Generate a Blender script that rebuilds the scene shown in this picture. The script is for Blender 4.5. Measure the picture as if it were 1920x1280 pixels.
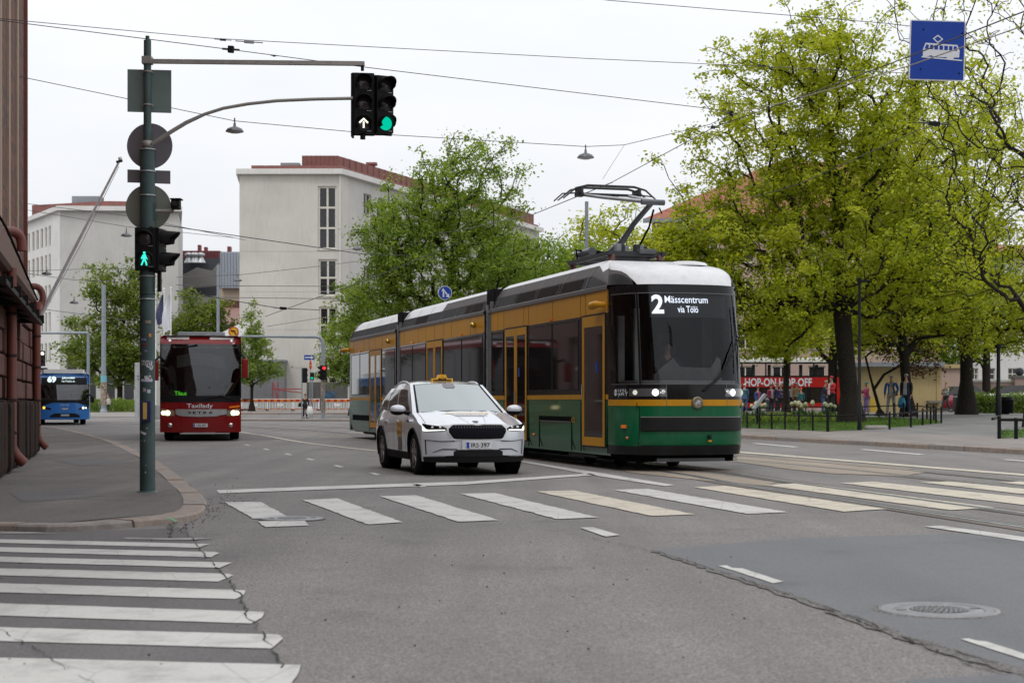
import bpy, bmesh, math, random
import numpy as np
from mathutils import Vector, Matrix, Euler
R = math.radians
for o in list(bpy.data.objects): bpy.data.objects.remove(o)
SC = bpy.context.scene
COL = SC.collection
# ------------------------------------------------------------ camera
EYE = 1.25
cd = bpy.data.cameras.new('camera'); cam = bpy.data.objects.new('camera', cd); COL.objects.link(cam)
cam.location = (0, 0, EYE); cam.rotation_euler = (R(90), 0, 0)
cd.sensor_width = 36; cd.lens = 56.25; cd.shift_y = 0.0583
cd.clip_start = .1; cd.clip_end = 6000
cd.dof.use_dof = True; cd.dof.focus_distance = 27.5; cd.dof.aperture_fstop = 4.0
SC.camera = cam
SC.render.resolution_x = 1024; SC.render.resolution_y = 682
# ------------------------------------------------------------ world: overcast sky
W = bpy.data.worlds.new('World'); SC.world = W; W.use_nodes = True
nt = W.node_tree; nt.nodes.clear()
sky = nt.nodes.new('ShaderNodeTexSky'); sky.sky_type = 'NISHITA'; sky.sun_disc = False
SUN_EL, SUN_ROT = R(55), R(205)
sky.sun_elevation = SUN_EL; sky.sun_rotation = SUN_ROT; sky.dust_density = 4; sky.ozone_density = 1
bgS = nt.nodes.new('ShaderNodeBackground'); bgS.inputs[1].default_value = .05
nt.links.new(sky.outputs[0], bgS.inputs[0])
tc = nt.nodes.new('ShaderNodeTexCoord'); sep = nt.nodes.new('ShaderNodeSeparateXYZ'); nt.links.new(tc.outputs['Generated'], sep.inputs[0])
mp = nt.nodes.new('ShaderNodeMapping'); mp.inputs['Scale'].default_value = (1.2, 1.2, 4.5); nt.links.new(tc.outputs['Generated'], mp.inputs[0])
nz = nt.nodes.new('ShaderNodeTexNoise'); nz.inputs['Scale'].default_value = 2.2; nz.inputs['Detail'].default_value = 5; nt.links.new(mp.outputs[0], nz.inputs[0])
cr = nt.nodes.new('ShaderNodeValToRGB'); cr.color_ramp.elements[0].position = .3; cr.color_ramp.elements[1].position = .75
cr.color_ramp.elements[0].color = (.82, .85, .90, 1); cr.color_ramp.elements[1].color = (.97, .98, 1, 1)
nt.links.new(nz.outputs[0], cr.inputs[0])
mr = nt.nodes.new('ShaderNodeMapRange'); mr.inputs['From Min'].default_value = 0; mr.inputs['From Max'].default_value = .8
mr.inputs['To Min'].default_value = .935; mr.inputs['To Max'].default_value = 1.8; nt.links.new(sep.outputs[2], mr.inputs[0])
bgC = nt.nodes.new('ShaderNodeBackground'); nt.links.new(cr.outputs[0], bgC.inputs[0]); nt.links.new(mr.outputs[0], bgC.inputs[1])
ad = nt.nodes.new('ShaderNodeAddShader'); nt.links.new(bgS.outputs[0], ad.inputs[0]); nt.links.new(bgC.outputs[0], ad.inputs[1])
mx = nt.nodes.new('ShaderNodeMixShader'); mx.inputs[0].default_value = .93
nt.links.new(bgS.outputs[0], mx.inputs[1]); nt.links.new(bgC.outputs[0], mx.inputs[2])
wo = nt.nodes.new('ShaderNodeOutputWorld'); nt.links.new(mx.outputs[0], wo.inputs[0])
# ------------------------------------------------------------ soft sun behind cloud
sl = bpy.data.lights.new('sun', 'SUN'); sl.energy = .7; sl.angle = R(14); sl.color = (1, .97, .92)
so = bpy.data.objects.new('sun', sl); COL.objects.link(so); so.rotation_euler = (R(35), 0, R(-25)); so.location = (0, 0, 50)
SC.view_settings.view_transform = 'Standard'; SC.view_settings.look = 'None'
SC.view_settings.exposure = 0.0; SC.view_settings.gamma = 1
# ------------------------------------------------------------ helpers
F_PX = 3000.0; HZ = 752.0
def wx(px, Y): return (px-960)/F_PX*Y
def wz(py, Y): return EYE+(HZ-py)/F_PX*Y
def G(px, py, z=0.0):
    Y = (EYE-z)*F_PX/(py-HZ); return (wx(px, Y), Y)
def sm(a, b, x):
    t = min(1, max(0, (x-a)/(b-a))); return t*t*(3-2*t)
_M = {}
def new_mat(name):
    m = bpy.data.materials.new(name); m.use_nodes = True; n = m.node_tree; n.nodes.clear()
    out = n.nodes.new('ShaderNodeOutputMaterial'); return m, n, out
def M(name, col=(.5, .5, .5), rough=.5, metal=0, var=.12, scale=6, bump=0, bscale=40, spec=.5, coat=0, dirt=0):
    if name in _M: return _M[name]
    m, n, out = new_mat(name); L = n.links
    b = n.nodes.new('ShaderNodeBsdfPrincipled'); L.new(b.outputs[0], out.inputs[0])
    t = n.nodes.new('ShaderNodeTexCoord')
    no = n.nodes.new('ShaderNodeTexNoise'); no.inputs['Scale'].default_value = scale; no.inputs['Detail'].default_value = 6; L.new(t.outputs['Object'], no.inputs[0])
    r = n.nodes.new('ShaderNodeValToRGB'); L.new(no.outputs[0], r.inputs[0])
    r.color_ramp.elements[0].position = .3; r.color_ramp.elements[1].position = .7
    r.color_ramp.elements[0].color = tuple(c*(1-var) for c in col)+(1,); r.color_ramp.elements[1].color = tuple(min(1, c*(1+var)) for c in col)+(1,)
    src = r.outputs[0]
    if dirt:
        mp = n.nodes.new('ShaderNodeMapping'); mp.inputs['Scale'].default_value = (7, 7, .7); L.new(t.outputs['Object'], mp.inputs[0])
        n2 = n.nodes.new('ShaderNodeTexNoise'); n2.inputs['Scale'].default_value = 1.5; n2.inputs['Detail'].default_value = 8; L.new(mp.outputs[0], n2.inputs[0])
        r2 = n.nodes.new('ShaderNodeMapRange'); r2.inputs['From Min'].default_value = .48; r2.inputs['From Max'].default_value = .75; r2.inputs['To Max'].default_value = dirt; L.new(n2.outputs[0], r2.inputs[0])
        mi = n.nodes.new('ShaderNodeMixRGB'); mi.inputs[2].default_value = (.12, .1, .085, 1); L.new(r2.outputs[0], mi.inputs[0]); L.new(src, mi.inputs[1]); src = mi.outputs[0]
    L.new(src, b.inputs['Base Color'])
    rr = n.nodes.new('ShaderNodeMapRange'); rr.inputs['To Min'].default_value = max(0.02, rough*.8); rr.inputs['To Max'].default_value = min(1, rough*1.25); L.new(no.outputs[0], rr.inputs[0]); L.new(rr.outputs[0], b.inputs['Roughness'])
    b.inputs['Metallic'].default_value = metal; b.inputs['Specular IOR Level'].default_value = spec; b.inputs['Coat Weight'].default_value = coat; b.inputs['Coat Roughness'].default_value = .04
    if bump:
        nb = n.nodes.new('ShaderNodeTexNoise'); nb.inputs['Scale'].default_value = bscale; nb.inputs['Detail'].default_value = 4; L.new(t.outputs['Object'], nb.inputs[0])
        bp = n.nodes.new('ShaderNodeBump'); bp.inputs['Strength'].default_value = bump; bp.inputs['Distance'].default_value = .02; L.new(nb.outputs[0], bp.inputs['Height']); L.new(bp.outputs[0], b.inputs['Normal'])
    _M[name] = m; return m
def ME(name, col, strength):
    if name in _M: return _M[name]
    m, n, out = new_mat(name); e = n.nodes.new('ShaderNodeEmission'); e.inputs[0].default_value = tuple(col)+(1,); e.inputs[1].default_value = strength
    no = n.nodes.new('ShaderNodeTexNoise'); no.inputs['Scale'].default_value = 30
    mr = n.nodes.new('ShaderNodeMapRange'); mr.inputs['To Min'].default_value = strength*.85; mr.inputs['To Max'].default_value = strength*1.1
    n.links.new(no.outputs[0], mr.inputs[0]); n.links.new(mr.outputs[0], e.inputs[1])
    n.links.new(e.outputs[0], out.inputs[0]); _M[name] = m; return m
def MG(name, tint=(.5, .55, .55), trans=.5, ior=1.7, wav=0.0, rough=.02):
    """see-through tinted glass with a fresnel reflection"""
    if name in _M: return _M[name]
    m, n, out = new_mat(name); L = n.links
    tr = n.nodes.new('ShaderNodeBsdfTransparent'); tr.inputs[0].default_value = tuple(c*trans for c in tint)+(1,)
    gl = n.nodes.new('ShaderNodeBsdfGlossy'); gl.inputs['Roughness'].default_value = rough; gl.inputs[0].default_value = (.95, .97, 1, 1)
    fr = n.nodes.new('ShaderNodeFresnel'); fr.inputs[0].default_value = ior
    no = n.nodes.new('ShaderNodeTexNoise'); no.inputs['Scale'].default_value = 1.3
    t = n.nodes.new('ShaderNodeTexCoord'); L.new(t.outputs['Object'], no.inputs[0])
    bp = n.nodes.new('ShaderNodeBump'); bp.inputs['Strength'].default_value = wav; bp.inputs['Distance'].default_value = .05; L.new(no.outputs[0], bp.inputs['Height'])
    L.new(bp.outputs[0], gl.inputs['Normal'])
    mi = n.nodes.new('ShaderNodeMixShader'); L.new(fr.outputs[0], mi.inputs[0]); L.new(tr.outputs[0], mi.inputs[1]); L.new(gl.outputs[0], mi.inputs[2])
    L.new(mi.outputs[0], out.inputs[0]); _M[name] = m; return m

def bevbox(sx, sy, sz, bev):
    bm = bmesh.new(); bmesh.ops.create_cube(bm, size=1)
    for v in bm.verts: v.co = Vector((v.co.x*sx, v.co.y*sy, v.co.z*sz))
    if bev > 0: bmesh.ops.bevel(bm, geom=bm.edges[:], offset=bev, segments=2, affect='EDGES', profile=.7)
    bm.verts.index_update()
    V = [tuple(v.co) for v in bm.verts]; F = [tuple(v.index for v in f.verts) for f in bm.faces]; bm.free(); return V, F
class MB:
    def __init__(s): s.v = []; s.f = []; s.m = []; s.s = []; s.mats = []
    def mi(s, m):
        if m not in s.mats: s.mats.append(m)
        return s.mats.index(m)
    def add(s, V, F, m, smooth=False, T=None):
        o = len(s.v); k = s.mi(m)
        if T is not None: V = [tuple(T @ Vector(v)) for v in V]
        s.v += [tuple(v) for v in V]; s.f += [tuple(i+o for i in f) for f in F]; s.m += [k]*len(F); s.s += [smooth]*len(F); return s
    def box(s, c, d, m, rz=0, bev=0, rx=0, ry=0):
        V, F = bevbox(d[0], d[1], d[2], bev)
        return s.add(V, F, m, False, Matrix.Translation(c) @ Euler((rx, ry, rz)).to_matrix().to_4x4())
    def tube(s, P, rad, m, n=10, caps=True, smooth=True):
        P = [Vector(p) for p in P]
        if not hasattr(rad, '__len__'): rad = [rad]*len(P)
        V = []; up = None
        for i, p in enumerate(P):
            d = (P[min(i+1, len(P)-1)]-P[max(i-1, 0)]).normalized()
            if up is None: up = Vector((0, 0, 1)) if abs(d.z) < .9 else Vector((0, 1, 0))
            a = d.cross(up).normalized(); b = a.cross(d).normalized(); up = b
            for k in range(n):
                t = 2*math.pi*(k+.5)/n; V.append(p+a*math.cos(t)*rad[i]+b*math.sin(t)*rad[i])
        F = [(i*n+k, i*n+(k+1) % n, (i+1)*n+(k+1) % n, (i+1)*n+k) for i in range(len(P)-1) for k in range(n)]
        s.add(V, F, m, smooth)
        if caps:
            s.add(V[:n], [tuple(range(n))], m); s.add(V[-n:], [tuple(reversed(range(n)))], m)
        return s
    def cyl(s, a, b, r, m, n=16, r2=None, caps=True): return s.tube([a, b], [r, r if r2 is None else r2], m, n, caps)
    def sphere(s, c, r, m, n=12, k=8, sc=(1, 1, 1)):
        V = []; F = []
        for i in range(k+1):
            a = math.pi*i/k
            for j in range(n):
                b = 2*math.pi*j/n; V.append((c[0]+r*sc[0]*math.sin(a)*math.cos(b), c[1]+r*sc[1]*math.sin(a)*math.sin(b), c[2]+r*sc[2]*math.cos(a)))
        for i in range(k):
            for j in range(n):
                q = (i*n+j, (i+1)*n+j, (i+1)*n+(j+1) % n, i*n+(j+1) % n)
                F.append(q)
        return s.add(V, F, m, True)
    def lathe(s, c, axis, prof, m, n=24, smooth=True):
        """prof: (along axis, radius) ; axis 'x','y','z'"""
        V = []
        for (h, r) in prof:
            for k in range(n):
                t = 2*math.pi*k/n; a, b = r*math.cos(t), r*math.sin(t)
                V.append({'x': (c[0]+h, c[1]+a, c[2]+b), 'y': (c[0]+a, c[1]+h, c[2]+b), 'z': (c[0]+a, c[1]+b, c[2]+h)}[axis])
        F = [(i*n+k, i*n+(k+1) % n, (i+1)*n+(k+1) % n, (i+1)*n+k) for i in range(len(prof)-1) for k in range(n)]
        return s.add(V, F, m, smooth)
    def prism(s, poly, z0, z1, m, T=None):
        n = len(poly); V = [(x, y, z0) for x, y in poly]+[(x, y, z1) for x, y in poly]
        F = [tuple(reversed(range(n))), tuple(range(n, 2*n))]+[(i, (i+1) % n, n+(i+1) % n, n+i) for i in range(n)]
        return s.add(V, F, m, False, T)
    def plate(s, poly, y0, y1, m, T=None):
        """poly in x,z ; thickness along y"""
        n = len(poly); V = [(x, y0, z) for x, z in poly]+[(x, y1, z) for x, z in poly]
        F = [tuple(range(n)), tuple(reversed(range(n, 2*n)))]+[(i, n+i, n+(i+1) % n, (i+1) % n) for i in range(n)]
        return s.add(V, F, m, False, T)
    def patch(s, fn, us, vs, m, smooth=True):
        V = [fn(u, v) for v in vs for u in us]; n = len(us)
        F = [(j*n+i, j*n+i+1, (j+1)*n+i+1, (j+1)*n+i) for j in range(len(vs)-1) for i in range(n-1)]
        mats = m if callable(m) else None
        if mats:
            for (j, i), f in zip([(j, i) for j in range(len(vs)-1) for i in range(n-1)], F):
                pass
            o = len(s.v); mp_ = {}
            for j in range(len(vs)-1):
                for i in range(n-1):
                    mm = m((us[i]+us[i+1])/2, (vs[j]+vs[j+1])/2)
                    if mm is None: continue
                    fc = []
                    for q in (j*n+i, j*n+i+1, (j+1)*n+i+1, (j+1)*n+i):
                        if q not in mp_: mp_[q] = len(s.v); s.v.append(tuple(V[q]))
                        fc.append(mp_[q])
                    s.f.append(tuple(fc)); s.m.append(s.mi(mm)); s.s.append(smooth)
            return s
        return s.add(V, F, m, smooth)
    def cols(s, Fn, cols, off, m, nx=4, nz=3, smooth=True):
        """overlay on a surface Fn(a, z, off): cols = [(a, z0, z1), ...]"""
        cs = []
        for (a, b) in zip(cols[:-1], cols[1:]):
            for i in range(nx): t = i/nx; cs.append([a[k]*(1-t)+b[k]*t for k in range(3)])
        cs.append(cols[-1])
        V = []; n = nz+1
        for c in cs:
            for j in range(n): V.append(Fn(c[0], c[1]+(c[2]-c[1])*j/nz, off))
        F = [(i*n+j, (i+1)*n+j, (i+1)*n+j+1, i*n+j+1) for i in range(len(cs)-1) for j in range(nz)]
        return s.add(V, F, m, smooth)
    def text(s, txt, T, m, w=None, h=None, bold=0.0, fn=None, ext=.002):
        V, F = text_mesh(txt, bold)
        xs = [v[0] for v in V]; ys = [v[1] for v in V]; x0, x1, y0, y1 = min(xs), max(xs), min(ys), max(ys)
        sh = (h/(y1-y0)) if h else w/(x1-x0); sw = (w/(x1-x0)) if w else sh
        V = [((v[0]-(x0+x1)/2)*sw, (v[1]-(y0+y1)/2)*sh) for v in V]
        V3 = [fn(a, b) for a, b in V] if fn else [tuple(T @ Vector((a, 0, b))) for a, b in V]
        return s.add(V3, F, m)
    def build(s, name, parent=None, loc=None, rz=0, label=None, cat=None, group=None, kind=None, tri=False):
        me = bpy.data.meshes.new(name); me.from_pydata([tuple(v) for v in s.v], [], s.f)
        for m in s.mats: me.materials.append(m)
        me.polygons.foreach_set('material_index', s.m); me.polygons.foreach_set('use_smooth', s.s)
        me.validate(); me.update()
        o = bpy.data.objects.new(name, me); COL.objects.link(o)
        if parent is not None: o.parent = parent
        if loc is not None: o.location = loc
        o.rotation_euler.z = rz
        tag(o, label, cat, group, kind); return o
_txt = {}
def text_mesh(txt, bold=0.0):
    k = (txt, bold)
    if k in _txt: return _txt[k]
    c = bpy.data.curves.new('lettering', 'FONT'); c.body = txt; c.offset = bold; c.resolution_u = 3
    o = bpy.data.objects.new('lettering', c); COL.objects.link(o)
    dg = bpy.context.evaluated_depsgraph_get(); me = bpy.data.meshes.new_from_object(o.evaluated_get(dg))
    V = [(v.co.x, v.co.y) for v in me.vertices]; F = [tuple(p.vertices) for p in me.polygons]
    bpy.data.objects.remove(o); bpy.data.curves.remove(c); bpy.data.meshes.remove(me)
    _txt[k] = (V, F); return V, F
def tag(o, label=None, cat=None, group=None, kind=None):
    if label: o['label'] = label
    if cat: o['category'] = cat
    if group: o['group'] = group
    if kind: o['kind'] = kind
    return o
def thing(name, label, cat, loc=(0, 0, 0), rz=0, group=None):
    o = bpy.data.objects.new(name, None); COL.objects.link(o); o.location = loc; o.rotation_euler.z = rz; o.empty_display_size = .2
    return tag(o, label, cat, group)
def copy_tree(o, parent=None):
    c = o.copy(); COL.objects.link(c)
    if parent is not None: c.parent = parent
    for ch in [x for x in bpy.data.objects if x.parent == o]: copy_tree(ch, c)
    return c
def lerp(a, b, t): return a+(b-a)*t
def lin(a, b, n): return [a+(b-a)*i/(n-1) for i in range(n)]
def interp(x, pts):
    if x <= pts[0][0]: return pts[0][1]
    for (a, b) in zip(pts[:-1], pts[1:]):
        if x <= b[0]: return lerp(a[1], b[1], (x-a[0])/(b[0]-a[0]))
    return pts[-1][1]
def fast(name, V, F, mats, parent=None, midx=None, smooth=False, label=None, cat=None, group=None, kind=None, loc=None):
    V = np.asarray(V, dtype=np.float32); F = np.asarray(F, dtype=np.int32); k = F.shape[1]
    me = bpy.data.meshes.new(name); me.vertices.add(len(V)); me.vertices.foreach_set('co', V.ravel())
    me.loops.add(F.size); me.loops.foreach_set('vertex_index', F.ravel()); me.polygons.add(len(F))
    me.polygons.foreach_set('loop_start', np.arange(0, F.size, k, dtype=np.int32))
    for m in mats: me.materials.append(m)
    if midx is not None: me.polygons.foreach_set('material_index', np.asarray(midx, dtype=np.int32))
    me.polygons.foreach_set('use_smooth', np.full(len(F), smooth))
    me.update(calc_edges=True)
    o = bpy.data.objects.new(name, me); COL.objects.link(o)
    if parent is not None: o.parent = parent
    if loc is not None: o.location = loc
    return tag(o, label, cat, group, kind)
# common materials
m_black = M('black_plastic', (.012, .012, .013), .45, spec=.15)
m_rubber = M('rubber', (.014, .014, .015), .85, bump=.2, spec=.12)
m_steel = M('galvanised_steel', (.42, .43, .44), .42, .6)
m_greysteel = M('grey_painted_steel', (.22, .24, .26), .5, .1)
m_white = M('white_paint', (.78, .78, .76), .45, var=.05)
m_chrome = M('chrome', (.6, .6, .6), .12, 1)
m_dark = M('dark_void', (.005, .005, .006), .9, spec=.03)
# ============================================================ GROUND
def kerb_x(y): return 7.7-(y-53.6)*.267
def park_z(x, y):
    d = (x-kerb_x(y))*.966
    return .12+min(max(d, 0), 3)*.05+max(0, min(d-3, 11))*.035
def far_z(x, y): return .35*sm(104, 122, y)
def mk_ground(name, base, p1=.05, var=.18, kind='asphalt', spk=.5, scale=(1, 1), rough=.82, tint=None):
    m, n, out = new_mat(name); L = n.links
    b = n.nodes.new('ShaderNodeBsdfPrincipled'); L.new(b.outputs[0], out.inputs[0]); b.inputs['Roughness'].default_value = rough; b.inputs['Specular IOR Level'].default_value = .5
    t = n.nodes.new('ShaderNodeTexCoord')
    big = n.nodes.new('ShaderNodeTexNoise'); big.inputs['Scale'].default_value = .35; big.inputs['Detail'].default_value = 7; big.inputs['Roughness'].default_value = .62; L.new(t.outputs['Object'], big.inputs[0])
    # streaks along the driving direction
    mp = n.nodes.new('ShaderNodeMapping'); mp.inputs['Rotation'].default_value = (0, 0, R(-15)); mp.inputs['Scale'].default_value = (1.1, .05, 1); L.new(t.outputs['Object'], mp.inputs[0])
    st = n.nodes.new('ShaderNodeTexNoise'); st.inputs['Scale'].default_value = 1.6; st.inputs['Detail'].default_value = 4; L.new(mp.outputs[0], st.inputs[0])
    mx = n.nodes.new('ShaderNodeMath'); mx.operation = 'ADD'; L.new(big.outputs[0], mx.inputs[0]); L.new(st.outputs[0], mx.inputs[1])
    r = n.nodes.new('ShaderNodeMapRange'); r.inputs['From Min'].default_value = .7; r.inputs['From Max'].default_value = 1.3; r.inputs['To Min'].default_value = 1-var; r.inputs['To Max'].default_value = 1+var; L.new(mx.outputs[0], r.inputs[0])
    # aggregate
    vo = n.nodes.new('ShaderNodeTexVoronoi'); vo.inputs['Scale'].default_value = 105; L.new(t.outputs['Object'], vo.inputs[0])
    sp = n.nodes.new('ShaderNodeSeparateColor'); L.new(vo.outputs['Color'], sp.inputs[0])
    r2 = n.nodes.new('ShaderNodeMapRange'); r2.inputs['To Min'].default_value = 1-spk; r2.inputs['To Max'].default_value = 1+spk; L.new(sp.outputs[0], r2.inputs[0])
    fine = n.nodes.new('ShaderNodeTexNoise'); fine.inputs['Scale'].default_value = 28; fine.inputs['Detail'].default_value = 3; L.new(t.outputs['Object'], fine.inputs[0])
    r3 = n.nodes.new('ShaderNodeMapRange'); r3.inputs['From Min'].default_value = .3; r3.inputs['From Max'].default_value = .7; r3.inputs['To Min'].default_value = 1-spk*.18; r3.inputs['To Max'].default_value = 1+spk*.18; L.new(fine.outputs[0], r3.inputs[0])
    a = n.nodes.new('ShaderNodeMath'); a.operation = 'MULTIPLY'; L.new(r.outputs[0], a.inputs[0]); L.new(r2.outputs[0], a.inputs[1])
    a2 = n.nodes.new('ShaderNodeMath'); a2.operation = 'MULTIPLY'; L.new(a.outputs[0], a2.inputs[0]); L.new(r3.outputs[0], a2.inputs[1])
    bl = n.nodes.new('ShaderNodeTexNoise'); bl.inputs['Scale'].default_value = 1.3; bl.inputs['Detail'].default_value = 5; L.new(t.outputs['Object'], bl.inputs[0])
    r4 = n.nodes.new('ShaderNodeMapRange'); r4.inputs['From Min'].default_value = .58; r4.inputs['From Max'].default_value = .72; r4.inputs['To Min'].default_value = 1; r4.inputs['To Max'].default_value = .8; L.new(bl.outputs[0], r4.inputs[0])
    a3 = n.nodes.new('ShaderNodeMath'); a3.operation = 'MULTIPLY'; L.new(a2.outputs[0], a3.inputs[0]); L.new(r4.outputs[0], a3.inputs[1]); a2 = a3
    hs = n.nodes.new('ShaderNodeMixRGB'); hs.inputs[1].default_value = tuple(base)+(1,); hs.inputs[2].default_value = tuple(tint or base)+(1,); L.new(sp.outputs[1], hs.inputs[0])
    vm = n.nodes.new('ShaderNodeVectorMath'); vm.operation = 'SCALE'; L.new(hs.outputs[0], vm.inputs[0]); L.new(a2.outputs[0], vm.inputs['Scale'])
    L.new(vm.outputs[0], b.inputs['Base Color'])
    bp = n.nodes.new('ShaderNodeBump'); bp.inputs['Strength'].default_value = .35; bp.inputs['Distance'].default_value = .006; L.new(vo.outputs['Distance'], bp.inputs['Height']); L.new(bp.outputs[0], b.inputs['Normal'])
    _M[name] = m; return m
m_asph = mk_ground('asphalt', (.166, .157, .151), spk=.5, tint=(.160, .142, .134), var=.2)
m_asph_new = mk_ground('asphalt_patch', (.118, .121, .127), spk=.2, tint=(.115, .115, .118), var=.12, rough=.7)
m_asph_cross = mk_ground('asphalt_side_street', (.105, .1, .1), spk=.3, tint=(.11, .1, .098), var=.15)
m_side = mk_ground('pavement_asphalt', (.112, .101, .094), spk=.4, tint=(.12, .1, .09), var=.28)
m_bed = mk_ground('track_bed_concrete', (.235, .19, .15), spk=.3, tint=(.22, .18, .15), var=.25)
m_plaza = mk_ground('plaza_paving', (.24, .215, .195), spk=.2, var=.2)
m_soil = M('soil', (.06, .045, .032), .95, bump=.6)
def mk_mark(name, col, wear=.5):
    m, n, out = new_mat(name); L = n.links
    b = n.nodes.new('ShaderNodeBsdfPrincipled'); L.new(b.outputs[0], out.inputs[0]); b.inputs['Roughness'].default_value = .6
    t = n.nodes.new('ShaderNodeTexCoord')
    no = n.nodes.new('ShaderNodeTexNoise'); no.inputs['Scale'].default_value = 2.2; no.inputs['Detail'].default_value = 9; no.inputs['Roughness'].default_value = .7; L.new(t.outputs['Object'], no.inputs[0])
    r = n.nodes.new('ShaderNodeValToRGB'); L.new(no.outputs[0], r.inputs[0]); e = r.color_ramp.elements
    e[0].position = .33; e[0].color = tuple(c*(1-wear*.7) for c in col)+(1,); e[1].position = .5; e[1].color = tuple(col)+(1,)
    # hairline cracks
    mp = n.nodes.new('ShaderNodeMapping'); mp.inputs['Rotation'].default_value = (0, 0, R(35)); mp.inputs['Scale'].default_value = (1, .35, 1); L.new(t.outputs['Object'], mp.inputs[0])
    vo = n.nodes.new('ShaderNodeTexVoronoi'); vo.feature = 'DISTANCE_TO_EDGE'; vo.inputs['Scale'].default_value = 1.7; L.new(mp.outputs[0], vo.inputs[0])
    mr = n.nodes.new('ShaderNodeMapRange'); mr.inputs['From Max'].default_value = .012; mr.inputs['To Min'].default_value = .75; mr.inputs['To Max'].default_value = 1; L.new(vo.outputs['Distance'], mr.inputs[0])
    f2 = n.nodes.new('ShaderNodeTexNoise'); f2.inputs['Scale'].default_value = 60; L.new(t.outputs['Object'], f2.inputs[0])
    m2 = n.nodes.new('ShaderNodeMapRange'); m2.inputs['From Min'].default_value = .3; m2.inputs['From Max'].default_value = .7; m2.inputs['To Min'].default_value = .9; m2.inputs['To Max'].default_value = 1.06; L.new(f2.outputs[0], m2.inputs[0])
    mu = n.nodes.new('ShaderNodeMath'); mu.operation = 'MULTIPLY'; L.new(mr.outputs[0], mu.inputs[0]); L.new(m2.outputs[0], mu.inputs[1])
    vm = n.nodes.new('ShaderNodeVectorMath'); vm.operation = 'SCALE'; L.new(r.outputs[0], vm.inputs[0]); L.new(mu.outputs[0], vm.inputs['Scale']); L.new(vm.outputs[0], b.inputs['Base Color'])
    _M[name] = m; return m
m_mark = mk_mark('marking_white', (.50, .485, .455)); m_mark2 = mk_mark('marking_cream', (.52, .465, .37), .6); m_worn = mk_mark('marking_worn', (.3, .285, .27), .8)
rnd = random.Random(5)
# road sheet (one sheet to the horizon, rising slightly beyond the junction)
b = MB(); xs = [-2500, -600, -200, -80]+[-60+4*i for i in range(31)]+[80, 200, 600, 2500]; ys = [-60, -10, 0]+[5*i for i in range(1, 30)]+[160, 200, 300, 600, 1500, 4000]
b.patch(lambda x, y: (x, y, far_z(x, y)), xs, ys, m_asph); b.build('road', kind='structure')
def flat(name, polys, m, z=.004, kind='structure', jit=0, gz=None):
    b = MB()
    for P in polys:
        Q = []
        for i, p in enumerate(P):
            q = P[(i+1) % len(P)]; Ln = math.hypot(q[0]-p[0], q[1]-p[1]); k = max(1, int(Ln/.12)) if jit else 1
            for j in range(min(k, 60)):
                t = j/min(k, 60); Q.append((lerp(p[0], q[0], t)+(rnd.uniform(-jit, jit) if jit else 0), lerp(p[1], q[1], t)+(rnd.uniform(-jit, jit) if jit else 0)))
        b.add([(x, y, z+(gz(x, y) if gz else 0)) for x, y in Q], [tuple(range(len(Q)))], m)
    return b.build(name, kind=kind)
def GP(L, z=0.0): return [G(x, y, z) for x, y in L]
# patches of newer asphalt
flat('road_patch', [GP([(1225, 1033), (1330, 1022), (1500, 1009), (1760, 1001), (2150, 1002), (2600, 1500), (1990, 1285), (1850, 1237), (1700, 1196), (1600, 1156), (1450, 1106), (1300, 1056)])], m_asph_new, .004, jit=.008)
flat('road_patch', [GP([(1700, 1275), (1920, 1262), (2100, 1262), (2300, 1420), (1750, 1420)])], m_asph_new, .004)
flat('side_street', [GP([(-300, 990), (120, 997), (345, 990), (352, 1003), (362, 1020), (384, 1045), (404, 1063), (430, 1086), (450, 1120), (468, 1160), (498, 1197), (520, 1230), (530, 1262), (545, 1330), (-500, 1330)])], m_asph_cross, .004, jit=.01)
# cracks
def crack(px, w=.02, amp=.03, sd=1):
    r2 = random.Random(sd); P = GP(px); pts = []
    for a, c in zip(P[:-1], P[1:]):
        Ln = math.hypot(c[0]-a[0], c[1]-a[1]); k = max(2, int(Ln/.09))
        for j in range(k): t = j/k; pts.append((lerp(a[0], c[0], t)+r2.uniform(-amp, amp), lerp(a[1], c[1], t)+r2.uniform(-amp, amp)))
    out = []
    for i in range(len(pts)-1):
        if r2.random() < .12: continue
        a, c = pts[i], pts[i+1]; ww = w*r2.uniform(.3, 1.3); dx, dy = c[0]-a[0], c[1]-a[1]; l = math.hypot(dx, dy) or 1; nx, ny = -dy/l*ww/2, dx/l*ww/2
        out.append([(a[0]-nx, a[1]-ny), (c[0]-nx, c[1]-ny), (c[0]+nx, c[1]+ny), (a[0]+nx, a[1]+ny)])
    return out
m_crack = M('crack', (.025, .023, .02), .95)
m_gravel = mk_ground('rough_edge_asphalt', (.125, .115, .107), spk=.8, var=.3)
flat('road_crack', crack([(1225, 1033), (1300, 1056), (1450, 1107), (1600, 1158), (1700, 1198), (1850, 1240), (1990, 1290)], .009, .018, 1)+crack([(1540, 1140), (1640, 1180), (1760, 1225), (1900, 1275)], .014, .04, 3)
     + crack([(345, 985), (355, 1005), (384, 1045), (404, 1063), (430, 1086), (450, 1120), (468, 1160), (498, 1197), (520, 1230), (530, 1262)], .011, .018, 2)
     + crack([(0, 1180), (200, 1300)], .006, .02, 7)+crack([(310, 1000), (330, 975), (318, 1010)], .012, .02, 8)+crack([(1060, 1000), (1225, 1033)], .008, .03, 9)+crack([(600, 1030), (750, 1080)], .004, .03, 12), m_crack, .0125)
flat('road_edge_gravel', [GP([(1225, 1031), (1450, 1102), (1700, 1190), (1990, 1278), (1990, 1292), (1700, 1203), (1450, 1111), (1225, 1035)])], m_gravel, .0065, jit=.025)
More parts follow.
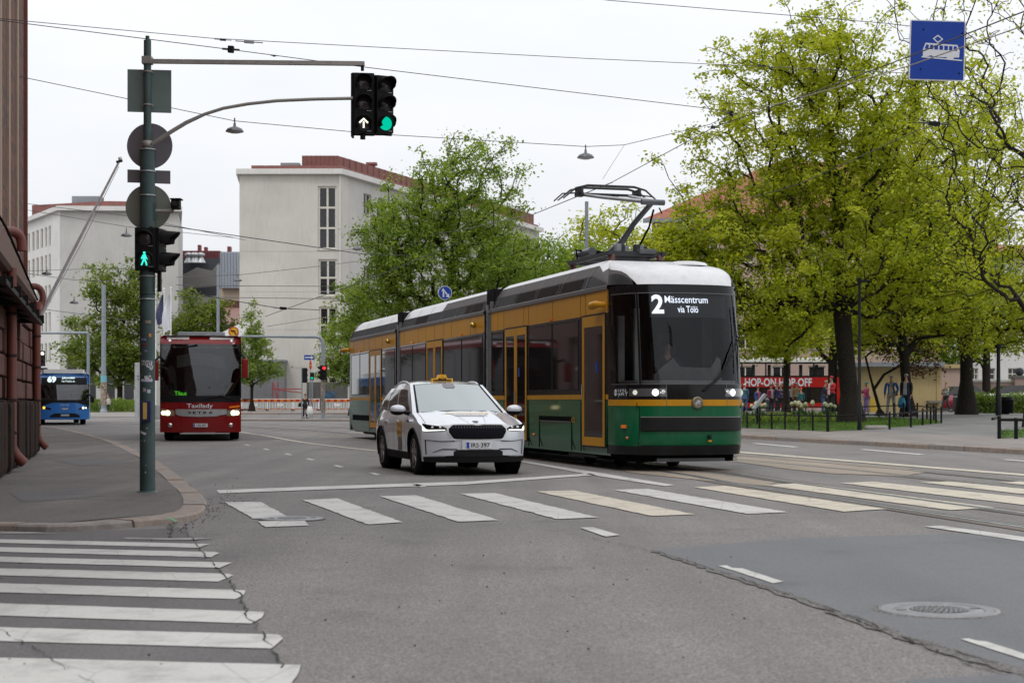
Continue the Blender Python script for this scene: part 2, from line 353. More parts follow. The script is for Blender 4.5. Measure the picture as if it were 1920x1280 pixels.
# zebra crossing ahead
Z1 = [[(420, 942), (490, 942), (540, 970), (475, 973)], [(482, 978), (572, 977), (580, 986), (497, 989)],
      [(566, 938), (632, 935), (755, 980), (690, 984)], [(712, 931), (780, 929), (935, 976), (860, 979)], [(862, 926), (928, 925), (1122, 971), (1045, 974)],
      [(1150, 919), (1215, 917), (1478, 961), (1400, 964)]]
Z2 = [[(1005, 922), (1075, 920), (1303, 965), (1222, 968)], [(1300, 914), (1360, 911), (1662, 955), (1582, 960)], [(1432, 910), (1506, 906), (1867, 952), (1781, 957)],
      [(1575, 906), (1637, 903.5), (2100, 952), (2000, 957)], [(1726, 904.5), (1781, 903), (2200, 945), (2110, 949)], [(1872, 905), (1912, 903), (2300, 935), (2250, 940)]]
for z in Z1: flat('crossing_stripe', [GP(z)], m_mark, .009, jit=.012)
for z in Z2: flat('crossing_stripe', [GP(z)], m_mark2, .009, jit=.012)
ZL = [[(-500, 1222), (0, 1235), (565, 1249), (560, 1262), (545, 1290), (-500, 1300)], [(-500, 1168), (0, 1178), (525, 1192), (530, 1199), (507, 1218), (0, 1204), (-500, 1190)],
      [(-500, 1124), (0, 1133), (497, 1149), (492, 1160), (472, 1171), (0, 1156), (-500, 1145)], [(-500, 1088), (0, 1095), (462, 1108), (456, 1118), (440, 1125), (0, 1112), (-500, 1104)],
      [(-500, 1061), (0, 1067), (430, 1077), (438, 1080), (410, 1092), (0, 1080), (-500, 1073)], [(-500, 1040), (0, 1045), (434, 1056), (412, 1066), (0, 1055), (-500, 1050)],
      [(-500, 1022), (0, 1027), (405, 1036), (411, 1038), (395, 1046), (0, 1036), (-500, 1031)], [(-500, 1008), (0, 1012), (393, 1021), (372, 1028), (0, 1019), (-500, 1014)]]
for z in ZL: flat('crossing_stripe', [GP(z)], m_mark, .009, jit=.006)
flat('crossing_stripe', [GP([(-300, 994), (0, 997), (125, 1001), (0, 1001), (-300, 998)]), GP([(228, 1009), (300, 1010), (400, 1010), (360, 1013), (235, 1012)])], m_worn, .009, jit=.02)
# lines
lines = [[(405, 919.5), (640, 911), (870, 903.5), (1105, 888), (1118, 891), (870, 909), (640, 917), (410, 925.5)],
         [(965, 864), (985, 865), (1120, 886), (1265, 910), (1247, 912), (1110, 891)],
         [(1087, 990), (1112, 989.5), (1162, 1004), (1135, 1007)], [(1347, 1062), (1362, 1061), (1372, 1066), (1392, 1067), (1470, 1092), (1450, 1095)],
         [(1733, 988), (1765, 986.5), (1990, 1017), (1960, 1022)], [(1800, 1200), (1815, 1199), (1830, 1203), (1850, 1205), (1960, 1240), (1960, 1252)]]
sd = [(463, 834.7), (499, 842.5), (540, 852), (581, 861.4), (634, 874.5), (702, 889), (785, 911)]
for i, (x, y) in enumerate(sd): s = .55+.45*(y-834)/55; lines.append([(x-11*s, y-1.8*s), (x-2*s, y-2.4*s), (x+13*s, y+1.6*s), (x+3*s, y+2.4*s)])
lines += [[(1407, 831.5), (1420, 831), (1500, 838), (1488, 839)], [(1610, 843), (1622, 842.2), (1735, 852), (1722, 853)], [(1875, 862), (1890, 861.4), (2000, 870), (1985, 871)]]
for q in lines: flat('road_line', [GP(q)], m_mark, .009, jit=.004)
flat('road_line', [GP([(1380, 846), (1920, 889), (2300, 920), (2300, 924), (1920, 892.5), (1380, 848.5)])], m_mark2, .009)
# tram tracks : centre lines as polylines
def offs(P, d):
    out = []
    for i, p in enumerate(P):
        a = P[max(0, i-1)]; c = P[min(len(P)-1, i+1)]; dx, dy = c[0]-a[0], c[1]-a[1]; l = math.hypot(dx, dy); out.append((p[0]-dy/l*d, p[1]+dx/l*d))
    return out
def smooth_line(P, n=8):
    out = []
    for i in range(len(P)-1):
        p0 = P[max(0, i-1)]; p1 = P[i]; p2 = P[i+1]; p3 = P[min(len(P)-1, i+2)]
        for j in range(n):
            t = j/n; out.append(tuple(.5*((2*p1[k])+(-p0[k]+p2[k])*t+(2*p0[k]-5*p1[k]+4*p2[k]-p3[k])*t*t+(-p0[k]+3*p1[k]-3*p2[k]+p3[k])*t**3) for k in (0, 1)))
    out.append(P[-1]); return out
TRK = [smooth_line([(7.2, 8), (4.1, 23), (2.9, 29.4), (-1.2, 43), (-4.7, 55.4), (-9.5, 70), (-18, 86), (-34, 98), (-70, 108)]),
       smooth_line([(10.8, 8), (7.45, 25), (5.9, 32), (2.2, 45), (-1.2, 57.5), (-6, 73), (-15, 90), (-32, 102), (-70, 112)])]
m_rail = M('rail_steel', (.5, .52, .55), .3, .8); m_rside = mk_ground('rail_side_asphalt', (.125, .103, .085), spk=.4, var=.3); m_groove = M('rail_groove', (.02, .02, .02), .9)
def ribbon(b, P, w, z, m, z1=None, x=0):
    A = offs(P, w/2); B = offs(P, -w/2); n = len(P)
    V = [(x, y, z+far_z(x, y)) for x, y in A]+[(x, y, z+far_z(x, y)) for x, y in B]
    b.add(V, [(i, i+1, n+i+1, n+i) for i in range(n-1)], m)
for k, T in enumerate(TRK):
    b = MB()
    far = [p for p in T if p[1] > 27.5+k*1.5]
    ribbon(b, far, 2.0, .0045, m_bed)
    b.build('track_bed', kind='structure')
    b = MB(); ribbon(b, far, .55, .0065, m_asph_cross)
    b.build('track_middle_strip', kind='structure')
    for s in (-.53, .53):
        b = MB(); C = offs(T, s); ribbon(b, C, .42, .0075, m_rside); ribbon(b, C, .07, .0115, m_rail); ribbon(b, offs(C, -.055 if s > 0 else .055), .04, .0105, m_groove); ribbon(b, offs(C, -.1 if s > 0 else .1), .03, .0115, m_rail); b.build('tram_rail', kind='structure')
flat('track_bed', [GP([(1382, 854), (1500, 862), (1640, 874), (1745, 884), (1690, 893), (1560, 888), (1480, 880), (1382, 866)]), GP([(1150, 872), (1300, 884), (1455, 905), (1432, 911), (1300, 899), (1180, 886)])], mk_ground('track_bed_pale', (.275, .225, .175), spk=.25, var=.15), .0085, jit=.02)
# pale worn curves where the tracks turn off left
b = MB(); ribbon(b, smooth_line([(-2.6, 38), (-6.2, 48), (-9.6, 60), (-14, 72), (-24, 84), (-50, 95)]), .16, .009, m_mark2); b.build('road_line', kind='structure')
b = MB(); ribbon(b, smooth_line([(-60, 99), (-30, 93), (-16, 88), (-9, 80), (-4, 68)]), 1.2, .0085, m_plaza); b.build('road_line', kind='structure')
# manhole covers
def manhole(c, r, label, z=.006):
    t = thing('manhole_cover', label, 'manhole cover', (c[0], c[1], z))
    mi = M('cast_iron', (.23, .228, .235), .42, .45, var=.2, scale=12, bump=.3); md = M('cast_iron_dark', (.07, .065, .055), .7)
    b = MB(); b.lathe((0, 0, 0), 'z', [(-.02, r*1.03), (.004, r*1.03), (.006, r*.97), (.006, r*.92), (.001, r*.91), (.006, r*.90), (.006, r*.86), (.001, r*.85), (.006, r*.84), (.006, r*.78), (-.01, r*.765)], mi, 64); b.build('frame', t)
    b = MB(); b.lathe((0, 0, 0), 'z', [(-.012, r*.765), (.003, r*.755), (.004, r*.52), (.001, r*.50)], mi, 64); b.lathe((0, 0, 0), 'z', [(.0015, r*.51), (.0015, 0.0001)], md, 48)
    for j, rr in enumerate((.46, .38, .3, .22, .14, .06)):
        n = max(6, int(rr*60))
        for i in range(n):
            a = 2*math.pi*(i+.5*(j % 2))/n; b.box((rr*r*math.cos(a), rr*r*math.sin(a), .004), (r*.055, r*.07, .006), mi, rz=a)
    for a in (.15, 3.25): b.box((r*.66*math.cos(a), r*.66*math.sin(a), .0046), (.06, .02, .003), md, rz=a)
    b.build('lid', t)
    b = MB(); b.lathe((0, 0, 0), 'z', [(-.001, r*1.12), (.002, r*1.04)], m_gravel, 48); b.build('rim_joint', t)
manhole((G(1761, 1145)[0], 9.55), .345, 'large round iron manhole cover set in the smooth dark asphalt patch, lower right')
manhole((G(548, 973)[0], 16.95), .32, 'round iron manhole cover cutting through the first stripe of the crossing', .010)
# left pavement with granite kerb
KP = [(-700, 985), (0, 990), (100, 991), (190, 987), (270, 981), (345, 973), (380, 962), (388, 950), (383, 934), (366, 918), (345, 902), (322, 884), (300, 868), (255, 846), (215, 829), (160, 814), (110, 803), (78, 799)]
kp = [G(x, y, .03) for x, y in KP]
kp = smooth_line(kp, 4)
wallp = [(-11.9, 40.4), (-8.3, 26), (-3.9, 8.4-0)]
def ring(P, d): return offs(P, d)
inner = ring(kp, .26)
bw = [(-13.2, 46), (-30, 86), (-60, 86), (-60, 14)]
b = MB(); P = inner+[(-26, 80), (-60, 80), (-60, 14.6)]
b.add([(x, y, .062) for x, y in P], [tuple(range(len(P)))], m_side); b.build('pavement', kind='structure')
def side_marks():
    c = crack([(60, 846), (150, 842), (235, 838)], .03, .02, 41)+crack([(90, 880), (180, 879), (262, 884)], .03, .03, 42)+crack([(40, 902), (150, 897), (250, 899), (345, 905)], .028, .03, 43)+crack([(0, 950), (120, 944), (240, 948), (330, 952)], .016, .03, 44)
    flat('pavement_crack', c, m_crack, .068)
    flat('pavement_patch', [GP([(100, 862), (190, 858), (250, 868), (150, 874)], .06), GP([(20, 925), (160, 915), (200, 930), (40, 942)], .06)], m_asph_cross, .0655, jit=.01)
side_marks()
m_gran = M('granite_kerb', (.27, .215, .18), .8, var=.22, scale=9, bump=.5, bscale=60)
m_gran_b = M('granite_kerb_grey', (.24, .21, .19), .8, var=.22, scale=9, bump=.5, bscale=60)
def kerbstones(P, w, h, step, name, gz=None, side=1):
    b = MB(); d = [0]
    for a, c in zip(P[:-1], P[1:]): d.append(d[-1]+math.hypot(c[0]-a[0], c[1]-a[1]))
    def at(s):
        for i in range(len(P)-1):
            if s <= d[i+1]: t = (s-d[i])/max(1e-6, d[i+1]-d[i]); return (lerp(P[i][0], P[i+1][0], t), lerp(P[i][1], P[i+1][1], t))
        return P[-1]
    s = 0; k = 0
    while s < d[-1]-.05:
        L = step*rnd.uniform(.85, 1.15); e = min(d[-1], s+L)
        sub = [at(lerp(s+.012, e-.012, i/4)) for i in range(5)]
        o = offs(sub, side*w); hh = h+rnd.uniform(-.006, .006); jo = rnd.uniform(-.012, .012)
        V = []
        for q, r_ in zip(sub, o):
            gzv = gz(*q) if gz else 0
            dx, dy = (r_[0]-q[0])/w, (r_[1]-q[1])/w
            V += [(q[0]+dx*jo, q[1]+dy*jo, gzv-.05), (q[0]+dx*(jo+.008), q[1]+dy*(jo+.008), gzv+hh-.02), (q[0]+dx*(.03+jo), q[1]+dy*(.03+jo), gzv+hh), (r_[0], r_[1], gzv+hh), (r_[0], r_[1], gzv-.05)]
        F = []
        for i in range(4):
            for j in range(4): F.append((i*5+j, i*5+j+1, (i+1)*5+j+1, (i+1)*5+j))
        F += [(0, 1, 2, 3, 4), (24, 23, 22, 21, 20)]
        b.add(V, F, m_gran if k % 3 else m_gran_b); k += 1; s = e
    return b.build(name, kind='structure')
kerbstones(kp, .27, .068, 1.25, 'kerb')
# green sprayed mark on the kerb + grit
b = MB(); q = [G(x, y, .068) for x, y in [(310, 971), (316, 971), (333, 977), (330, 979)]]
b.add([(x, y, .078) for x, y in q], [(0, 1, 2, 3)], M('green_spray', (.1, .35, .18), .8)); b.build('paint_mark', kind='structure')
b = MB(); r3 = random.Random(9); mst = M('grit', (.12, .09, .075), .9)
for i in range(170):
    t = r3.random(); px = lerp(330, 440, t)+r3.gauss(0, 14); py = lerp(990, 925, t)+r3.gauss(0, 14); X, Y = G(px, py); s = r3.uniform(.005, .012)
    b.box((X, Y, .01), (s, s, s), mst, rz=r3.random()*3)
for i in range(60):
    X, Y = G(r3.uniform(0, 1400), r3.uniform(1000, 1280)); s = r3.uniform(.004, .010)
    b.box((X, Y, .008), (s, s, s*.8), m_crack, rz=r3.random()*3)
b.build('grit', kind='stuff')
# right pavement / park
ky = [12, 20, 28, 34, 37.5, 41, 45, 49, 53.6, 58, 64, 70, 80, 90, 100]
kr = [(kerb_x(y), y) for y in ky]
kerbstones(kr, .25, .13, 1.6, 'kerb', side=-1)
b = MB(); ds = [.24, 1, 2, 3, 4, 6, 8, 11, 14, 18, 24, 40, 80, 160]
def pk(d, y): x = kerb_x(y)+d/.966; return (x, y, park_z(x, y)+(.008 if d > 3 else 0))
m_park = mk_ground('park_paving', (.215, .19, .175), spk=.2, var=.2)
m_cob = mk_ground('cobble_paving', (.17, .165, .16), spk=.25, var=.22)
b.patch(pk, ds, [10, 20, 30, 36, 40, 44, 48, 52, 56, 60, 65, 70, 78, 88, 100, 115, 160], lambda d, y: m_park if d < 2.7 else m_cob); b.build('park_ground', kind='structure')
# grass
def mk_grass(name, c1, c2):
    m, n, out = new_mat(name); L = n.links; b = n.nodes.new('ShaderNodeBsdfPrincipled'); b.inputs['Roughness'].default_value = .8; b.inputs['Specular IOR Level'].default_value = .2; L.new(b.outputs[0], out.inputs[0])
    t = n.nodes.new('ShaderNodeTexCoord'); no = n.nodes.new('ShaderNodeTexNoise'); no.inputs['Scale'].default_value = 1.4; no.inputs['Detail'].default_value = 8; L.new(t.outputs['Object'], no.inputs[0])
    r = n.nodes.new('ShaderNodeValToRGB'); r.color_ramp.elements[0].position = .35; r.color_ramp.elements[1].position = .68; r.color_ramp.elements[0].color = c1+(1,); r.color_ramp.elements[1].color = c2+(1,); L.new(no.outputs[0], r.inputs[0]); L.new(r.outputs[0], b.inputs['Base Color']); _M[name] = m; return m
m_grass = mk_grass('grass', (.035, .075, .01), (.075, .14, .018)); m_gblade = mk_grass('grass_blade', (.05, .105, .014), (.11, .19, .03))
def lawn(poly, gz, name, n, zoff=.03, seed=3, hgt=.06):
    V = [(x, y, gz(x, y)+zoff) for x, y in poly]; cx = sum(p[0] for p in poly)/len(poly); cy = sum(p[1] for p in poly)/len(poly)
    b = MB(); N = len(V); rings = 6; VV = []
    for k in range(rings+1):
        for (x, y) in poly: xx, yy = lerp(cx, x, k/rings), lerp(cy, y, k/rings); VV.append((xx, yy, gz(xx, yy)+zoff*(1 if k < rings else .2)))
    b.add(VV, [(k*N+i, k*N+(i+1) % N, (k+1)*N+(i+1) % N, (k+1)*N+i) for k in range(rings) for i in range(N)], m_grass, True); b.build('lawn', kind='structure')
    r = np.random.RandomState(seed); P = []
    x0, x1 = min(p[0] for p in poly), max(p[0] for p in poly); y0, y1 = min(p[1] for p in poly), max(p[1] for p in poly)
    pa = np.array(poly); C = np.column_stack([r.uniform(x0, x1, n*3), r.uniform(y0, y1, n*3)])
    ins = np.zeros(len(C), bool); j = len(pa)-1
    for i in range(len(pa)):
        c = ((pa[i, 1] > C[:, 1]) != (pa[j, 1] > C[:, 1])) & (C[:, 0] < (pa[j, 0]-pa[i, 0])*(C[:, 1]-pa[i, 1])/(pa[j, 1]-pa[i, 1]+1e-9)+pa[i, 0]); ins ^= c; j = i
    C = C[ins][:n]; z = np.array([gz(x, y) for x, y in C])+zoff-.005; a = r.uniform(0, 6.28, len(C)); h = r.uniform(.5, 1.3, len(C))*hgt; w = .012
    d = np.column_stack([np.cos(a), np.sin(a)])*w; l = r.normal(0, .02, (len(C), 2))
    V = np.empty((len(C), 3, 3)); V[:, 0, :2] = C-d; V[:, 1, :2] = C+d; V[:, 2, :2] = C+l; V[:, 0, 2] = z; V[:, 1, 2] = z; V[:, 2, 2] = z+h
    fast(name, V.reshape(-1, 3), np.arange(len(C)*3).reshape(-1, 3), [m_gblade], kind='stuff')
def GG(px, py):
    best = None
    for i in range(4000):
        Y = 30+i*.03; X = wx(px, Y); z = park_z(X, Y)+.008; y = HZ+(EYE-z)*F_PX/Y
        if y <= py: return (X, Y, z)
    return (wx(px, 100), 100, .6)
def LP(x, y): return park_z(x, y)+.008
_f = [GG(1401, 802), GG(1552, 808), GG(1765, 793)]
_dir = ((_f[1][0]-_f[0][0]), (_f[1][1]-_f[0][1])); 
L0p = (_f[0][0]-_dir[0]*3.2, _f[0][1]-_dir[1]*3.2)
lawn([L0p, _f[0][:2], _f[1][:2], (_f[1][0]+.8, _f[1][1]-.1), ((_f[1][0]+_f[2][0])/2+.5, (_f[1][1]+_f[2][1])/2-.4), _f[2][:2], (_f[2][0]+.6, _f[2][1]+3), (15.6, 66), (11, 72), (4, 84), (0.5, 88)], LP, 'grass', 26000)
_g = [GG(1875, 821), GG(1990, 822)]
lawn([(_g[0][0], _g[0][1]), (_g[0][0]+7, _g[0][1]-2.2), (_g[0][0]+12, _g[0][1]+8), (_g[0][0]+1.5, _g[0][1]+5)], LP, 'grass', 5000, seed=5)
# lawn behind blue bus, far left
lawn([(-60, 128), (-34, 128), (-31.5, 127), (-31, 134), (-60, 140)], far_z, 'grass', 5000, hgt=.12)
# plaza and far pavement
b = MB(); b.patch(lambda x, y: (x, y, far_z(x, y)+.02), [-70, -50, -40, -35, -32, -28, -24], [112, 115, 118, 121, 124, 127, 131, 160], m_plaza); b.build('plaza', kind='structure')
b = MB(); b.patch(lambda x, y: (x, y, far_z(x, y)+.12), [-23.5, -18, -12, -6, 0, 10, 30], [117.5, 119, 121, 124, 128, 170], m_plaza); b.build('pavement', kind='structure')
kerbstones([(-23.5, 117.3), (10, 117.3)], .3, .13, 2, 'kerb', gz=lambda x, y: far_z(x, y))
isl = [(-19.5, 101), (-8.5, 98), (-7.5, 99), (-8.5, 101.5), (-19, 104.5)]
b = MB(); b.prism(isl, -.02, .13, m_plaza); b.build('traffic_island', kind='structure')

# ============================================================ TREES
def mk_bark(name, col):
    return M(name, col, .95, var=.45, scale=14, bump=.9, bscale=18, spec=.2)
m_bark = mk_bark('bark', (.022, .018, .014)); m_bark2 = mk_bark('bark_grey', (.075, .065, .055))
def mk_leaf(name, c1, c2, c3):
    m, n, out = new_mat(name); L = n.links
    g = n.nodes.new('ShaderNodeNewGeometry'); t = n.nodes.new('ShaderNodeTexCoord')
    no = n.nodes.new('ShaderNodeTexNoise'); no.inputs['Scale'].default_value = .55; no.inputs['Detail'].default_value = 3; L.new(t.outputs['Object'], no.inputs[0])
    mx = n.nodes.new('ShaderNodeMath'); mx.operation = 'MULTIPLY_ADD'; mx.inputs[1].default_value = .45; L.new(g.outputs['Random Per Island'], mx.inputs[0]); L.new(no.outputs[0], mx.inputs[2])
    r = n.nodes.new('ShaderNodeValToRGB'); e = r.color_ramp.elements; e[0].position = .42; e[0].color = c1+(1,); e[1].position = 1.0; e[1].color = c3+(1,); k = e.new(.7); k.color = c2+(1,); L.new(mx.outputs[0], r.inputs[0])
    d = n.nodes.new('ShaderNodeBsdfPrincipled'); d.inputs['Roughness'].default_value = .5; d.inputs['Specular IOR Level'].default_value = .35; L.new(r.outputs[0], d.inputs['Base Color'])
    tl = n.nodes.new('ShaderNodeBsdfTranslucent'); sc = n.nodes.new('ShaderNodeVectorMath'); sc.operation = 'MULTIPLY'; sc.inputs[1].default_value = (1.5, 1.4, .6); L.new(r.outputs[0], sc.inputs[0]); L.new(sc.outputs[0], tl.inputs[0])
    mi = n.nodes.new('ShaderNodeMixShader'); mi.inputs[0].default_value = .5; L.new(d.outputs[0], mi.inputs[1]); L.new(tl.outputs[0], mi.inputs[2]); L.new(mi.outputs[0], out.inputs[0]); _M[name] = m; return m
lf_yel = mk_leaf('leaf_spring', (.165, .22, .013), (.33, .385, .022), (.46, .49, .055))
lf_grn = mk_leaf('leaf_green', (.085, .15, .02), (.165, .25, .034), (.25, .34, .055))
lf_dark = mk_leaf('leaf_dark', (.07, .12, .02), (.14, .20, .035), (.23, .28, .06))
lf_lime = mk_leaf('leaf_lime', (.09, .15, .03), (.16, .24, .05), (.23, .3, .08))
lf_red = mk_leaf('leaf_copper', (.06, .03, .02), (.10, .045, .03), (.12, .09, .04))
def tree(name, label, base, ells, tr, fork, N, leaves, lsize, lmat, seed, spread=.35, top=None, lean=(0, 0), bark=None, group=None, flat_=1.0, droop=.15, lower=None, lowtrim=None, cat='tree'):
    rs = np.random.RandomState(seed); rr = random.Random(seed)
    T = thing(name, label, cat, base, 0, group)
    tot = sum(e[6] for e in ells); A = []
    for e in ells:
        k = int(N*e[6]/tot); d = rs.normal(size=(k, 3)); d /= np.linalg.norm(d, axis=1)[:, None]; r = rs.uniform(.12, 1, k)**(1/2.3); nn = 1+.22*np.sin(d[:, 0]*5+seed)*np.sin(d[:, 2]*6+seed*2)+.12*np.sin(d[:, 0]*11+d[:, 1]*9)
        A.append(np.array(e[:3])+d*(r*nn)[:, None]*np.array(e[3:6]))
    A = np.concatenate(A)
    if lowtrim: A = A[A[:, 2] > lowtrim]
    # trunk
    nodes = [np.array((0, 0, -.2))]; par = [-1]; pl = [0]
    nt_ = 9
    topz = top or fork
    for i in range(1, nt_+1):
        t = i/nt_; p = np.array((lean[0]*t+math.sin(t*5+seed)*tr*.35*t, lean[1]*t+math.cos(t*4+seed)*tr*.3*t, topz*t)); nodes.append(p); par.append(i-1); pl.append(pl[-1]+np.linalg.norm(p-nodes[i-1]))
    f0 = max(1, int(nt_*fork/topz))
    NP = np.array(nodes); PL = np.array(pl); start = f0
    cap = 4*len(A)+60; X = np.zeros((cap, 3)); X[:len(NP)] = NP; P_ = np.zeros(cap); P_[:len(PL)] = PL; n = len(NP); par = par+[0]*(cap-len(par)); tips = []; lv = np.zeros(cap)
    fp = NP[f0]; order = np.argsort(np.linalg.norm((A-fp)*np.array((1, 1, .8)), axis=1)+rs.uniform(0, 1.2, len(A)))
    for ai in order:
        p = A[ai]; D = np.linalg.norm(X[start:n]-p, axis=1); up = np.maximum(0, X[start:n, 2]-p[2])*.35
        c = D+.22*P_[start:n]+up; j = start+int(np.argmin(c)); d = np.linalg.norm(X[j]-p); k = 2 if d < .8 else 3
        a = X[j].copy(); last = j
        pd = X[j]-X[par[j]] if par[j] >= 0 else np.array((0, 0, 1.)); pd = pd/(np.linalg.norm(pd)+1e-9)
        for s in range(1, k+1):
            t = s/k; q = a*(1-t)+p*t+pd*d*.08*math.sin(math.pi*t)+np.array((0, 0, d*.1))*math.sin(math.pi*t)+rs.normal(0, .04*d, 3)*(1 if s < k else 0)
            X[n] = q; par[n] = last; P_[n] = P_[last]+np.linalg.norm(q-X[last]); last = n; n += 1
        tips.append(n-1)
    X = X[:n]; par = par[:n]
    cnt = np.zeros(n)
    for t in tips: cnt[t] = 1
    for i in range(n-1, 0, -1): cnt[par[i]] += max(cnt[i], .5)*1.0
    mxc = cnt[1]; rad = tr*(np.maximum(cnt, .6)/mxc)**.43; rad = np.maximum(rad, .012)
    # tubes
    V = []; Fq = []; o = 0
    for i in range(1, n):
        a = X[par[i]]; c = X[i]; d = c-a; l = np.linalg.norm(d)
        if l < 1e-5: continue
        d = d/l; u = np.cross(d, (0, 0, 1) if abs(d[2]) < .9 else (1, 0, 0)); u /= np.linalg.norm(u); w = np.cross(u, d); r0, r1 = rad[par[i]], rad[i]
        if par[i] > f0 and r0 > r1*1.8: r0 = r1*1.5
        k = 12 if r1 > .12 else (6 if r1 > .04 else 3)
        for (pp, r) in ((a-d*r0*.15, r0), (c+d*r1*.15, r1)):
            fl = 1+.55*math.exp(-pp[2]*2.2/max(tr, .05)*.35) if i <= 3 and pp[2] < 1.2 else 1
            for q in range(k): th = 2*math.pi*q/k; V.append(pp+(u*math.cos(th)+w*math.sin(th))*r*fl)
        for q in range(k): Fq.append((o+q, o+(q+1) % k, o+k+(q+1) % k, o+k+q))
        o += 2*k
    fast('trunk', np.array(V), Fq, [bark or m_bark], T, smooth=True)
    if leaves:
        src = []; 
        for t in tips:
            a = X[par[t]]; c = X[t]; m_ = max(2, int(leaves*rr.uniform(.35, 1.55)))
            tt = rs.uniform(.2, 1.15, m_)[:, None]; src.append(a*(1-tt)+c*tt+rs.normal(0, spread, (m_, 3))*np.array((1, 1, .6*flat_))*(rr.uniform(.55, 1.2)))
        C = np.concatenate(src); C[:, 2] -= droop*rs.uniform(0, 1, len(C)); m_ = len(C)
        N1 = rs.normal(size=(m_, 3)); N1[:, 2] = np.abs(N1[:, 2])+.45; N1 /= np.linalg.norm(N1, axis=1)[:, None]
        U = np.cross(N1, rs.normal(size=(m_, 3))); U /= np.linalg.norm(U, axis=1)[:, None]; W_ = np.cross(N1, U); S = (lsize*rs.uniform(.55, 1.35, m_))[:, None]
        Q = np.empty((m_, 4, 3)); Q[:, 0] = C-U*S*.55; Q[:, 1] = C+W_*S*.33-U*S*.05; Q[:, 2] = C+U*S*.55-np.array((0, 0, .12))*S; Q[:, 3] = C-W_*S*.33-U*S*.05
        fast('crown', Q.reshape(-1, 3), np.arange(m_*4).reshape(-1, 4), [lmat], T)
    return T
# base positions from the terrain
bt = GG(1597, 792)
s = 3000/bt[1]
tree('park_tree', 'large spring-green tree with a thick dark trunk on the fenced lawn beside the tram', bt,
     [(-3.2, 0, 11.2, 3.6, 3.6, 4.4, 1.1), (-.2, 0, 12.2, 3.6, 3.4, 3.6, .8), (2.6, 1, 10.2, 3.6, 3.4, 4.6, .9), (-3.9, -.5, 5.8, 3.8, 3.2, 2.7, .95), (.6, -.5, 6.8, 3.4, 3.4, 2.8, .55), (3.0, 0, 5.6, 2.6, 3, 2.2, .35), (-3.3, .3, 3.3, 1.7, 1.6, .9, .14), (-5.8, .2, 6.9, 2.2, 2.4, 2.4, .5), (-7.0, .2, 6.6, 1.5, 1.8, 1.7, .22), (-1.6, .5, 8.8, 3.0, 2.6, 2.2, .45), (-1.2, .3, 14.2, 2.4, 2.2, 2.2, .3)],
     .34, 3.3, 1880, 56, .142, lf_yel, 3, .25, top=9.5, lean=(-.75, 0), lowtrim=2.2)
t2 = GG(1738, 783)
tree('park_tree', 'dark leaning tree behind the man in the black jacket, before the kiosk', (t2[0], t2[1]+3, t2[2]), [(-.8, 0, 8.5, 3.2, 3, 4, 1), (-2.2, 0, 4.6, 2.4, 2.2, 1.8, .4), (1.5, 0, 5, 2.4, 2.2, 2, .4)], .21, 3.2, 560, 56, .145, lf_yel, 8, .36, top=8, lean=(-.6, 0), lowtrim=2.6)
t3 = GG(1812, 777)
tree('park_tree', 'tall straight dark trunk between the red car and the hedge with a high green crown', t3, [(-.6, 0, 10.5, 4.4, 4, 5.2, 1), (-2, 0, 5.8, 3, 3, 2.4, .4), (2.2, 0, 4.8, 2.4, 2.4, 1.9, .3)], .28, 4.4, 1000, 46, .15, lf_yel, 12, .33, top=13, lowtrim=2.7)
tree('park_tree', 'slender young tree in front of the red open-top bus', GG(1474, 777), [(0, 0, 4.4, 2.0, 1.8, 1.5, 1)], .15, 2.0, 240, 60, .14, lf_yel, 17, .32, top=4.4, lowtrim=2.3)
tree('copper_leaved_tree', 'small crooked tree with copper leaves by the yellow kiosk wall', GG(1652, 779), [(.9, 0, 3.2, 1.9, 1.5, .8, 1), (1.8, 0, 2.2, 1.2, .8, .5, .3)], .075, 1.4, 150, 14, .12, lf_red, 21, .25, top=2.6, lean=(-.7, 0))
tb = GG(1937, 800)
tree('bare_branched_tree', 'almost leafless dark tree at the right edge of the picture', (tb[0], tb[1], tb[2]), [(-1.2, 0, 12.5, 3.4, 3, 4.4, 1), (-1.6, 0, 7.5, 2.4, 2.4, 3, .6), (-1.6, 0, 5.0, 1.6, 1.6, 1, .2)], .125, 4.5, 900, 5, .12, lf_yel, 25, .3, top=15)
tree('park_tree', 'pale green tree far behind the lamp post and hedge on the right', (wx(1850, 98), 98, .6), [(0, 0, 7, 3.5, 3, 3.6, 1), (-2.6, 0, 4.2, 2.6, 2, 1.9, .5)], .25, 2.5, 420, 34, .2, lf_grn, 29, .42, top=8)
tree('park_tree', 'yellow-green tree behind the red open-top bus and pink house corner', (wx(1560, 88), 88, .6), [(0, 0, 5.5, 4.5, 2.5, 2.8, 1), (4.5, 0, 6, 4, 2.5, 3, .8)], .25, 2.5, 460, 34, .2, lf_yel, 31, .45, top=6, lowtrim=3.1)
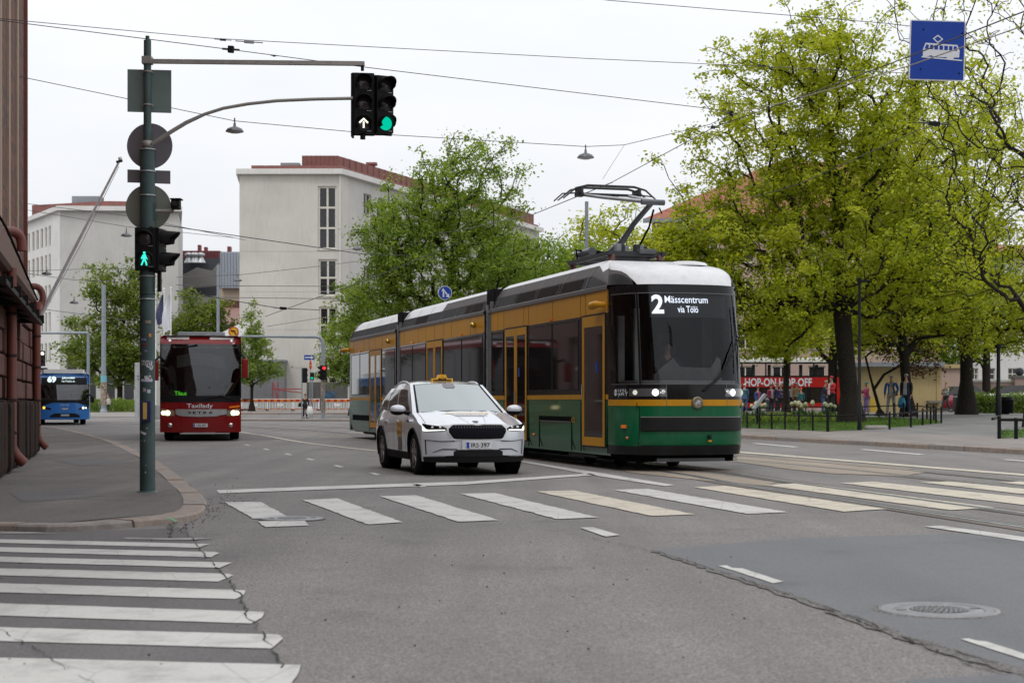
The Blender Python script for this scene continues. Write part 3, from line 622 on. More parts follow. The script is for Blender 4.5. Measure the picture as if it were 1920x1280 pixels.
# green tree behind the tram
tree('street_tree', 'broad fresh green tree rising behind the middle of the tram beside the white office block', (wx(845, 80), 80, .1),
     [(-1.0, 0, 7.5, 4.3, 4, 3.6, 1.2), (1.0, 0, 11.4, 3.2, 3, 3.2, .75), (-2.6, 0, 9.6, 2.2, 2.4, 2.9, .42), (3.6, 0, 6.5, 2.8, 3, 2.8, .6), (-3.6, 0, 5.4, 2.2, 2.4, 2, .35)], .34, 3.0, 1200, 50, .15, lf_grn, 41, .30, top=9.5)
tree('street_tree', 'round green tree crown low behind the tram roof, between the broad tree and the pantograph', (wx(1015, 88), 88, .1), [(-.3, 0, 6.6, 3.8, 3, 3.6, 1), (2.0, 0, 7.6, 2.4, 2.4, 2.6, .5), (2.4, 0, 5.2, 2.8, 2.6, 2.6, .5), (-2.4, 0, 8.6, 2.2, 2.2, 2.4, .4)], .26, 2.5, 680, 56, .17, lf_grn, 43, .4, top=6)
tree('street_tree', 'light yellow-green tree seen through the raised pantograph', (wx(1140, 92), 92, .2), [(0, 0, 9.2, 2.8, 2.6, 3.4, 1), (-2.4, 0, 7, 3, 2.5, 3.2, .8), (3, 0, 6.4, 2.2, 2.2, 2.4, .5)], .24, 3, 560, 26, .2, lf_yel, 47, .42, top=10)
tree('linden', 'small cone-shaped linden with light green leaves in front of the red and white barriers', (wx(472, 124), 124, .47), [(0, 0, 3.3, 2.5, 2.3, 1.0, 1), (0, 0, 4.9, 1.7, 1.6, 1.2, .6), (.1, 0, 6.7, .8, .8, 1.7, .3)], .12, 1.6, 330, 26, .19, lf_lime, 51, .24, top=8, group=None)
tree('linden', 'light green linden partly hidden by the rear end of the tram', (wx(662, 112), 112, .47), [(0, 0, 4.8, 2.6, 2.4, 2.2, 1), (.3, 0, 7.4, 1.2, 1.2, 2.0, .35), (-.4, 0, 3.0, 2.6, 2, 1, .4)], .14, 1.6, 330, 34, .2, lf_lime, 55, .3, top=8.4)
tree('maple', 'dark green maple standing before the pale office block behind the blue bus', (wx(225, 138), 138, .35), [(-1.5, 0, 5.6, 3.8, 3, 3.4, 1), (-1.2, 0, 10.5, 2.0, 2, 2.4, .35), (1.6, 0, 9.8, 1.6, 2, 3.4, .4), (1.6, 0, 4.2, 2.2, 2.4, 1.9, .4)], .24, 2.3, 620, 34, .27, lf_dark, 61, .42, top=7)
tree('maple', 'olive green tree with dense foliage behind the flags and the red coach', (wx(378, 142), 142, .35), [(0, 0, 7.2, 3.0, 3, 3.2, 1), (1.8, 0, 5.6, 2.2, 2, 2, .4), (-1.6, 0, 5.5, 2, 2, 2.4, .4)], .2, 2.3, 480, 38, .27, lf_dark, 67, .42, top=8)

# ============================================================ BUILDINGS
def mk_wall(name, col, win=None, dirt=.15):
    return M(name, col, .88, var=.07, scale=.5, bump=.15, bscale=8, dirt=dirt, spec=.25)
m_wb = mk_wall('render_offwhite', (.56, .535, .49), dirt=.12); m_wb2 = mk_wall('render_grey_white', (.50, .49, .46), dirt=.12); m_wbs = mk_wall('render_bright', (.66, .65, .62))
m_redroof = M('red_sheet_roof', (.20, .075, .062), .6, var=.15, scale=2); m_glassd = M('dark_window_glass', (.018, .018, .022), .08, spec=.6, var=.3)
m_frame = M('window_frame_white', (.60, .57, .5), .6); m_pink = mk_wall('pink_render', (.42, .31, .265)); m_tile = M('roof_tiles', (.26, .09, .055), .8, var=.3, scale=4, bump=.5, bscale=15)
m_yel = mk_wall('yellow_render', (.44, .34, .17), dirt=.25)
def facade_xy(p0, p1):
    """returns (T) frame: local x along the wall from p0 to p1, y inward(away), z up"""
    a = math.atan2(p1[1]-p0[1], p1[0]-p0[0]); return Matrix.Translation((p0[0], p0[1], 0)) @ Matrix.Rotation(a, 4, 'Z'), math.hypot(p1[0]-p0[0], p1[1]-p0[1])
def wall_openings(b, T, L, z0, z1, ops, m, depth=.25):
    """wall sheet in local xz with rectangular openings and reveals; ops=(x0,x1,za,zb)"""
    xs = sorted(set([0, L]+[v for o in ops for v in o[:2]])); zs = sorted(set([z0, z1]+[v for o in ops for v in o[2:4]]))
    for i in range(len(xs)-1):
        for j in range(len(zs)-1):
            cx, cz = (xs[i]+xs[i+1])/2, (zs[j]+zs[j+1])/2
            if any(o[0] < cx < o[1] and o[2] < cz < o[3] for o in ops): continue
            b.add([(xs[i], 0, zs[j]), (xs[i+1], 0, zs[j]), (xs[i+1], 0, zs[j+1]), (xs[i], 0, zs[j+1])], [(0, 1, 2, 3)], m, False, T)
    for o in ops:
        x0, x1, a, c = o[:4]
        for q in ([(x0, 0, a), (x0, depth, a), (x0, depth, c), (x0, 0, c)], [(x1, 0, a), (x1, 0, c), (x1, depth, c), (x1, depth, a)], [(x0, 0, c), (x0, depth, c), (x1, depth, c), (x1, 0, c)], [(x0, 0, a), (x1, 0, a), (x1, depth, a), (x0, depth, a)]):
            b.add(q, [(0, 1, 2, 3)], m, False, T)
def window(parent, T, x0, x1, a, c, nx=2, nz_=2, fr=.08, depth=.2, mf=None, mg=None, sill=True):
    b = MB(); mf = mf or m_frame; d = depth
    for i in range(nx+1): X = lerp(x0+fr/2, x1-fr/2, i/nx); b.add(*bb((X, d-.03, (a+c)/2), (fr, .06, c-a)), mf, False, T)
    for j in range(nz_+1): Z = lerp(a+fr/2, c-fr/2, j/nz_); b.add(*bb(((x0+x1)/2, d-.032, Z), (x1-x0-.01, .06, fr)), mf, False, T)
    if sill: b.add(*bb(((x0+x1)/2, -.02, a-.04), (x1-x0+.16, .14, .06)), mf, False, T)
    w = b.build('window', parent)
    g = MB(); g.add([(x0, d+.01, a), (x1, d+.01, a), (x1, d+.01, c), (x0, d+.01, c)], [(0, 1, 2, 3)], mg or m_glassd, False, T); g.build('pane', w); return w
def bb(c, d):
    V, F = bevbox(d[0], d[1], d[2], 0); return [(v[0]+c[0], v[1]+c[1], v[2]+c[2]) for v in V], F
# --- main white office block (ahead)
B1 = thing('office_block', 'tall off-white office block with a tall stairwell window and red sheet roof behind the barriers', 'building', (0, 0, 0))
Y1 = 135; zt = wz(327, Y1); p0 = (wx(449, Y1), Y1); p1 = (wx(640, Y1), Y1); p1b = (wx(650, Y1+1.2)+.1, Y1+1.4); p2 = (3.0, 181)
b = MB(); T, L = facade_xy(p0, p1); k = 3000/Y1
def lx(px): return wx(px, Y1)-p0[0]
wins = [(lx(596), lx(631.5), wz(467.5, Y1), wz(349, Y1), 3), (lx(597), lx(632), wz(555, Y1), wz(486, Y1), 2), (lx(598), lx(632.5), wz(643, Y1), wz(575, Y1), 2), (lx(598), lx(633), wz(745, Y1), wz(668, Y1), 2)]
wall_openings(b, T, L, .2, zt, [w[:4] for w in wins], m_wb)
b.add([(p1[0], p1[1], .2), (p1b[0], p1b[1], .2), (p1b[0], p1b[1], zt), (p1[0], p1[1], zt)], [(0, 1, 2, 3)], m_wb)
T2, L2 = facade_xy(p1b, p2); ops2 = []
for fl in range(6):
    for i in range(16): x = 3+i*2.9; ops2.append((x, x+1.5, 1.8+fl*3.15, 3.6+fl*3.15))
wall_openings(b, T2, L2, .2, zt, ops2, m_wb2)
b.add([(p0[0], p0[1], .2), (p0[0]-4, p0[1]+30, .2), (p0[0]-4, p0[1]+30, zt), (p0[0], p0[1], zt)], [(3, 2, 1, 0)], m_wb2)
b.build('wall', B1)
for w in wins: window(B1, T, w[0], w[1], w[2], w[3], 2, w[4], .16, .2)
for q in ops2[:]: window(B1, T2, *q, 2, 1, .07, .2)
b = MB(); poly = [(p0[0]-.22, p0[1]-.4), (p1[0]+.1, p1[1]-.5), (p1b[0]+.45, p1b[1]-.1), (p2[0]+.6, p2[1]), (p2[0]-18, p2[1]+2), (p0[0]-4, p0[1]+30)]
b.prism(poly, zt-.02, zt+.42, m_wbs); b.build('cornice', B1)
b = MB(); b.prism([(p0[0]+1, p0[1]), (p1[0], p1[1]), (p1b[0], p1b[1]+.5), (p2[0], p2[1]), (p2[0]-17, p2[1]), (p0[0]-3, p0[1]+28)], zt+.42, zt+.75, m_redroof)
zp = wz(292, Y1+3); a0 = (wx(567, Y1+3), Y1+3); a1 = (wx(633, Y1+3), Y1+3); a2 = (p2[0]-.6, p2[1]+.5)
b.prism([a0, a1, a2, (a2[0]-8, a2[1]), (a0[0], a0[1]+25)], zt+.7, zp, m_redroof)
for i in range(9): x = lerp(a0[0], a1[0], i/8); b.box((x, a0[1]-.03, (zt+.7+zp)/2), (.06, .08, zp-zt-.7), m_redroof)
for i in range(42): t = i/41; b.box((lerp(a1[0], a2[0], t)+.03, lerp(a1[1], a2[1], t), (zt+.7+zp)/2), (.08, .08, zp-zt-.7), m_redroof)
b.box((lerp(a1[0], a2[0], .42), lerp(a1[1], a2[1], .42)-.15, zt+1.5), (.3, 1.6, 1.1), m_dark, rz=0)
b.cyl((p1[0]-.1, p1[1]-.1, 1), (p1[0]-.1, p1[1]-.1, zt), .07, m_wbs, 8)
for zj in (4.1, 7.3, 10.5, 13.9): b.box(((p0[0]+p1[0])/2, Y1-.005, zj), (p1[0]-p0[0]-.1, .02, .03), m_wb2)
b.box((wx(545, Y1+2), Y1+2, zt+.95), (1.6, 1, .5), m_greysteel); b.cyl((wx(697, Y1+14), Y1+14, zp), (wx(697, Y1+14), Y1+14, zp+.8), .35, m_redroof); b.box((wx(697, Y1+14), Y1+14, zp+.9), (1, 1, .2), m_redroof)
b.build('roof', B1)
# --- left white office block
B2 = thing('office_block', 'pale office block on the far left with rows of narrow windows', 'building', (0, 0, 0))
Y2 = 185; zt2 = wz(395, Y2); q0 = (wx(112, Y2), Y2); q1 = (wx(331, Y2), Y2+1); qm = (q0[0]-13, q0[1]+22)
b = MB(); T, L = facade_xy(qm, q0); ops = []; u = L
def s_at(px):  # position along receding left wall for a pixel column
    kk = (px-960)/3000; dx, dy = (q0[0]-qm[0])/L, (q0[1]-qm[1])/L; return (kk*qm[1]-qm[0])/(dx-kk*dy)
for (ya, yb) in [(422, 460), (475, 512), (533, 568), (584, 622), (642, 680), (700, 735)]:
    for (xa, xb) in [(52, 56), (60, 64.5), (68, 72.5), (76, 80.5), (84, 88), (91, 95)]:
        ops.append((s_at(xa), s_at(xb), wz(yb, Y2+3), wz(ya, Y2+3)))
ops = [(min(o[0], o[1]), max(o[0], o[1]), o[2], o[3]) for o in ops]
wall_openings(b, T, L, 0, zt2, ops, m_wbs, .2); T3, L3 = facade_xy(q0, q1); ops3 = [(lerp(0, L3, .02+.16*i)+.5, lerp(0, L3, .02+.16*i)+1.7, .3, 6.2) for i in range(6)]
wall_openings(b, T3, L3, 0, zt2, ops3, m_wb2, .5); b.add([(q1[0], q1[1], 0), (q1[0]-3.6, q1[1]+20, 0), (q1[0]-3.6, q1[1]+20, zt2), (q1[0], q1[1], zt2)], [(0, 1, 2, 3)], m_wb2)
b.build('wall', B2)
mgl = M('pale_window_glass', (.12, .125, .13), .15, spec=.6)
for o in ops: window(B2, T, *o, 1, 1, .12, .18, mg=mgl, sill=False)
for o in ops3: window(B2, T3, *o, 1, 2, .1, .45, mf=m_greysteel)
b = MB(); b.prism([(q0[0]-.1, q0[1]-.7), (q1[0]+.6, q1[1]-.7), (q1[0]-3.8, q1[1]+20), (qm[0], qm[1]+6), (qm[0]-.7, qm[1])], zt2-.02, zt2+.5, m_wbs); b.build('cornice', B2)
b = MB(); r0 = wx(133, Y2+8); b.prism([(r0-5, Y2+9), (wx(200, Y2+5), Y2+5), (wx(325, Y2+6), Y2+6), (wx(318, Y2+20), Y2+20), (r0-5, Y2+20)], zt2+.5, wz(379, Y2+6), m_redroof)
b.box((wx(165, Y2+8), Y2+8, zt2+2.1), (3.4, 2, 1), m_greysteel, bev=.1); b.build('roof', B2)
# wall mounted board
b = MB(); b.box((wx(233, Y2-.3), Y2-.3, wz(605, Y2-.3)), (1.7, .2, 1.5), M('board_grey', (.42, .4, .37), .7), bev=.03); b.build('sign_board', B2)
# --- middle distance: roofs between the two blocks
B3 = thing('brewery_roofscape', 'dark building with ventilation cowls and a red roof between the two pale blocks', 'building', (0, 0, 0)); Y3 = 210
m_dk = M('dark_cladding', (.045, .05, .06), .7, dirt=.2); m_red2 = M('red_cladding', (.17, .03, .035), .6); m_grey2 = M('grey_slate', (.17, .16, .15), .8)
def px_box(b, x0, x1, y0, y1, Y, d, m): b.box(((wx(x0, Y)+wx(x1, Y))/2, Y+d/2, (wz(y0, Y)+wz(y1, Y))/2), (wx(x1, Y)-wx(x0, Y), d, wz(y0, Y)-wz(y1, Y)), m)
b = MB(); px_box(b, 332, 448, 484, 700, Y3, 10, m_dk); px_box(b, 332, 415, 555, 700, Y3-2, 3, m_wb2)
b.plate([(wx(345, Y3-3), wz(545, Y3)), (wx(345, Y3-3), wz(520, Y3)), (wx(372, Y3-3), wz(506, Y3)), (wx(400, Y3-3), wz(512, Y3)), (wx(412, Y3-3), wz(498, Y3)), (wx(412, Y3-3), wz(540, Y3))], Y3-4, Y3-2.5, m_grey2)
b.build('wall', B3)
b = MB(); px_box(b, 338, 412, 470, 488, Y3+3, 8, m_red2)
for x in (373, 385): px_box(b, x-2.5, x+2.5, 459 if x < 380 else 463, 472, Y3+4, 1, m_red2)
for i in range(12): x = 340+i*6; px_box(b, x, x+.6, 471, 487, Y3+2.8, .3, m_dk)
b.build('roof', B3)
for x in (354, 363, 368, 377):
    b = MB(); X = wx(x, Y3-1); b.lathe((X, Y3-1, wz(494, Y3)), 'z', [(0, .65), (.55, .35), (.8, .3), (.9, .5), (1.2, .5), (1.35, .1)], m_steel, 16); b.build('ventilation_cowl', B3)
B4 = thing('grey_metal_building', 'light grey metal-clad box with cream wall and red lean-to beneath, left of the white block', 'building', (0, 0, 0))
m_mc = M('grey_metal_cladding', (.33, .36, .41), .5, .2, dirt=.1); b = MB(); px_box(b, 413, 460, 472, 540, 190, 12, m_mc)
for i in range(7): x = 415+i*5.5; px_box(b, x, x+.5, 474, 540, 189.9, .3, m_greysteel)
b.build('upper_wall', B4); b = MB(); px_box(b, 412, 460, 541, 765, 191, 8, mk_wall('cream_render', (.55, .47, .36))); px_box(b, 395, 460, 564, 577, 187, 4, M('maroon_band', (.1, .03, .03), .7)); b.build('lower_wall', B4)
b = MB(); px_box(b, 426, 432, 462, 473, 194, 1, m_red2); b.add([(wx(380, 180), 180, wz(608, 180)), (wx(460, 180), 180, wz(608, 180)), (wx(460, 187), 187, wz(577, 187)), (wx(400, 187), 187, wz(577, 187))], [(0, 1, 2, 3)], M('rust_roof', (.24, .13, .11), .6)); px_box(b, 380, 460, 608, 765, 180, 3, m_dk); b.build('roof', B4)
# awning tent, white
b = MB(); Yt = 128; b.plate([(wx(412, Yt), wz(625, Yt)), (wx(455, Yt), wz(604, Yt)), (wx(460, Yt), wz(606, Yt)), (wx(460, Yt), wz(632, Yt)), (wx(412, Yt), wz(632, Yt))], Yt, Yt+3, m_white); tag(b.build('canopy_roof'), 'white sloping canopy top just above the red coach roof', 'canopy')
# --- grey service building + corrugated fence at foot of B1
B5 = thing('grey_shed', 'low grey rendered annex at the foot of the white office block behind the barriers', 'shed', (0, 0, 0)); b = MB(); px_box(b, 400, 532, 677, 778, 133.2, 1.7, M('grey_annex', (.2, .2, .215), .8, dirt=.3)); b.build('wall', B5)
b = MB(); px_box(b, 399, 533, 674, 678, 133.0, 2, m_greysteel); b.build('roof', B5)
b = MB(); Yc = 133.5; x0, x1 = wx(575, Yc), wx(652, Yc); n = 60; V = []
for i in range(n+1): x = lerp(x0, x1, i/n); V += [(x, Yc+(.12 if i % 2 else 0), .3), (x, Yc+(.12 if i % 2 else 0), wz(716, Yc))]
b.add(V, [(2*i, 2*i+2, 2*i+3, 2*i+1) for i in range(n)], M('corrugated_sheet', (.24, .235, .225), .6, .2, dirt=.4))
fe = b.build('corrugated_fence'); tag(fe, 'grey corrugated site fence with blue graffiti behind the far crossing', 'fence')
b = MB(); gr = M('blue_graffiti', (.06, .16, .3), .7); r5 = random.Random(2)
for i in range(5):
    cx = wx(607+i*4, Yc); P = [(cx+.25*math.sin(t*1.9+i)+.05*t, Yc-.02, 1.6+.5*math.cos(t*1.3+i*2)) for t in range(7)]; b.tube(P, .022, gr, 5)
b.build('graffiti', fe)
# scaffold
t = thing('scaffold_frame', 'red tubular scaffold frame on the pavement before the white block', 'scaffold', (0, 132.3, 0)); mr_ = M('red_scaffold', (.3, .05, .05), .5); b = MB()
for x in (511, 521, 566): b.cyl((wx(x, 132.3), 0, .4), (wx(x, 132.3), 0, wz(716, 132.3)), .05, mr_, 6)
for (a, c, e, f) in [(511, 729, 566, 729), (521, 731, 566, 736), (511, 748, 566, 748), (511, 716, 521, 748), (511, 770, 566, 766)]: b.cyl((wx(a, 132.3), 0, wz(c, 132.3)), (wx(e, 132.3), 0, wz(f, 132.3)), .045, mr_, 6)
b.build('tubes', t)
# --- right: pink house
B6 = thing('pink_house', 'long pink rendered house with a red tiled hipped roof behind the big tree', 'building', (0, 0, 0)); Y6 = 112; e0 = (wx(1222, Y6), Y6); e1 = (wx(1765, Y6), Y6-2); ze = wz(412, Y6)
b = MB(); T, L = facade_xy(e0, e1); ops = []
for fl in range(4):
    for i in range(8): ops.append((1.0+i*2.45, 2.2+i*2.45, 1.9+fl*3.0, 3.7+fl*3.0))
wall_openings(b, T, L, .3, ze, ops, m_pink); b.add([(e0[0], e0[1], .3), (e0[0]+4, e0[1]+14, .3), (e0[0]+4, e0[1]+14, ze), (e0[0], e0[1], ze)], [(3, 2, 1, 0)], m_pink); b.build('wall', B6)
for o in ops: window(B6, T, *o, 2, 2, .08, .18)
b = MB(); rz_ = wz(303, Y6+7); A = [(e0[0]-.6, e0[1]-.6, ze), (e1[0]+.6, e1[1]-.6, ze), (e1[0]+.6, e1[1]+14.6, ze), (e0[0]+3.4, e0[1]+14.6, ze), (wx(1455, Y6+7), Y6+7, rz_), (wx(1600, Y6+7), Y6+7, rz_)]
b.add(A, [(0, 1, 5, 4), (1, 2, 5), (2, 3, 4, 5), (3, 0, 4)], m_tile); b.build('roof', B6)
b = MB(); b.box(((e0[0]+e1[0])/2, Y6-1.5, ze-.12), (e1[0]-e0[0]+1.4, .5, .25), m_greysteel, rz=math.atan2(-2, e1[0]-e0[0])); b.build('gutter', B6)
# kiosk
B7 = thing('yellow_kiosk', 'low yellow rendered kiosk with a flat overhanging roof behind the two standing men', 'kiosk', (0, 0, 0)); Y7 = 84; b = MB(); px_box(b, 1622, 1765, 686, 800, Y7, 5, m_yel); b.box((wx(1700, Y7), Y7-.03, 1.6), (.05, .06, 2.6), m_yel); b.box((wx(1757, Y7), Y7-.02, 1.5), (.05, .06, 2.8), m_yel)
b.build('wall', B7); b = MB(); px_box(b, 1612, 1772, 679, 687, Y7-.6, 6.2, m_greysteel); b.build('roof', B7); b = MB(); px_box(b, 1742, 1767, 751, 755, Y7-.5, .5, m_grey2); b.build('counter_shelf', B7)
b = MB(); px_box(b, 1632, 1645, 746, 778, Y7-.15, .14, M('yellow_panel', (.5, .33, .05), .5)); b.build('door', B7)
B8 = thing('pink_garden_wall_house', 'plain pink-beige wall between the kiosk and the tall tree trunk', 'building', (0, 0, 0)); b = MB(); px_box(b, 1755, 1812, 690, 800, 96, 3, m_pink); b.build('wall', B8); b = MB(); px_box(b, 1753, 1814, 683, 690, 95.8, 3.4, m_yel); b.build('coping', B8); b = MB(); px_box(b, 1764, 1812, 745, 750, 95.5, .4, m_grey2); px_box(b, 1764, 1812, 750, 775, 95.7, .2, m_dk); b.build('plinth', B8)
# white house right
B9 = thing('white_house', 'white rendered house with tall dark windows at the far right behind the garden wall', 'building', (0, 0, 0)); Y9 = 125; h0 = (wx(1790, Y9), Y9); h1 = (wx(2140, Y9), Y9); b = MB(); T, L = facade_xy(h0, h1)
def hx(px): return wx(px, Y9)-h0[0]
ops = []
for (ya, yb) in [(690, 712), (590, 650), (500, 555)]:
    for (xa, xb) in [(1822, 1834), (1848, 1866), (1890, 1908), (1940, 1958), (2000, 2018)]: ops.append((hx(xa), hx(xb), wz(yb, Y9), wz(ya, Y9)))
wall_openings(b, T, L, .3, wz(478, Y9), ops, m_wbs); b.add([(h0[0], Y9, .3), (h0[0], Y9+12, .3), (h0[0], Y9+12, wz(478, Y9)), (h0[0], Y9, wz(478, Y9))], [(3, 2, 1, 0)], m_wbs); b.build('wall', B9)
for o in ops: window(B9, T, *o, 2, 2, .07, .18)
b = MB(); b.add([(h0[0]-.5, Y9-.6, wz(478, Y9)), (h1[0], Y9-.6, wz(478, Y9)), (h1[0], Y9+6, wz(445, Y9)), (h0[0]+3, Y9+6, wz(445, Y9))], [(0, 1, 2, 3)], m_tile); b.add([(h0[0]-.5, Y9-.6, wz(478, Y9)), (h0[0]+3, Y9+6, wz(445, Y9)), (h0[0]-.5, Y9+12, wz(478, Y9))], [(0, 1, 2)], m_tile); b.build('roof', B9)
B10 = thing('garden_wall', 'pinkish garden wall with pale coping and a stone ball on its pier, behind the hedge', 'wall', (0, 0, 0)); Y10 = 100; b = MB(); px_box(b, 1816, 2100, 716, 790, Y10, .5, m_pink); b.build('wall', B10); b = MB(); px_box(b, 1814, 1902, 712, 716, Y10-.1, .7, m_wbs); b.build('coping', B10)
b = MB(); px_box(b, 1903, 1922, 708, 790, Y10-.4, .8, m_pink); px_box(b, 1900, 1925, 704, 709, Y10-.5, 1, m_grey2); b.build('pier', B10); b = MB(); b.sphere((wx(1912, Y10), Y10, wz(697, Y10)), .27, m_dk); b.cyl((wx(1912, Y10), Y10, wz(705, Y10)), (wx(1912, Y10), Y10, wz(700, Y10)), .12, m_dk); b.build('stone_ball', B10)
# hedges
def hedge(label, x0, x1, y, z0, h, w, n, lm, seed):
    rs = np.random.RandomState(seed); T = thing('hedge', label, 'hedge', ((x0+x1)/2, y, z0)); L = x1-x0
    P = rs.uniform(-1, 1, (n, 3)); k = np.argmax(np.abs(P)*np.array((.3, 1, 1)), axis=1); C = P*np.array((L/2, w/2, h/2))
    C[:, 2] += h/2+rs.normal(0, .06, n)+.05*np.sin(C[:, 0]*3); C[:, 1] += rs.normal(0, .05, n); N1 = rs.normal(size=(n, 3)); N1 /= np.linalg.norm(N1, axis=1)[:, None]; U = np.cross(N1, rs.normal(size=(n, 3))); U /= np.linalg.norm(U, axis=1)[:, None]; W_ = np.cross(N1, U); S = .1
    Q = np.stack([C-U*S*.6, C+W_*S*.4, C+U*S*.6, C-W_*S*.4], axis=1); fast('foliage', Q.reshape(-1, 3), np.arange(n*4).reshape(-1, 4), [lm], T)
    b = MB()
    for i in range(max(3, int(L/.5))): x = -L/2+.2+i*.5; b.tube([(x, 0, 0), (x+.05, .05, h*.4), (x-.1, -.05, h*.85)], [.03, .02, .01], m_bark2, 5)
    b.build('stems', T)
hedge('clipped light green hedge along the garden wall at the right', wx(1820, 78), wx(1955, 78), 78, .62, .95, .9, 7000, lf_lime, 3)
hedge('low dark green hedge behind the blue bus and the standing woman', wx(165, 132), wx(255, 132), 132, .35, 1.05, 1.4, 4000, lf_grn, 4)
# ============================================================ BRICK BUILDING (left)
def mk_brick(name):
    m, n, out = new_mat(name); L = n.links; b = n.nodes.new('ShaderNodeBsdfPrincipled'); b.inputs['Roughness'].default_value = .85; L.new(b.outputs[0], out.inputs[0])
    t = n.nodes.new('ShaderNodeTexCoord'); sx = n.nodes.new('ShaderNodeSeparateXYZ'); L.new(t.outputs['Object'], sx.inputs[0])
    ad_ = n.nodes.new('ShaderNodeMath'); ad_.operation = 'ADD'; L.new(sx.outputs[0], ad_.inputs[0]); L.new(sx.outputs[1], ad_.inputs[1])
    cb = n.nodes.new('ShaderNodeCombineXYZ'); L.new(ad_.outputs[0], cb.inputs[0]); L.new(sx.outputs[2], cb.inputs[1])
    bk = n.nodes.new('ShaderNodeTexBrick'); bk.inputs['Scale'].default_value = 1; bk.inputs['Brick Width'].default_value = .5; bk.inputs['Row Height'].default_value = .12; bk.inputs['Mortar Size'].default_value = .012
    bk.inputs['Color1'].default_value = (.17, .045, .022, 1); bk.inputs['Color2'].default_value = (.05, .02, .022, 1); bk.inputs['Mortar'].default_value = (.13, .09, .07, 1); L.new(cb.outputs[0], bk.inputs[0])
    L.new(bk.outputs[0], b.inputs['Base Color']); bp = n.nodes.new('ShaderNodeBump'); bp.inputs['Strength'].default_value = .5; bp.inputs['Distance'].default_value = .02; bp.invert = True; L.new(bk.outputs['Fac'], bp.inputs['Height']); L.new(bp.outputs[0], b.inputs['Normal']); _M[name] = m; return m
m_brick = mk_brick('dark_red_brick'); m_rust = M('rusticated_stone', (.115, .047, .036), .85, var=.3, scale=3, bump=.6, bscale=30); m_plin = M('rough_granite_plinth', (.034, .022, .017), .9, spec=.1, var=.35, scale=5, bump=1, bscale=14)
m_joint = M('joint_dark', (.035, .02, .017), .95); m_pipe = M('red_oxide_downpipe', (.15, .036, .023), .5, var=.12, dirt=.2); m_rib = M('beige_stone_rib', (.33, .24, .17), .85, dirt=.3); m_corn = M('brown_sheet_cornice', (.13, .062, .048), .55, var=.15)
def smooth3(P, n=4):
    out = []
    for i in range(len(P)-1):
        p0, p1, p2, p3 = P[max(0, i-1)], P[i], P[i+1], P[min(len(P)-1, i+2)]
        for j in range(n): t = j/n; out.append(tuple(.5*((2*p1[k])+(-p0[k]+p2[k])*t+(2*p0[k]-5*p1[k]+4*p2[k]-p3[k])*t*t+(-p0[k]+3*p1[k]-3*p2[k]+p3[k])*t**3) for k in (0, 1, 2)))
    return out+[P[-1]]
BB = thing('brick_corner_building', 'dark red brick corner building on a rusticated stone base at the left edge', 'building', (0, 0, 0))
wa, wb_ = (-3.8, 8), (-10.98, 36.72); TB, LB = facade_xy(wa, wb_)
def tb(b, x0, x1, y0, y1, z0, z1, m, bev=0):
    V, F = bevbox(x1-x0, y1-y0, z1-z0, bev); b.add([(v[0]+(x0+x1)/2, v[1]+(y0+y1)/2, v[2]+(z0+z1)/2) for v in V], F, m, False, TB)
r6 = random.Random(4)
b = MB(); tb(b, 0, LB-.02, .12, 8, .1, 3.6, m_joint)
zc = [1.28, 1.66, 2.05, 2.44, 2.83, 3.2, 3.5]
for j in range(6):
    x = 0
    while x < LB-.1:
        if j == 5: w = 1.1
        else: w = .62 if (int(x*10) % 2) else .85
        w = r6.choice([.6, .85]); e = min(LB, x+w)
        tb(b, x+.02, e-.02, 0 if r6.random() < .6 else .05, .3, zc[j]+.02, zc[j+1]-.02, m_rust, .035); x = e
tb(b, LB-.45, LB+.03, -.03, .5, .1, 3.5, m_rust); b.build('rusticated_base', BB)
b = MB(); x = 0
while x < LB-.05:
    w = r6.choice([.5, .62, .75]); e = min(LB, x+w); tb(b, x+.015, e-.015, -.14+r6.uniform(-.03, .03), .35, .1, 1.26+r6.uniform(-.03, .02), m_plin, .09); x = e
b.build('granite_plinth', BB)
b = MB(); tb(b, 0, LB-.05, .2, 9, 3.6, 17, m_brick); b.build('brick_wall', BB)
for k, xo in enumerate([4, 8, 12, 15.5, 18.2, 20.8, 23.3, 26.1]):
    b = MB(); tb(b, xo, xo+.5, .16, .3, 3.9, 17, m_rib); b.build('stone_rib', BB)
b = MB(); tb(b, LB-.3, LB-.1, .12, .3, 3.7, 17, m_pipe); b.build('corner_downpipe', BB)
b = MB(); V = []
for (x, z0, z1, pr) in [(0, 3.42, 3.95, -.16), (17.5, 3.42, 3.93, -.14), (LB+.12, 3.47, 3.57, -.07)]: V += [tuple(TB @ Vector(p)) for p in [(x, pr+.06, z0), (x, pr, z0+.05), (x, pr-.01, z1-.05), (x, pr+.04, z1), (x, .3, z1+.12), (x, .3, z0)]]
b.add(V, [(k*6+i, k*6+(i+1) % 6, k*6+6+(i+1) % 6, k*6+6+i) for k in range(2) for i in range(6)]+[tuple(range(12, 18))], m_corn); b.build('cornice', BB)
b = MB(); b.tube([tuple(TB @ Vector(p)) for p in [(0, -.17, 3.96), (17.5, -.15, 3.94), (LB+.12, -.08, 3.58)]], .022, m_dark, 5); b.build('cornice_edge', BB)
b = MB(); V = [(13, .05, 3.02), (24.2, .05, 2.98), (24.2, -.42, 2.80), (13, -.42, 2.84)]
b.add([tuple(TB @ Vector(v)) for v in V]+[tuple(TB @ Vector((v[0], v[1], v[2]-.07))) for v in V], [(0, 1, 2, 3), (7, 6, 5, 4), (0, 3, 7, 4), (1, 5, 6, 2), (2, 6, 7, 3)], m_black)
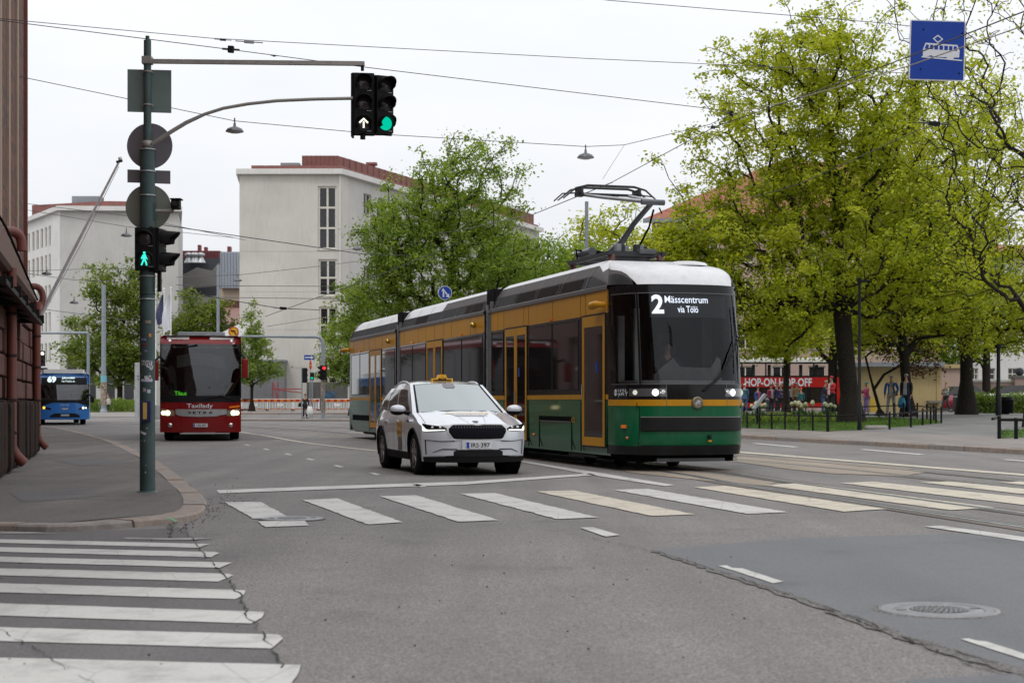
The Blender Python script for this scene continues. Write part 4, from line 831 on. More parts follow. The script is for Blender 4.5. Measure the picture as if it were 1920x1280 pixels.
for x in (14, 16, 18, 20, 22, 24.1): b.box(tuple(TB @ Vector((x, -.2, 2.86))), (.05, .5, .16), m_black, rz=math.atan2(wb_[1]-wa[1], wb_[0]-wa[0]))
b.build('entrance_canopy', BB)
# downpipes
def pipe(x, zt_, r, upper):
    b = MB(); P = [TB @ Vector(p) for p in [(x+.05, -.3, .20), (x, -.17, .34), (x, -.10, .5), (x, -.10, zt_-.2), (x, -.10, zt_)]]; b.tube(P, [r*1.05, r*1.05, r, r, r], m_pipe, 14)
    for z in (.7, 1.25, 2.0, 2.7): b.lathe(tuple(TB @ Vector((x, -.10, z))), 'z', [(0, r), (0, r*1.12), (.05, r*1.12), (.05, r)], m_joint, 14)
    b.build('downpipe', BB)
pipe(19.6, 3.5, .085, 0); pipe(29.1, 3.5, .08, 0)
b = MB(); P = smooth3([(LB-.1, .2, 3.85), (LB-.05, -.05, 3.88), (LB, -.17, 3.78), (LB, -.2, 3.6), (LB-.05, -.15, 3.42), (LB-.3, -.1, 3.3)]); b.tube([TB @ Vector(p) for p in P], .075, m_pipe, 12); b.build('gutter_bend', BB)
b = MB(); P = smooth3([(LB-8.2, .2, 4.3), (LB-8.0, -.0, 4.32), (LB-7.9, -.13, 4.22), (LB-7.9, -.16, 3.98)]); b.tube([TB @ Vector(p) for p in P], .09, m_pipe, 12); b.build('gutter_bend', BB)
# street number plate 25
Yp = 36.5; b = MB(); px_box(b, 44, 67, 581, 599, Yp, .03, M('number_plate_yellow', (.55, .44, .16), .5)); npl = b.build('number_plate', BB)
b = MB(); b.text('25', Matrix.Translation((wx(58, Yp), Yp-.004, wz(590, Yp))), m_dark, h=.125, bold=.02); b.build('lettering', npl)
# wing seen only from the side and in reflections
b = MB(); T, L = facade_xy((-12.9, 42), (-27.5, 89)); ops = []
for fl in range(4):
    for i in range(11): ops.append((1.4+i*4.1, 3.6+i*4.1, 1.3+fl*3.8, 3.9+fl*3.8))
wall_openings(b, T, L, 0, 16.5, ops, M('brown_granite_front', (.2, .125, .105), .85, var=.2, scale=1.5), .4)
b.add([(-12.9, 42, 0), (-22, 41, 0), (-22, 41, 16.5), (-12.9, 42, 16.5)], [(0, 1, 2, 3)], m_brick); b.build('rear_wing', BB)
for o in ops: window(BB, T, *o, 2, 2, .1, .35)
# unseen houses behind the camera, added to darken reflections in the vehicles
for (pa, pb, hgt, m_, lab) in [((40, -22), (4, -34), 17, m_rib, 'unseen beige stone corner house on the opposite side of the crossing'), ((-6, -32), (-34, -22), 19, m_brick, 'unseen dark brick house across the side street behind the viewer'), ((-34, -8), (-40, 10), 18, M('brown_granite_front', (.2, .125, .105), .85, var=.2, scale=1.5), 'unseen brown granite house along the side street left of the crossing')]:
    hs = thing('unseen_house', lab, 'building'); b = MB(); T, L = facade_xy(pa, pb); ops = []
    for fl in range(4):
        for i in range(int(L/4)): ops.append((1.2+i*4, 3.2+i*4, 1.3+fl*4.1, 4+fl*4.1))
    wall_openings(b, T, L, 0, hgt, ops, m_, .35); b.add([(pa[0], pa[1], 0), (pa[0]*1.2, pa[1]*1.2-9, 0), (pa[0]*1.2, pa[1]*1.2-9, hgt), (pa[0], pa[1], hgt)], [(0, 1, 2, 3)], m_); b.build('wall', hs)
    for o in ops: window(hs, T, *o, 2, 2, .1, .3)
    b = MB(); b.add([tuple(T @ Vector(v)) for v in [(-.5, -.5, hgt), (L+.5, -.5, hgt), (L+.5, 8, hgt+3), (-.5, 8, hgt+3)]], [(0, 1, 2, 3)], m_redroof); b.build('roof', hs)
# flagpole
t = thing('flagpole', 'bare white flagpole slanting out from the brick building over the pavement', 'flagpole', (wx(75, 38.5), 38.5, wz(592, 38.5)))
tp = (wx(223, 37)-t.location.x, -1.5, wz(304, 37)-t.location.z); b = MB(); b.tube([(0, 0, 0), tuple(c*.5 for c in tp), tp], [.045, .038, .025], M('flagpole_white', (.75, .73, .73), .4), 10); b.build('pole', t)
b = MB(); b.sphere((tp[0]+.03, tp[1], tp[2]+.08), .05, m_white); b.cyl((tp[0]-.06, tp[1], tp[2]), (tp[0]+.08, tp[1], tp[2]+.03), .03, m_black, 8); b.build('finial', t)
b = MB(); b.box((-.05, .05, -.02), (.14, .3, .2), m_greysteel, bev=.01); b.tube([(0.05, 0, -.02), (tp[0]*.5+.06, tp[1]*.5, tp[2]*.5-.08), (tp[0], tp[1], tp[2]-.1)], .006, m_steel, 4); b.build('bracket', t)

# ============================================================ SIGNALS
m_sig = M('signal_black', (.009, .009, .01), .5, spec=.15); m_lens_off = M('lens_off', (.035, .03, .03), .15)
e_grn = ME('lamp_green', (.0, .72, .45), .85); e_red = ME('lamp_red', (1, .04, .05), 1.6); e_wht = ME('lamp_white', (1, .97, .8), 1.5); e_walk = ME('lamp_walk', (.05, 1, .72), 1.3)
def head(parent, n, lit, loc, rz, s=.29, vis=.26, glyph=None, w=None, litmat=None, dim=True):
    w = w or s; H = n*s; b = MB(); b.box((0, .06, H/2), (w, .14, H), m_sig, bev=.02); b.box((0, .1, H/2), (w+.03, .04, H+.03), m_sig, bev=.01)
    for i in range(n): b.box((w*.28, -.012, i*s+.03), (w*.22, .004, .006), m_steel)
    h = b.build('signal_head', parent, loc, rz)
    for i in range(n):
        r = s*.37; cz = H-(i+.5)*s; b = MB(); n_ = 14; V = []
        for k in range(n_+1):
            a = math.radians(-35+250*k/n_); c, q = math.cos(a), math.sin(a); ln = vis*(.55+.45*max(0, q))
            V += [(r*1.15*c, 0, cz+r*1.15*q), (r*1.12*c, -ln, cz+r*1.12*q-.02*q), (r*1.03*c, -ln, cz+r*1.03*q-.02*q), (r*1.05*c, 0, cz+r*1.05*q)]
        b.add(V, [(4*k+j, 4*k+4+j, 4*k+5+j, 4*k+1+j) for k in range(n_) for j in range(3)], m_sig, True); b.build('visor', h)
        b = MB(); on = (i == lit); g = glyph if on else None
        b.lathe((0, 0, cz), 'y', [(-.004, r*1.05), (-.012, r*.95), (-.02, r*.6), (-.024, .0005)], (litmat if on and not g else m_lens_off), 24); ln_ = b.build('lens', h)
        if g == 'arrow':
            b = MB(); q = r*.8; b.plate([(-.14*q, -.85*q), (.14*q, -.85*q), (.14*q, .25*q), (-.14*q, .25*q)], -.034, -.03, litmat, Matrix.Translation((0, 0, cz)))
            for sg in (-1, 1): b.plate([(0, .85*q), (0, .5*q), (sg*.62*q, -.1*q), (sg*.8*q, .1*q)], -.036, -.032, litmat, Matrix.Translation((0, 0, cz)))
            b.build('arrow_symbol', ln_)
        if g == 'walk':
            b = MB(); T = Matrix.Translation((0, 0, cz)) @ Matrix.Scale(r*.98, 4)
            b.plate([(-.02+.17*math.cos(k*.524), .76+.17*math.sin(k*.524)) for k in range(12)], -.034/r, -.03/r, litmat, T)
            for pl in ([(-.2, .55), (.16, .55), (.3, .1), (.42, -.08), (.34, -.16), (.16, .04), (.12, -.12), (.32, -.55), (.38, -.95), (.2, -.95), (.12, -.6), (-.04, -.25), (-.2, -.62), (-.34, -.95), (-.5, -.88), (-.34, -.5), (-.22, -.12), (-.24, .1), (-.4, -.12), (-.48, -.02), (-.34, .3)],):
                b.plate(pl, -.034/r, -.03/r, litmat, T)
            b.build('walking_symbol', ln_)
    return h
# --- main mast
YM = 21.0; KM = F_PX/YM
MX, MZ = wx(276.5, YM), .062
mast = thing('traffic_signal_mast', 'tall dark green signal mast with overhead arm and stickers on the corner pavement', 'traffic light', (MX, YM, MZ))
def lx_(px): return (px-276.5)/KM
def lz_(py): return wz(py, YM)-MZ
m_mast = M('mast_green_paint', (.038, .072, .070), .55, var=.25, scale=5, bump=.1, bscale=60, dirt=.25); m_mgal = M('arm_galvanised', (.33, .31, .29), .5, .35, dirt=.15)
b = MB(); b.tube([(0, 0, 0), (0, 0, lz_(281))], [.1, .098], m_mast, 28, caps=True); b.tube([(0, 0, lz_(282)), (0, 0, lz_(76))], [.052, .048], m_mast, 20); b.cyl((0, 0, lz_(77)), (0, 0, lz_(68)), .026, m_mast, 12)
b.lathe((0, 0, 0), 'z', [(0, .14), (.01, .13), (.015, .1)], m_mast, 24)
b.build('pole', mast)
for (py, r) in [(281, .106), (322, .102), (367, .102), (518, .101), (561, .101), (551, .101)]: b = MB(); b.lathe((0, 0, lz_(py)), 'z', [(-.008, r), (-.008, r+.006), (.008, r+.006), (.008, r)], m_steel if py != 551 else m_mast, 24); b.build('band_clamp', mast)
for py in (135, 197): b = MB(); b.lathe((0, 0, lz_(py)), 'z', [(-.01, .05), (-.01, .058), (.01, .058), (.01, .05)], m_mgal, 20); b.box((0, .03, lz_(py)), (.16, .01, .02), m_mgal); b.build('band_clamp', mast)
ax = .35
b = MB(); b.box(((lx_(284)+lx_(684))/2, -.03, lz_(118.5)), (lx_(684)-lx_(284), .06, .055), m_mgal, ry=R(.62), bev=.004); b.box((0, 0, lz_(114)), (.13, .13, .1), m_mgal, bev=.01); b.cyl((lx_(680), -.03, lz_(122)), (lx_(680), -.03, lz_(134)), .022, m_sig, 10); b.build('upper_arm', mast)
b = MB(); P = [(lx_(x), -.03, lz_(y)) for x, y in [(285, 271), (300, 262), (325, 246), (350, 231), (385, 215), (420, 204), (465, 196), (520, 190), (590, 187), (662, 185.5)]]; b.tube(P, [.028]*4+[.022]*6, m_mgal, 10); b.lathe((0, 0, lz_(271)), 'z', [(-.045, .05), (-.045, .07), (.045, .07), (.045, .05)], m_mgal, 20); b.build('curved_arm', mast)
b = MB(); b.box((lx_(660), .07, lz_(197)), (.03, .16, .83), m_sig, bev=.005); b.box((lx_(700), .1, lz_(249)), (.34, .03, .04), m_sig); b.cyl((lx_(680), .02, lz_(252)), (lx_(680), .02, lz_(261)), .035, m_sig, 12); b.build('head_bracket', mast)
head(mast, 3, 2, (lx_(682), -.03, lz_(251)), R(9), .265, .2, 'arrow', litmat=e_wht)
head(mast, 3, 2, (lx_(722), .02, lz_(249.5)), R(27), .252, .22, None, litmat=e_grn, w=.235)
head(mast, 2, 1, (lx_(277), -.16, lz_(506)), R(2), .268, .1, 'walk', litmat=e_walk)
head(mast, 2, -1, (lx_(304), .0, lz_(509)), R(82), .28, .24, None)
b = MB(); b.box((lx_(299), 0, lz_(524)), (.045, .08, .32), m_sig, bev=.01); b.box((lx_(277), -.06, lz_(424)), (.05, .06, .08), m_sig); b.build('head_bracket', mast)
# sign backs on the mast
m_bk1 = M('sign_back_green_grey', (.16, .215, .2), .55, var=.08, dirt=.1); m_bk2 = M('sign_back_mauve_grey', (.16, .15, .165), .55, var=.08, dirt=.1); m_bk3 = M('sign_back_olive_grey', (.2, .215, .18), .6, var=.12, scale=3, dirt=.3)
b = MB(); x0, x1 = lx_(236.5), lx_(319); b.plate([(x0, lz_(208)), (x1, lz_(210.5)), (x1, lz_(130)), (x0, lz_(128))], .07, .078, m_bk1); b.build('square_sign', mast)
def disc(b, px, py, r, y, m, n=40): b.plate([(lx_(px)+r*math.cos(2*math.pi*k/n), lz_(py)+r*math.sin(2*math.pi*k/n)) for k in range(n)], y, y+.006, m)
b = MB(); disc(b, 277, 271.5, 43/KM, .112, m_bk2); b.build('round_sign', mast)
b = MB(); b.plate([(lx_(235), lz_(340)), (lx_(316), lz_(343)), (lx_(316), lz_(318)), (lx_(235), lz_(315.5))], .112, .118, m_bk2); b.build('oblong_sign', mast)
b = MB(); disc(b, 274.5, 387, 43/KM, .112, m_bk3); b.build('round_sign', mast)
b = MB(); b.cyl((lx_(290), 0, lz_(396)), (lx_(326), 0, lz_(396)), .026, m_mgal, 12); b.box((lx_(290), 0, lz_(397)), (.03, .08, .22), m_mast, bev=.01); b.box((lx_(330), 0, lz_(384)), (.115, .13, .125), m_sig, bev=.015); b.cyl((lx_(330), -.06, lz_(383)), (lx_(330), -.1, lz_(383)), .035, m_lens_off, 14); b.box((lx_(331), 0, lz_(374)), (.14, .17, .015), m_sig); b.build('detector_camera', mast)
# push button box
b = MB(); b.box((lx_(277.5), -.115, lz_(770.5)), (.135, .06, .265), M('button_box_blue', (.02, .025, .09), .4), bev=.012); bx = b.build('push_button_box', mast)
b = MB(); b.box((lx_(276.5), -.148, lz_(770)), (.05, .012, .215), M('button_panel_yellow', (.55, .36, .08), .5), bev=.004); b.build('button_panel', bx)
# stickers hug the pole
def sticker(px, py, w, h, m, tilt=0, txt=None, tm=None, th=.6, name='sticker'):
    a0 = math.asin(max(-.97, min(.97, (lx_(px))/.1)))
    def P(u, v, r=.1025):
        uu = u*math.cos(tilt)-v*math.sin(tilt); vv = u*math.sin(tilt)+v*math.cos(tilt); a = a0+uu/.1; return (r*math.sin(a), -r*math.cos(a), lz_(py)+vv)
    b = MB(); b.patch(lambda u, v: P(u, v), lin(-w/2, w/2, 7), lin(-h/2, h/2, 3), m); s_ = b.build(name, mast)
    if txt: b = MB(); b.text(txt, None, tm, w=w*.85, h=h*th, fn=lambda a, c: P(a, c, .1042), bold=.02); b.build('lettering', s_)
st_w = M('sticker_white', (.55, .55, .58), .6, var=.25, scale=40); st_b = M('sticker_blue', (.04, .05, .2), .6); st_o = M('sticker_orange', (.6, .2, .02), .6); st_p = M('sticker_lilac', (.2, .14, .32), .6); st_g = M('sticker_tan', (.24, .19, .15), .7, var=.4, scale=50)
sticker(281, 604, .075, .04, st_g); sticker(284, 629, .03, .045, st_o); sticker(272, 636.5, .085, .035, st_b, -.1, 'Cin2', st_w); sticker(272, 647, .09, .035, M('sticker_dark_red', (.12, .04, .04), .7, var=.8, scale=60)); sticker(276.5, 658, .045, .022, st_p)
sticker(278, 680.5, .15, .06, st_w, -.06, 'REVIT', m_dark, .75); sticker(284, 687, .09, .05, st_w, -.45, 'TIT', m_dark, .5); sticker(278, 713, .16, .035, M('sticker_pale_lilac', (.5, .48, .58), .6)); sticker(278.5, 708, .06, .05, st_w, .1); sticker(274, 731, .045, .05, M('sticker_mauve', (.35, .26, .32), .6, var=.5, scale=50)); sticker(282, 733.5, .045, .045, M('sticker_pale_blue', (.45, .52, .6), .6)); sticker(271, 811, .09, .03, st_w, -.35)
r7 = random.Random(77)
for i in range(46):
    px = r7.uniform(264, 290); py = r7.choice([r7.uniform(660, 760), r7.uniform(660, 720), r7.uniform(800, 900)]); 
    if i < 26: sticker(px, py, r7.uniform(.008, .02), r7.uniform(.006, .03), st_g if i % 3 else st_w, r7.uniform(-1, 1), name='paper_scrap')
# ============================================================ HANGING SIGN
YS = 20.5; T_ = thing('tram_stop_sign', 'square blue tram stop sign with a white tram pictogram hanging from wires, top right', 'sign', (wx(1757.5, YS), YS, wz(95, YS)))
T_.rotation_euler = (0, R(1.6), 0)
m_blue = M('sign_blue', (.006, .045, .30), .5, var=.06, spec=.3); m_swht = M('sign_white', (.62, .64, .68), .4, var=.04); W_, H_ = .355, .385
def rrect(w, h, r, n=6):
    P = []
    for cx, cz, a0 in [(w-r, h-r, 0), (-w+r, h-r, 90), (-w+r, -h+r, 180), (w-r, -h+r, 270)]:
        for k in range(n+1): a = R(a0+90*k/n); P.append((cx+r*math.cos(a), cz+r*math.sin(a)))
    return P
b = MB(); b.plate(rrect(W_, H_, .02), 0, .02, m_swht); b.build('rim', T_)
b = MB(); b.plate(rrect(W_-.014, H_-.014, .014), -.004, -.0005, m_blue); b.build('face', T_)
b = MB(); k = .01
def PL(x, y): return ((x-435)/317*.71, -(y-272)/332*.77)   # zoomed pixel to sign units
car = [PL(352, 308), PL(352, 268), PL(366, 232), PL(548, 240), PL(562, 272), PL(560, 309), PL(532, 309), PL(526, 318), PL(492, 317), PL(488, 309), PL(420, 308), PL(412, 306), PL(400, 300), PL(382, 306)]
b.plate(car, -.0065, -.0055, m_swht); b.plate([PL(345, 306), PL(578, 321), PL(578, 328), PL(345, 313)], -.0072, -.0062, m_swht)
rh = [PL(435, 186), PL(467, 210), PL(435, 233), PL(406, 208)]; ri = [PL(435, 194), PL(457, 210), PL(435, 225), PL(416, 208)]
for i in range(4): j = (i+1) % 4; b.plate([rh[i], rh[j], ri[j], ri[i]], -.0072, -.0062, m_swht)
for (a, c) in [(367, 382), (390, 410), (417, 437), (445, 466), (474, 494), (500, 519), (524, 535)]:
    pass
b.build('tram_pictogram', T_)
b = MB()
for (a, c, sl_) in [(364, 384, 1), (392, 410, 0), (417, 438, 0), (446, 466, 0), (474, 494, 0), (501, 520, 0), (527, 545, -1)]:
    y0 = 241+(a-366)*.04; b.plate([PL(a-(3 if sl_ > 0 else 0), y0+24), PL(c+(3 if sl_ < 0 else 0), y0+25), PL(c, y0+1), PL(a+(6 if sl_ > 0 else 0), y0)], -.0085, -.0075, m_blue)
b.build('pictogram_windows', T_)
b = MB()
for (x, y) in [(352, 158), (574, 173), (342, 378), (562, 395)]: p = PL(x, y); b.cyl((p[0], -.004, p[1]), (p[0], -.012, p[1]), .009, m_dark, 10)
b.build('bolts', T_)
b = MB(); b.box((0, .03, .2), (.7, .03, .03), m_steel); b.box((0, .03, -.2), (.7, .03, .03), m_steel); b.build('back_rails', T_)
# ============================================================ WIRES and pendant lamps
m_wire = M('wire_steel', (.10, .095, .10), .5, .4); m_wire2 = M('wire_dark', (.03, .03, .03), .5)
def wire(label, pts, r=.009, m=None, sag=0, name='overhead_wire'):
    P = [Vector((wx(x, Y), Y, wz(y, Y))) for x, y, Y in pts]; o = P[0].copy(); Q = []
    for a, c in zip(P[:-1], P[1:]):
        for i in range(6): t = i/6; q = a.lerp(c, t); q.z -= sag*4*t*(1-t); Q.append(q-o)
    Q.append(P[-1]-o); b = MB(); b.tube(Q, r, m or m_wire, 5); ob = b.build(name, None, o); tag(ob, label, 'wire', 'overhead wires')
    return ob
wire('topmost thin span wire from the brick building across to the trees', [(-60, 30, 26), (395, 72, 26), (1100, 110, 27), (1760, 140, 28)], .006)
wire('second span wire passing just above the twin signal heads', [(-60, 31, 26), (430, 93, 26), (690, 127, 27), (1340, 205, 29), (1372, 214, 29)], .007)
wire('span wire carrying the hanging lamps left of the signal arm and above the pantograph', [(-60, 124, 34), (440, 227, 34), (700, 251, 35), (1098, 275, 36), (1170, 272, 37), (1330, 234, 38), (1372, 214, 29)], .008)
wire('tram contact wire from the pantograph up towards the blue sign', [(1148, 341.5, 32.6), (1340, 238, 26), (1480, 190, 23), (1700, 108, 18.5), (1930, 18, 15)], .0075, m_wire2)
wire('contact wire continuing behind the pantograph to the white block', [(1148, 342, 32.6), (1000, 402, 46), (860, 432, 70), (640, 470, 110)], .012, m_wire2)
wire('pale messenger wire running just below the contact wire by the sign', [(1372, 214, 29), (1480, 190, 23.2), (1700, 125, 19), (1930, 45, 15.4)], .007, M('wire_pale', (.42, .38, .28), .5))
wire('short dropper between span wire and contact wire over the tram', [(1170, 273, 37), (1130, 336, 34)], .005)
wire('thin wire in the top right corner ending at the blue sign', [(1100, -5, 20.6), (1140, 1, 20.6), (1660, 44, 20.6), (1712, 50, 20.6)], .005)
wire('long slanting wire through the middle of the big tree', [(1240, 420, 52), (1500, 345, 45), (1720, 245, 36), (1930, 185, 30)], .01, m_wire2)
wire('dark wire falling from the signal mast to the lamp before the white block', [(300, 421, 60), (450, 443, 66), (679, 476, 72), (800, 480, 80)], .02)
wire('wire rising across the first stairwell window group', [(330, 520, 70), (451, 515, 74), (600, 499, 76), (670, 490, 78)], .012)
wire('nearly level wire below the top stairwell window', [(330, 534, 80), (450, 536, 82), (680, 537, 84), (800, 540, 88)], .016)
wire('nearly level wire above the middle stairwell window', [(330, 556, 80), (450, 558, 82), (686, 561, 84)], .016)
wire('wire with an insulator crossing the white facade', [(330, 545, 75), (451, 566, 78), (526, 578, 80), (600, 581, 84)], .02, m_wire2)
wire('wire climbing from the small linden to the tram roof', [(498, 593, 90), (600, 556, 80), (689, 525, 72), (860, 455, 60)], .018, m_wire2)
wire('lowest wire above the far signal arm', [(500, 612, 96), (600, 596, 88), (700, 582, 80)], .015)
wire('thin wire behind the flagpole at roof height of the far left block', [(52, 382, 48), (240, 405, 50), (460, 450, 52)], .009)
wire('thin wire crossing the far left block below its roof', [(52, 394, 60), (237, 425, 62), (440, 446, 64)], .01)
wire('wire over the third window row of the far left block', [(52, 513, 70), (140, 525, 72), (270, 530, 74)], .012)
wire('wire carrying the lamp over the fourth window row', [(52, 508, 70), (200, 503, 75), (262, 505, 80)], .012)
wire('short wire from the brick building to the far left lamp', [(70, 578, 42), (100, 582, 60), (240, 600, 80)], .012)
# insulators on the first two wires
def insul(label, x, y, Y, w, h, m): b = MB(); b.box((0, 0, 0), (w, h*.9, h), m, bev=h*.2); b.cyl((-w*1.4, 0, 0), (w*1.4, 0, 0), h*.16, m_wire2, 6); o = b.build('wire_insulator', None, (wx(x, Y), Y, wz(y, Y))); o.rotation_euler.y = R(4); tag(o, label, 'insulator', 'wire insulators')
insul('black block insulator on the second wire left of the signal arm', 433, 93, 26, .10, .11, m_black); insul('small turnbuckle on the topmost wire', 418, 75, 26, .10, .035, m_wire2); insul('ribbed pale insulator on the topmost wire', 467, 79, 26, .16, .05, m_steel); insul('tiny clamp on the second wire above the signal arm', 514, 105, 26.3, .04, .03, m_wire2)
insul('square clamp where the wires meet in front of the big tree', 1371, 213, 29, .07, .09, m_black); insul('dark wire joint left of the meeting point of the wires', 1337, 239, 26.3, .07, .05, m_black); insul('dark section insulator on the white facade wire', 531, 578, 80, .35, .14, m_black); insul('hanging insulator in the tree right of the pantograph', 1752, 232, 34, .25, .09, m_black)
def plamp(label, px, py, Y, d):
    t = thing('pendant_street_lamp', label, 'street lamp', (wx(px, Y), Y, wz(py, Y)), 0, 'lamps hung from span wires'); b = MB(); r = d/2
    b.lathe((0, 0, 0), 'z', [(-.02*d/.45, r), (0, r*1.0), (.06*d/.45, r*.8), (.1*d/.45, r*.4), (.12*d/.45, r*.16), (.2*d/.45, r*.14), (.21*d/.45, r*.02)], M('lamp_shade_grey', (.12, .12, .125), .35, .5), 24); b.build('shade', t)
    b = MB(); b.lathe((0, 0, 0), 'z', [(-.018*d/.45, r*.97), (-.05*d/.45, r*.5), (-.055*d/.45, .001)], M('lamp_glass', (.35, .35, .34), .3), 20); b.build('glass', t)
    b = MB(); b.cyl((0, 0, .18*d/.45), (0, 0, .33*d/.45), .015, m_wire2, 6); b.build('hanger', t)
plamp('hanging lamp between the signal mast and the twin heads', 440, 246, 34, .38); plamp('hanging lamp in the sky above the pantograph', 1098, 295, 36, .38)
plamp('hanging lamp beside the flagpole in front of the far left block', 237, 442, 62, .42); plamp('hanging lamp before the second window row of the far left block', 88, 514, 72, .45); plamp('hanging lamp left of the maple, third from top on the left', 139, 568, 80, .45)
plamp('hanging lamp at the right edge of the white block', 670, 467, 74, .5); plamp('hanging lamp in front of the grey metal building', 446, 526, 82, .45)
# ============================================================ POLES, FAR SIGNALS
m_pg = M('pole_blue_grey', (.24, .27, .30), .5, .1, dirt=.2)
def spole(name, label, px, ptop, Y, r, z0, cat='pole', r2=None, extra=None):
    t = thing(name, label, cat, (wx(px, Y), Y, z0)); b = MB(); H = wz(ptop, Y)-z0; b.tube([(0, 0, 0), (0, 0, H)], [r, r2 or r*.8], m_pg, 14); b.lathe((0, 0, 0), 'z', [(0, r*1.5), (.25, r*1.3), (.3, r)], m_pg, 14); b.build('shaft', t)
    return t, H
t, H = spole('wire_pole', 'tall grey wire pole with torn posters behind the blue bus', 194.5, 534, 125, .2, .35); b = MB(); b.lathe((0, 0, 0), 'z', [(.6, .24), (2.4, .235)], M('torn_posters', (.25, .2, .16), .8, var=.8, scale=6), 16); b.lathe((0, 0, 0), 'z', [(2.4, .235), (2.9, .235)], M('poster_blue', (.15, .4, .5), .7), 16); b.build('posters', t)
spole('wire_pole', 'grey wire pole standing up behind the red coach roof', 409, 497, 120, .13, .35); t, H = spole('wire_pole', 'grey steel wire pole behind the tram left of the pantograph', 1100, 378, 60, .085, .1)
t, H = spole('signal_gantry', 'grey bent gantry pole arching over the street behind the blue bus', 165.5, 624, 110, .12, .1, 'signal pole'); b = MB(); b.tube([(0, 0, H), (wx(60, 110)-t.location.x, 0, H-.02)], [.1, .07], m_pg, 10); b.build('arm', t)
# far crossing signals
Yf = 102; t = thing('signal_gantry', 'grey bent gantry pole with a long arm and red light at the far crossing', 'signal pole', (wx(605.5, Yf), Yf, .13)); H = wz(632, Yf)-.13; b = MB(); xl_ = wx(448, Yf)-t.location.x
b.tube([(0, 0, 0), (0, 0, H-.5), (-.04, 0, H-.2), (-.2, 0, H-.03), (-.5, 0, H+.02), (xl_, 0, H+.05)], [.13, .12, .12, .11, .1, .07], m_pg, 12); b.build('mast', t)
b = MB(); b.lathe((0, 0, 0), 'z', [(.4, .135), (2.6, .133)], M('pole_stickers', (.2, .17, .15), .8, var=.8, scale=10), 12); b.build('stickers', t)
head(t, 3, 0, (.1, -.2, wz(712, Yf)-.13), R(5), .3, .2, None, litmat=e_red); head(t, 3, -1, (-.18, .0, wz(712, Yf)-.13), R(-80), .3, .2, None)
t = thing('traffic_signal', 'thin grey post with a dark signal box, left of the person in black', 'traffic light', (wx(566, 101), 101, .13)); b = MB(); b.cyl((0, 0, 0), (0, 0, wz(690, 101)-.13), .04, m_pg, 8); b.cyl((0, 0, wz(692, 101)-.13), (.25, 0, wz(692, 101)-.13), .03, m_pg, 8); b.build('post', t); head(t, 3, -1, (.22, 0, wz(717, 101)-.13), R(150), .3, .15)
t = thing('traffic_signal', 'small signal showing green beside the one-way arrow sign', 'traffic light', (wx(585, 108), 108, .13)); b = MB(); b.cyl((0, .1, 0), (0, .1, wz(700, 108)), .04, m_pg, 8); b.build('post', t); head(t, 2, 1, (0, 0, wz(712, 108)-.13), R(2), .24, .12, None, litmat=e_grn)
t = thing('one_way_sign', 'blue one-way sign with a white right arrow above a red and yellow no-entry disc', 'sign', (wx(580, 112), 112, .13)); z = wz(670, 112)-.13; b = MB(); b.cyl((.05, .05, 0), (.05, .05, z+.1), .03, m_pg, 8); b.build('post', t)
b = MB(); b.plate(rrect(.37, .17, .02), 0, .02, m_blue, Matrix.Translation((0, 0, z))); bl = b.build('arrow_plate', t); b = MB(); b.plate([(-.31, -.04), (.12, -.04), (.12, -.12), (.31, 0), (.12, .12), (.12, .04), (-.31, .04)], -.01, -.002, m_swht, Matrix.Translation((0, 0, z))); b.build('arrow', bl)
b = MB(); b.plate([(.22*.42*math.cos(a*.39)+.08, .32*math.sin(a*.39)) for a in range(16)], 0, .02, M('sign_red', (.5, .03, .02), .4), Matrix.Translation((0, 0, z-.55))); dk = b.build('no_entry_disc', t); b = MB(); b.box((.08, -.01, z-.55), (.12, .01, .1), M('sign_yellow', (.65, .4, .02), .4)); b.build('bar', dk)
t = thing('no_turn_sign', 'round red and yellow no-turn sign above a yellow plate, behind the coach roof corner', 'sign', (wx(438, 98), 98, .13)); z = wz(622, 98)-.13; b = MB(); b.cyl((0, .05, 0), (0, .05, z), .03, m_pg, 8); b.build('post', t)
ysg = M('sign_yellow', (.65, .4, .02), .4); rsg = M('sign_red', (.5, .03, .02), .4); b = MB(); b.plate([(.32*math.cos(a*.262), .32*math.sin(a*.262)) for a in range(24)], 0, .02, rsg, Matrix.Translation((0, 0, z))); b.plate([(.25*math.cos(a*.262), .25*math.sin(a*.262)) for a in range(24)], -.008, -.001, ysg, Matrix.Translation((0, 0, z)))
b.tube([(.1, -.012, z-.15), (.1, -.012, z), (.05, -.012, z+.08), (-.08, -.012, z+.06)], .03, m_dark, 6); b.plate([(-.06, .14), (-.06, -.04), (-.18, .05)], -.016, -.01, m_dark, Matrix.Translation((0, 0, z))); b.tube([(-.18, -.012, z+.18), (.18, -.012, z-.18)], .03, rsg, 6); b.build('disc', t); b = MB(); b.box((0, 0, z-.6), (.36, .02, .5), ysg); b.build('plate', t)
t = thing('lane_direction_sign', 'round blue sign with split white arrows rising over the middle tram car', 'sign', (wx(834.5, 66), 66, .0)); z = wz(549, 66); b = MB(); b.cyl((0, .05, 0), (0, .05, z), .035, m_pg, 8); b.build('post', t)
b = MB(); b.plate([(.285*math.cos(a*.21), .285*math.sin(a*.21)) for a in range(30)], 0, .02, m_swht, Matrix.Translation((0, 0, z))); b.plate([(.265*math.cos(a*.21), .265*math.sin(a*.21)) for a in range(30)], -.006, -.001, m_blue, Matrix.Translation((0, 0, z))); dk = b.build('disc', t)
b = MB(); T = Matrix.Translation((0, 0, z)) @ Matrix.Scale(.87, 4)
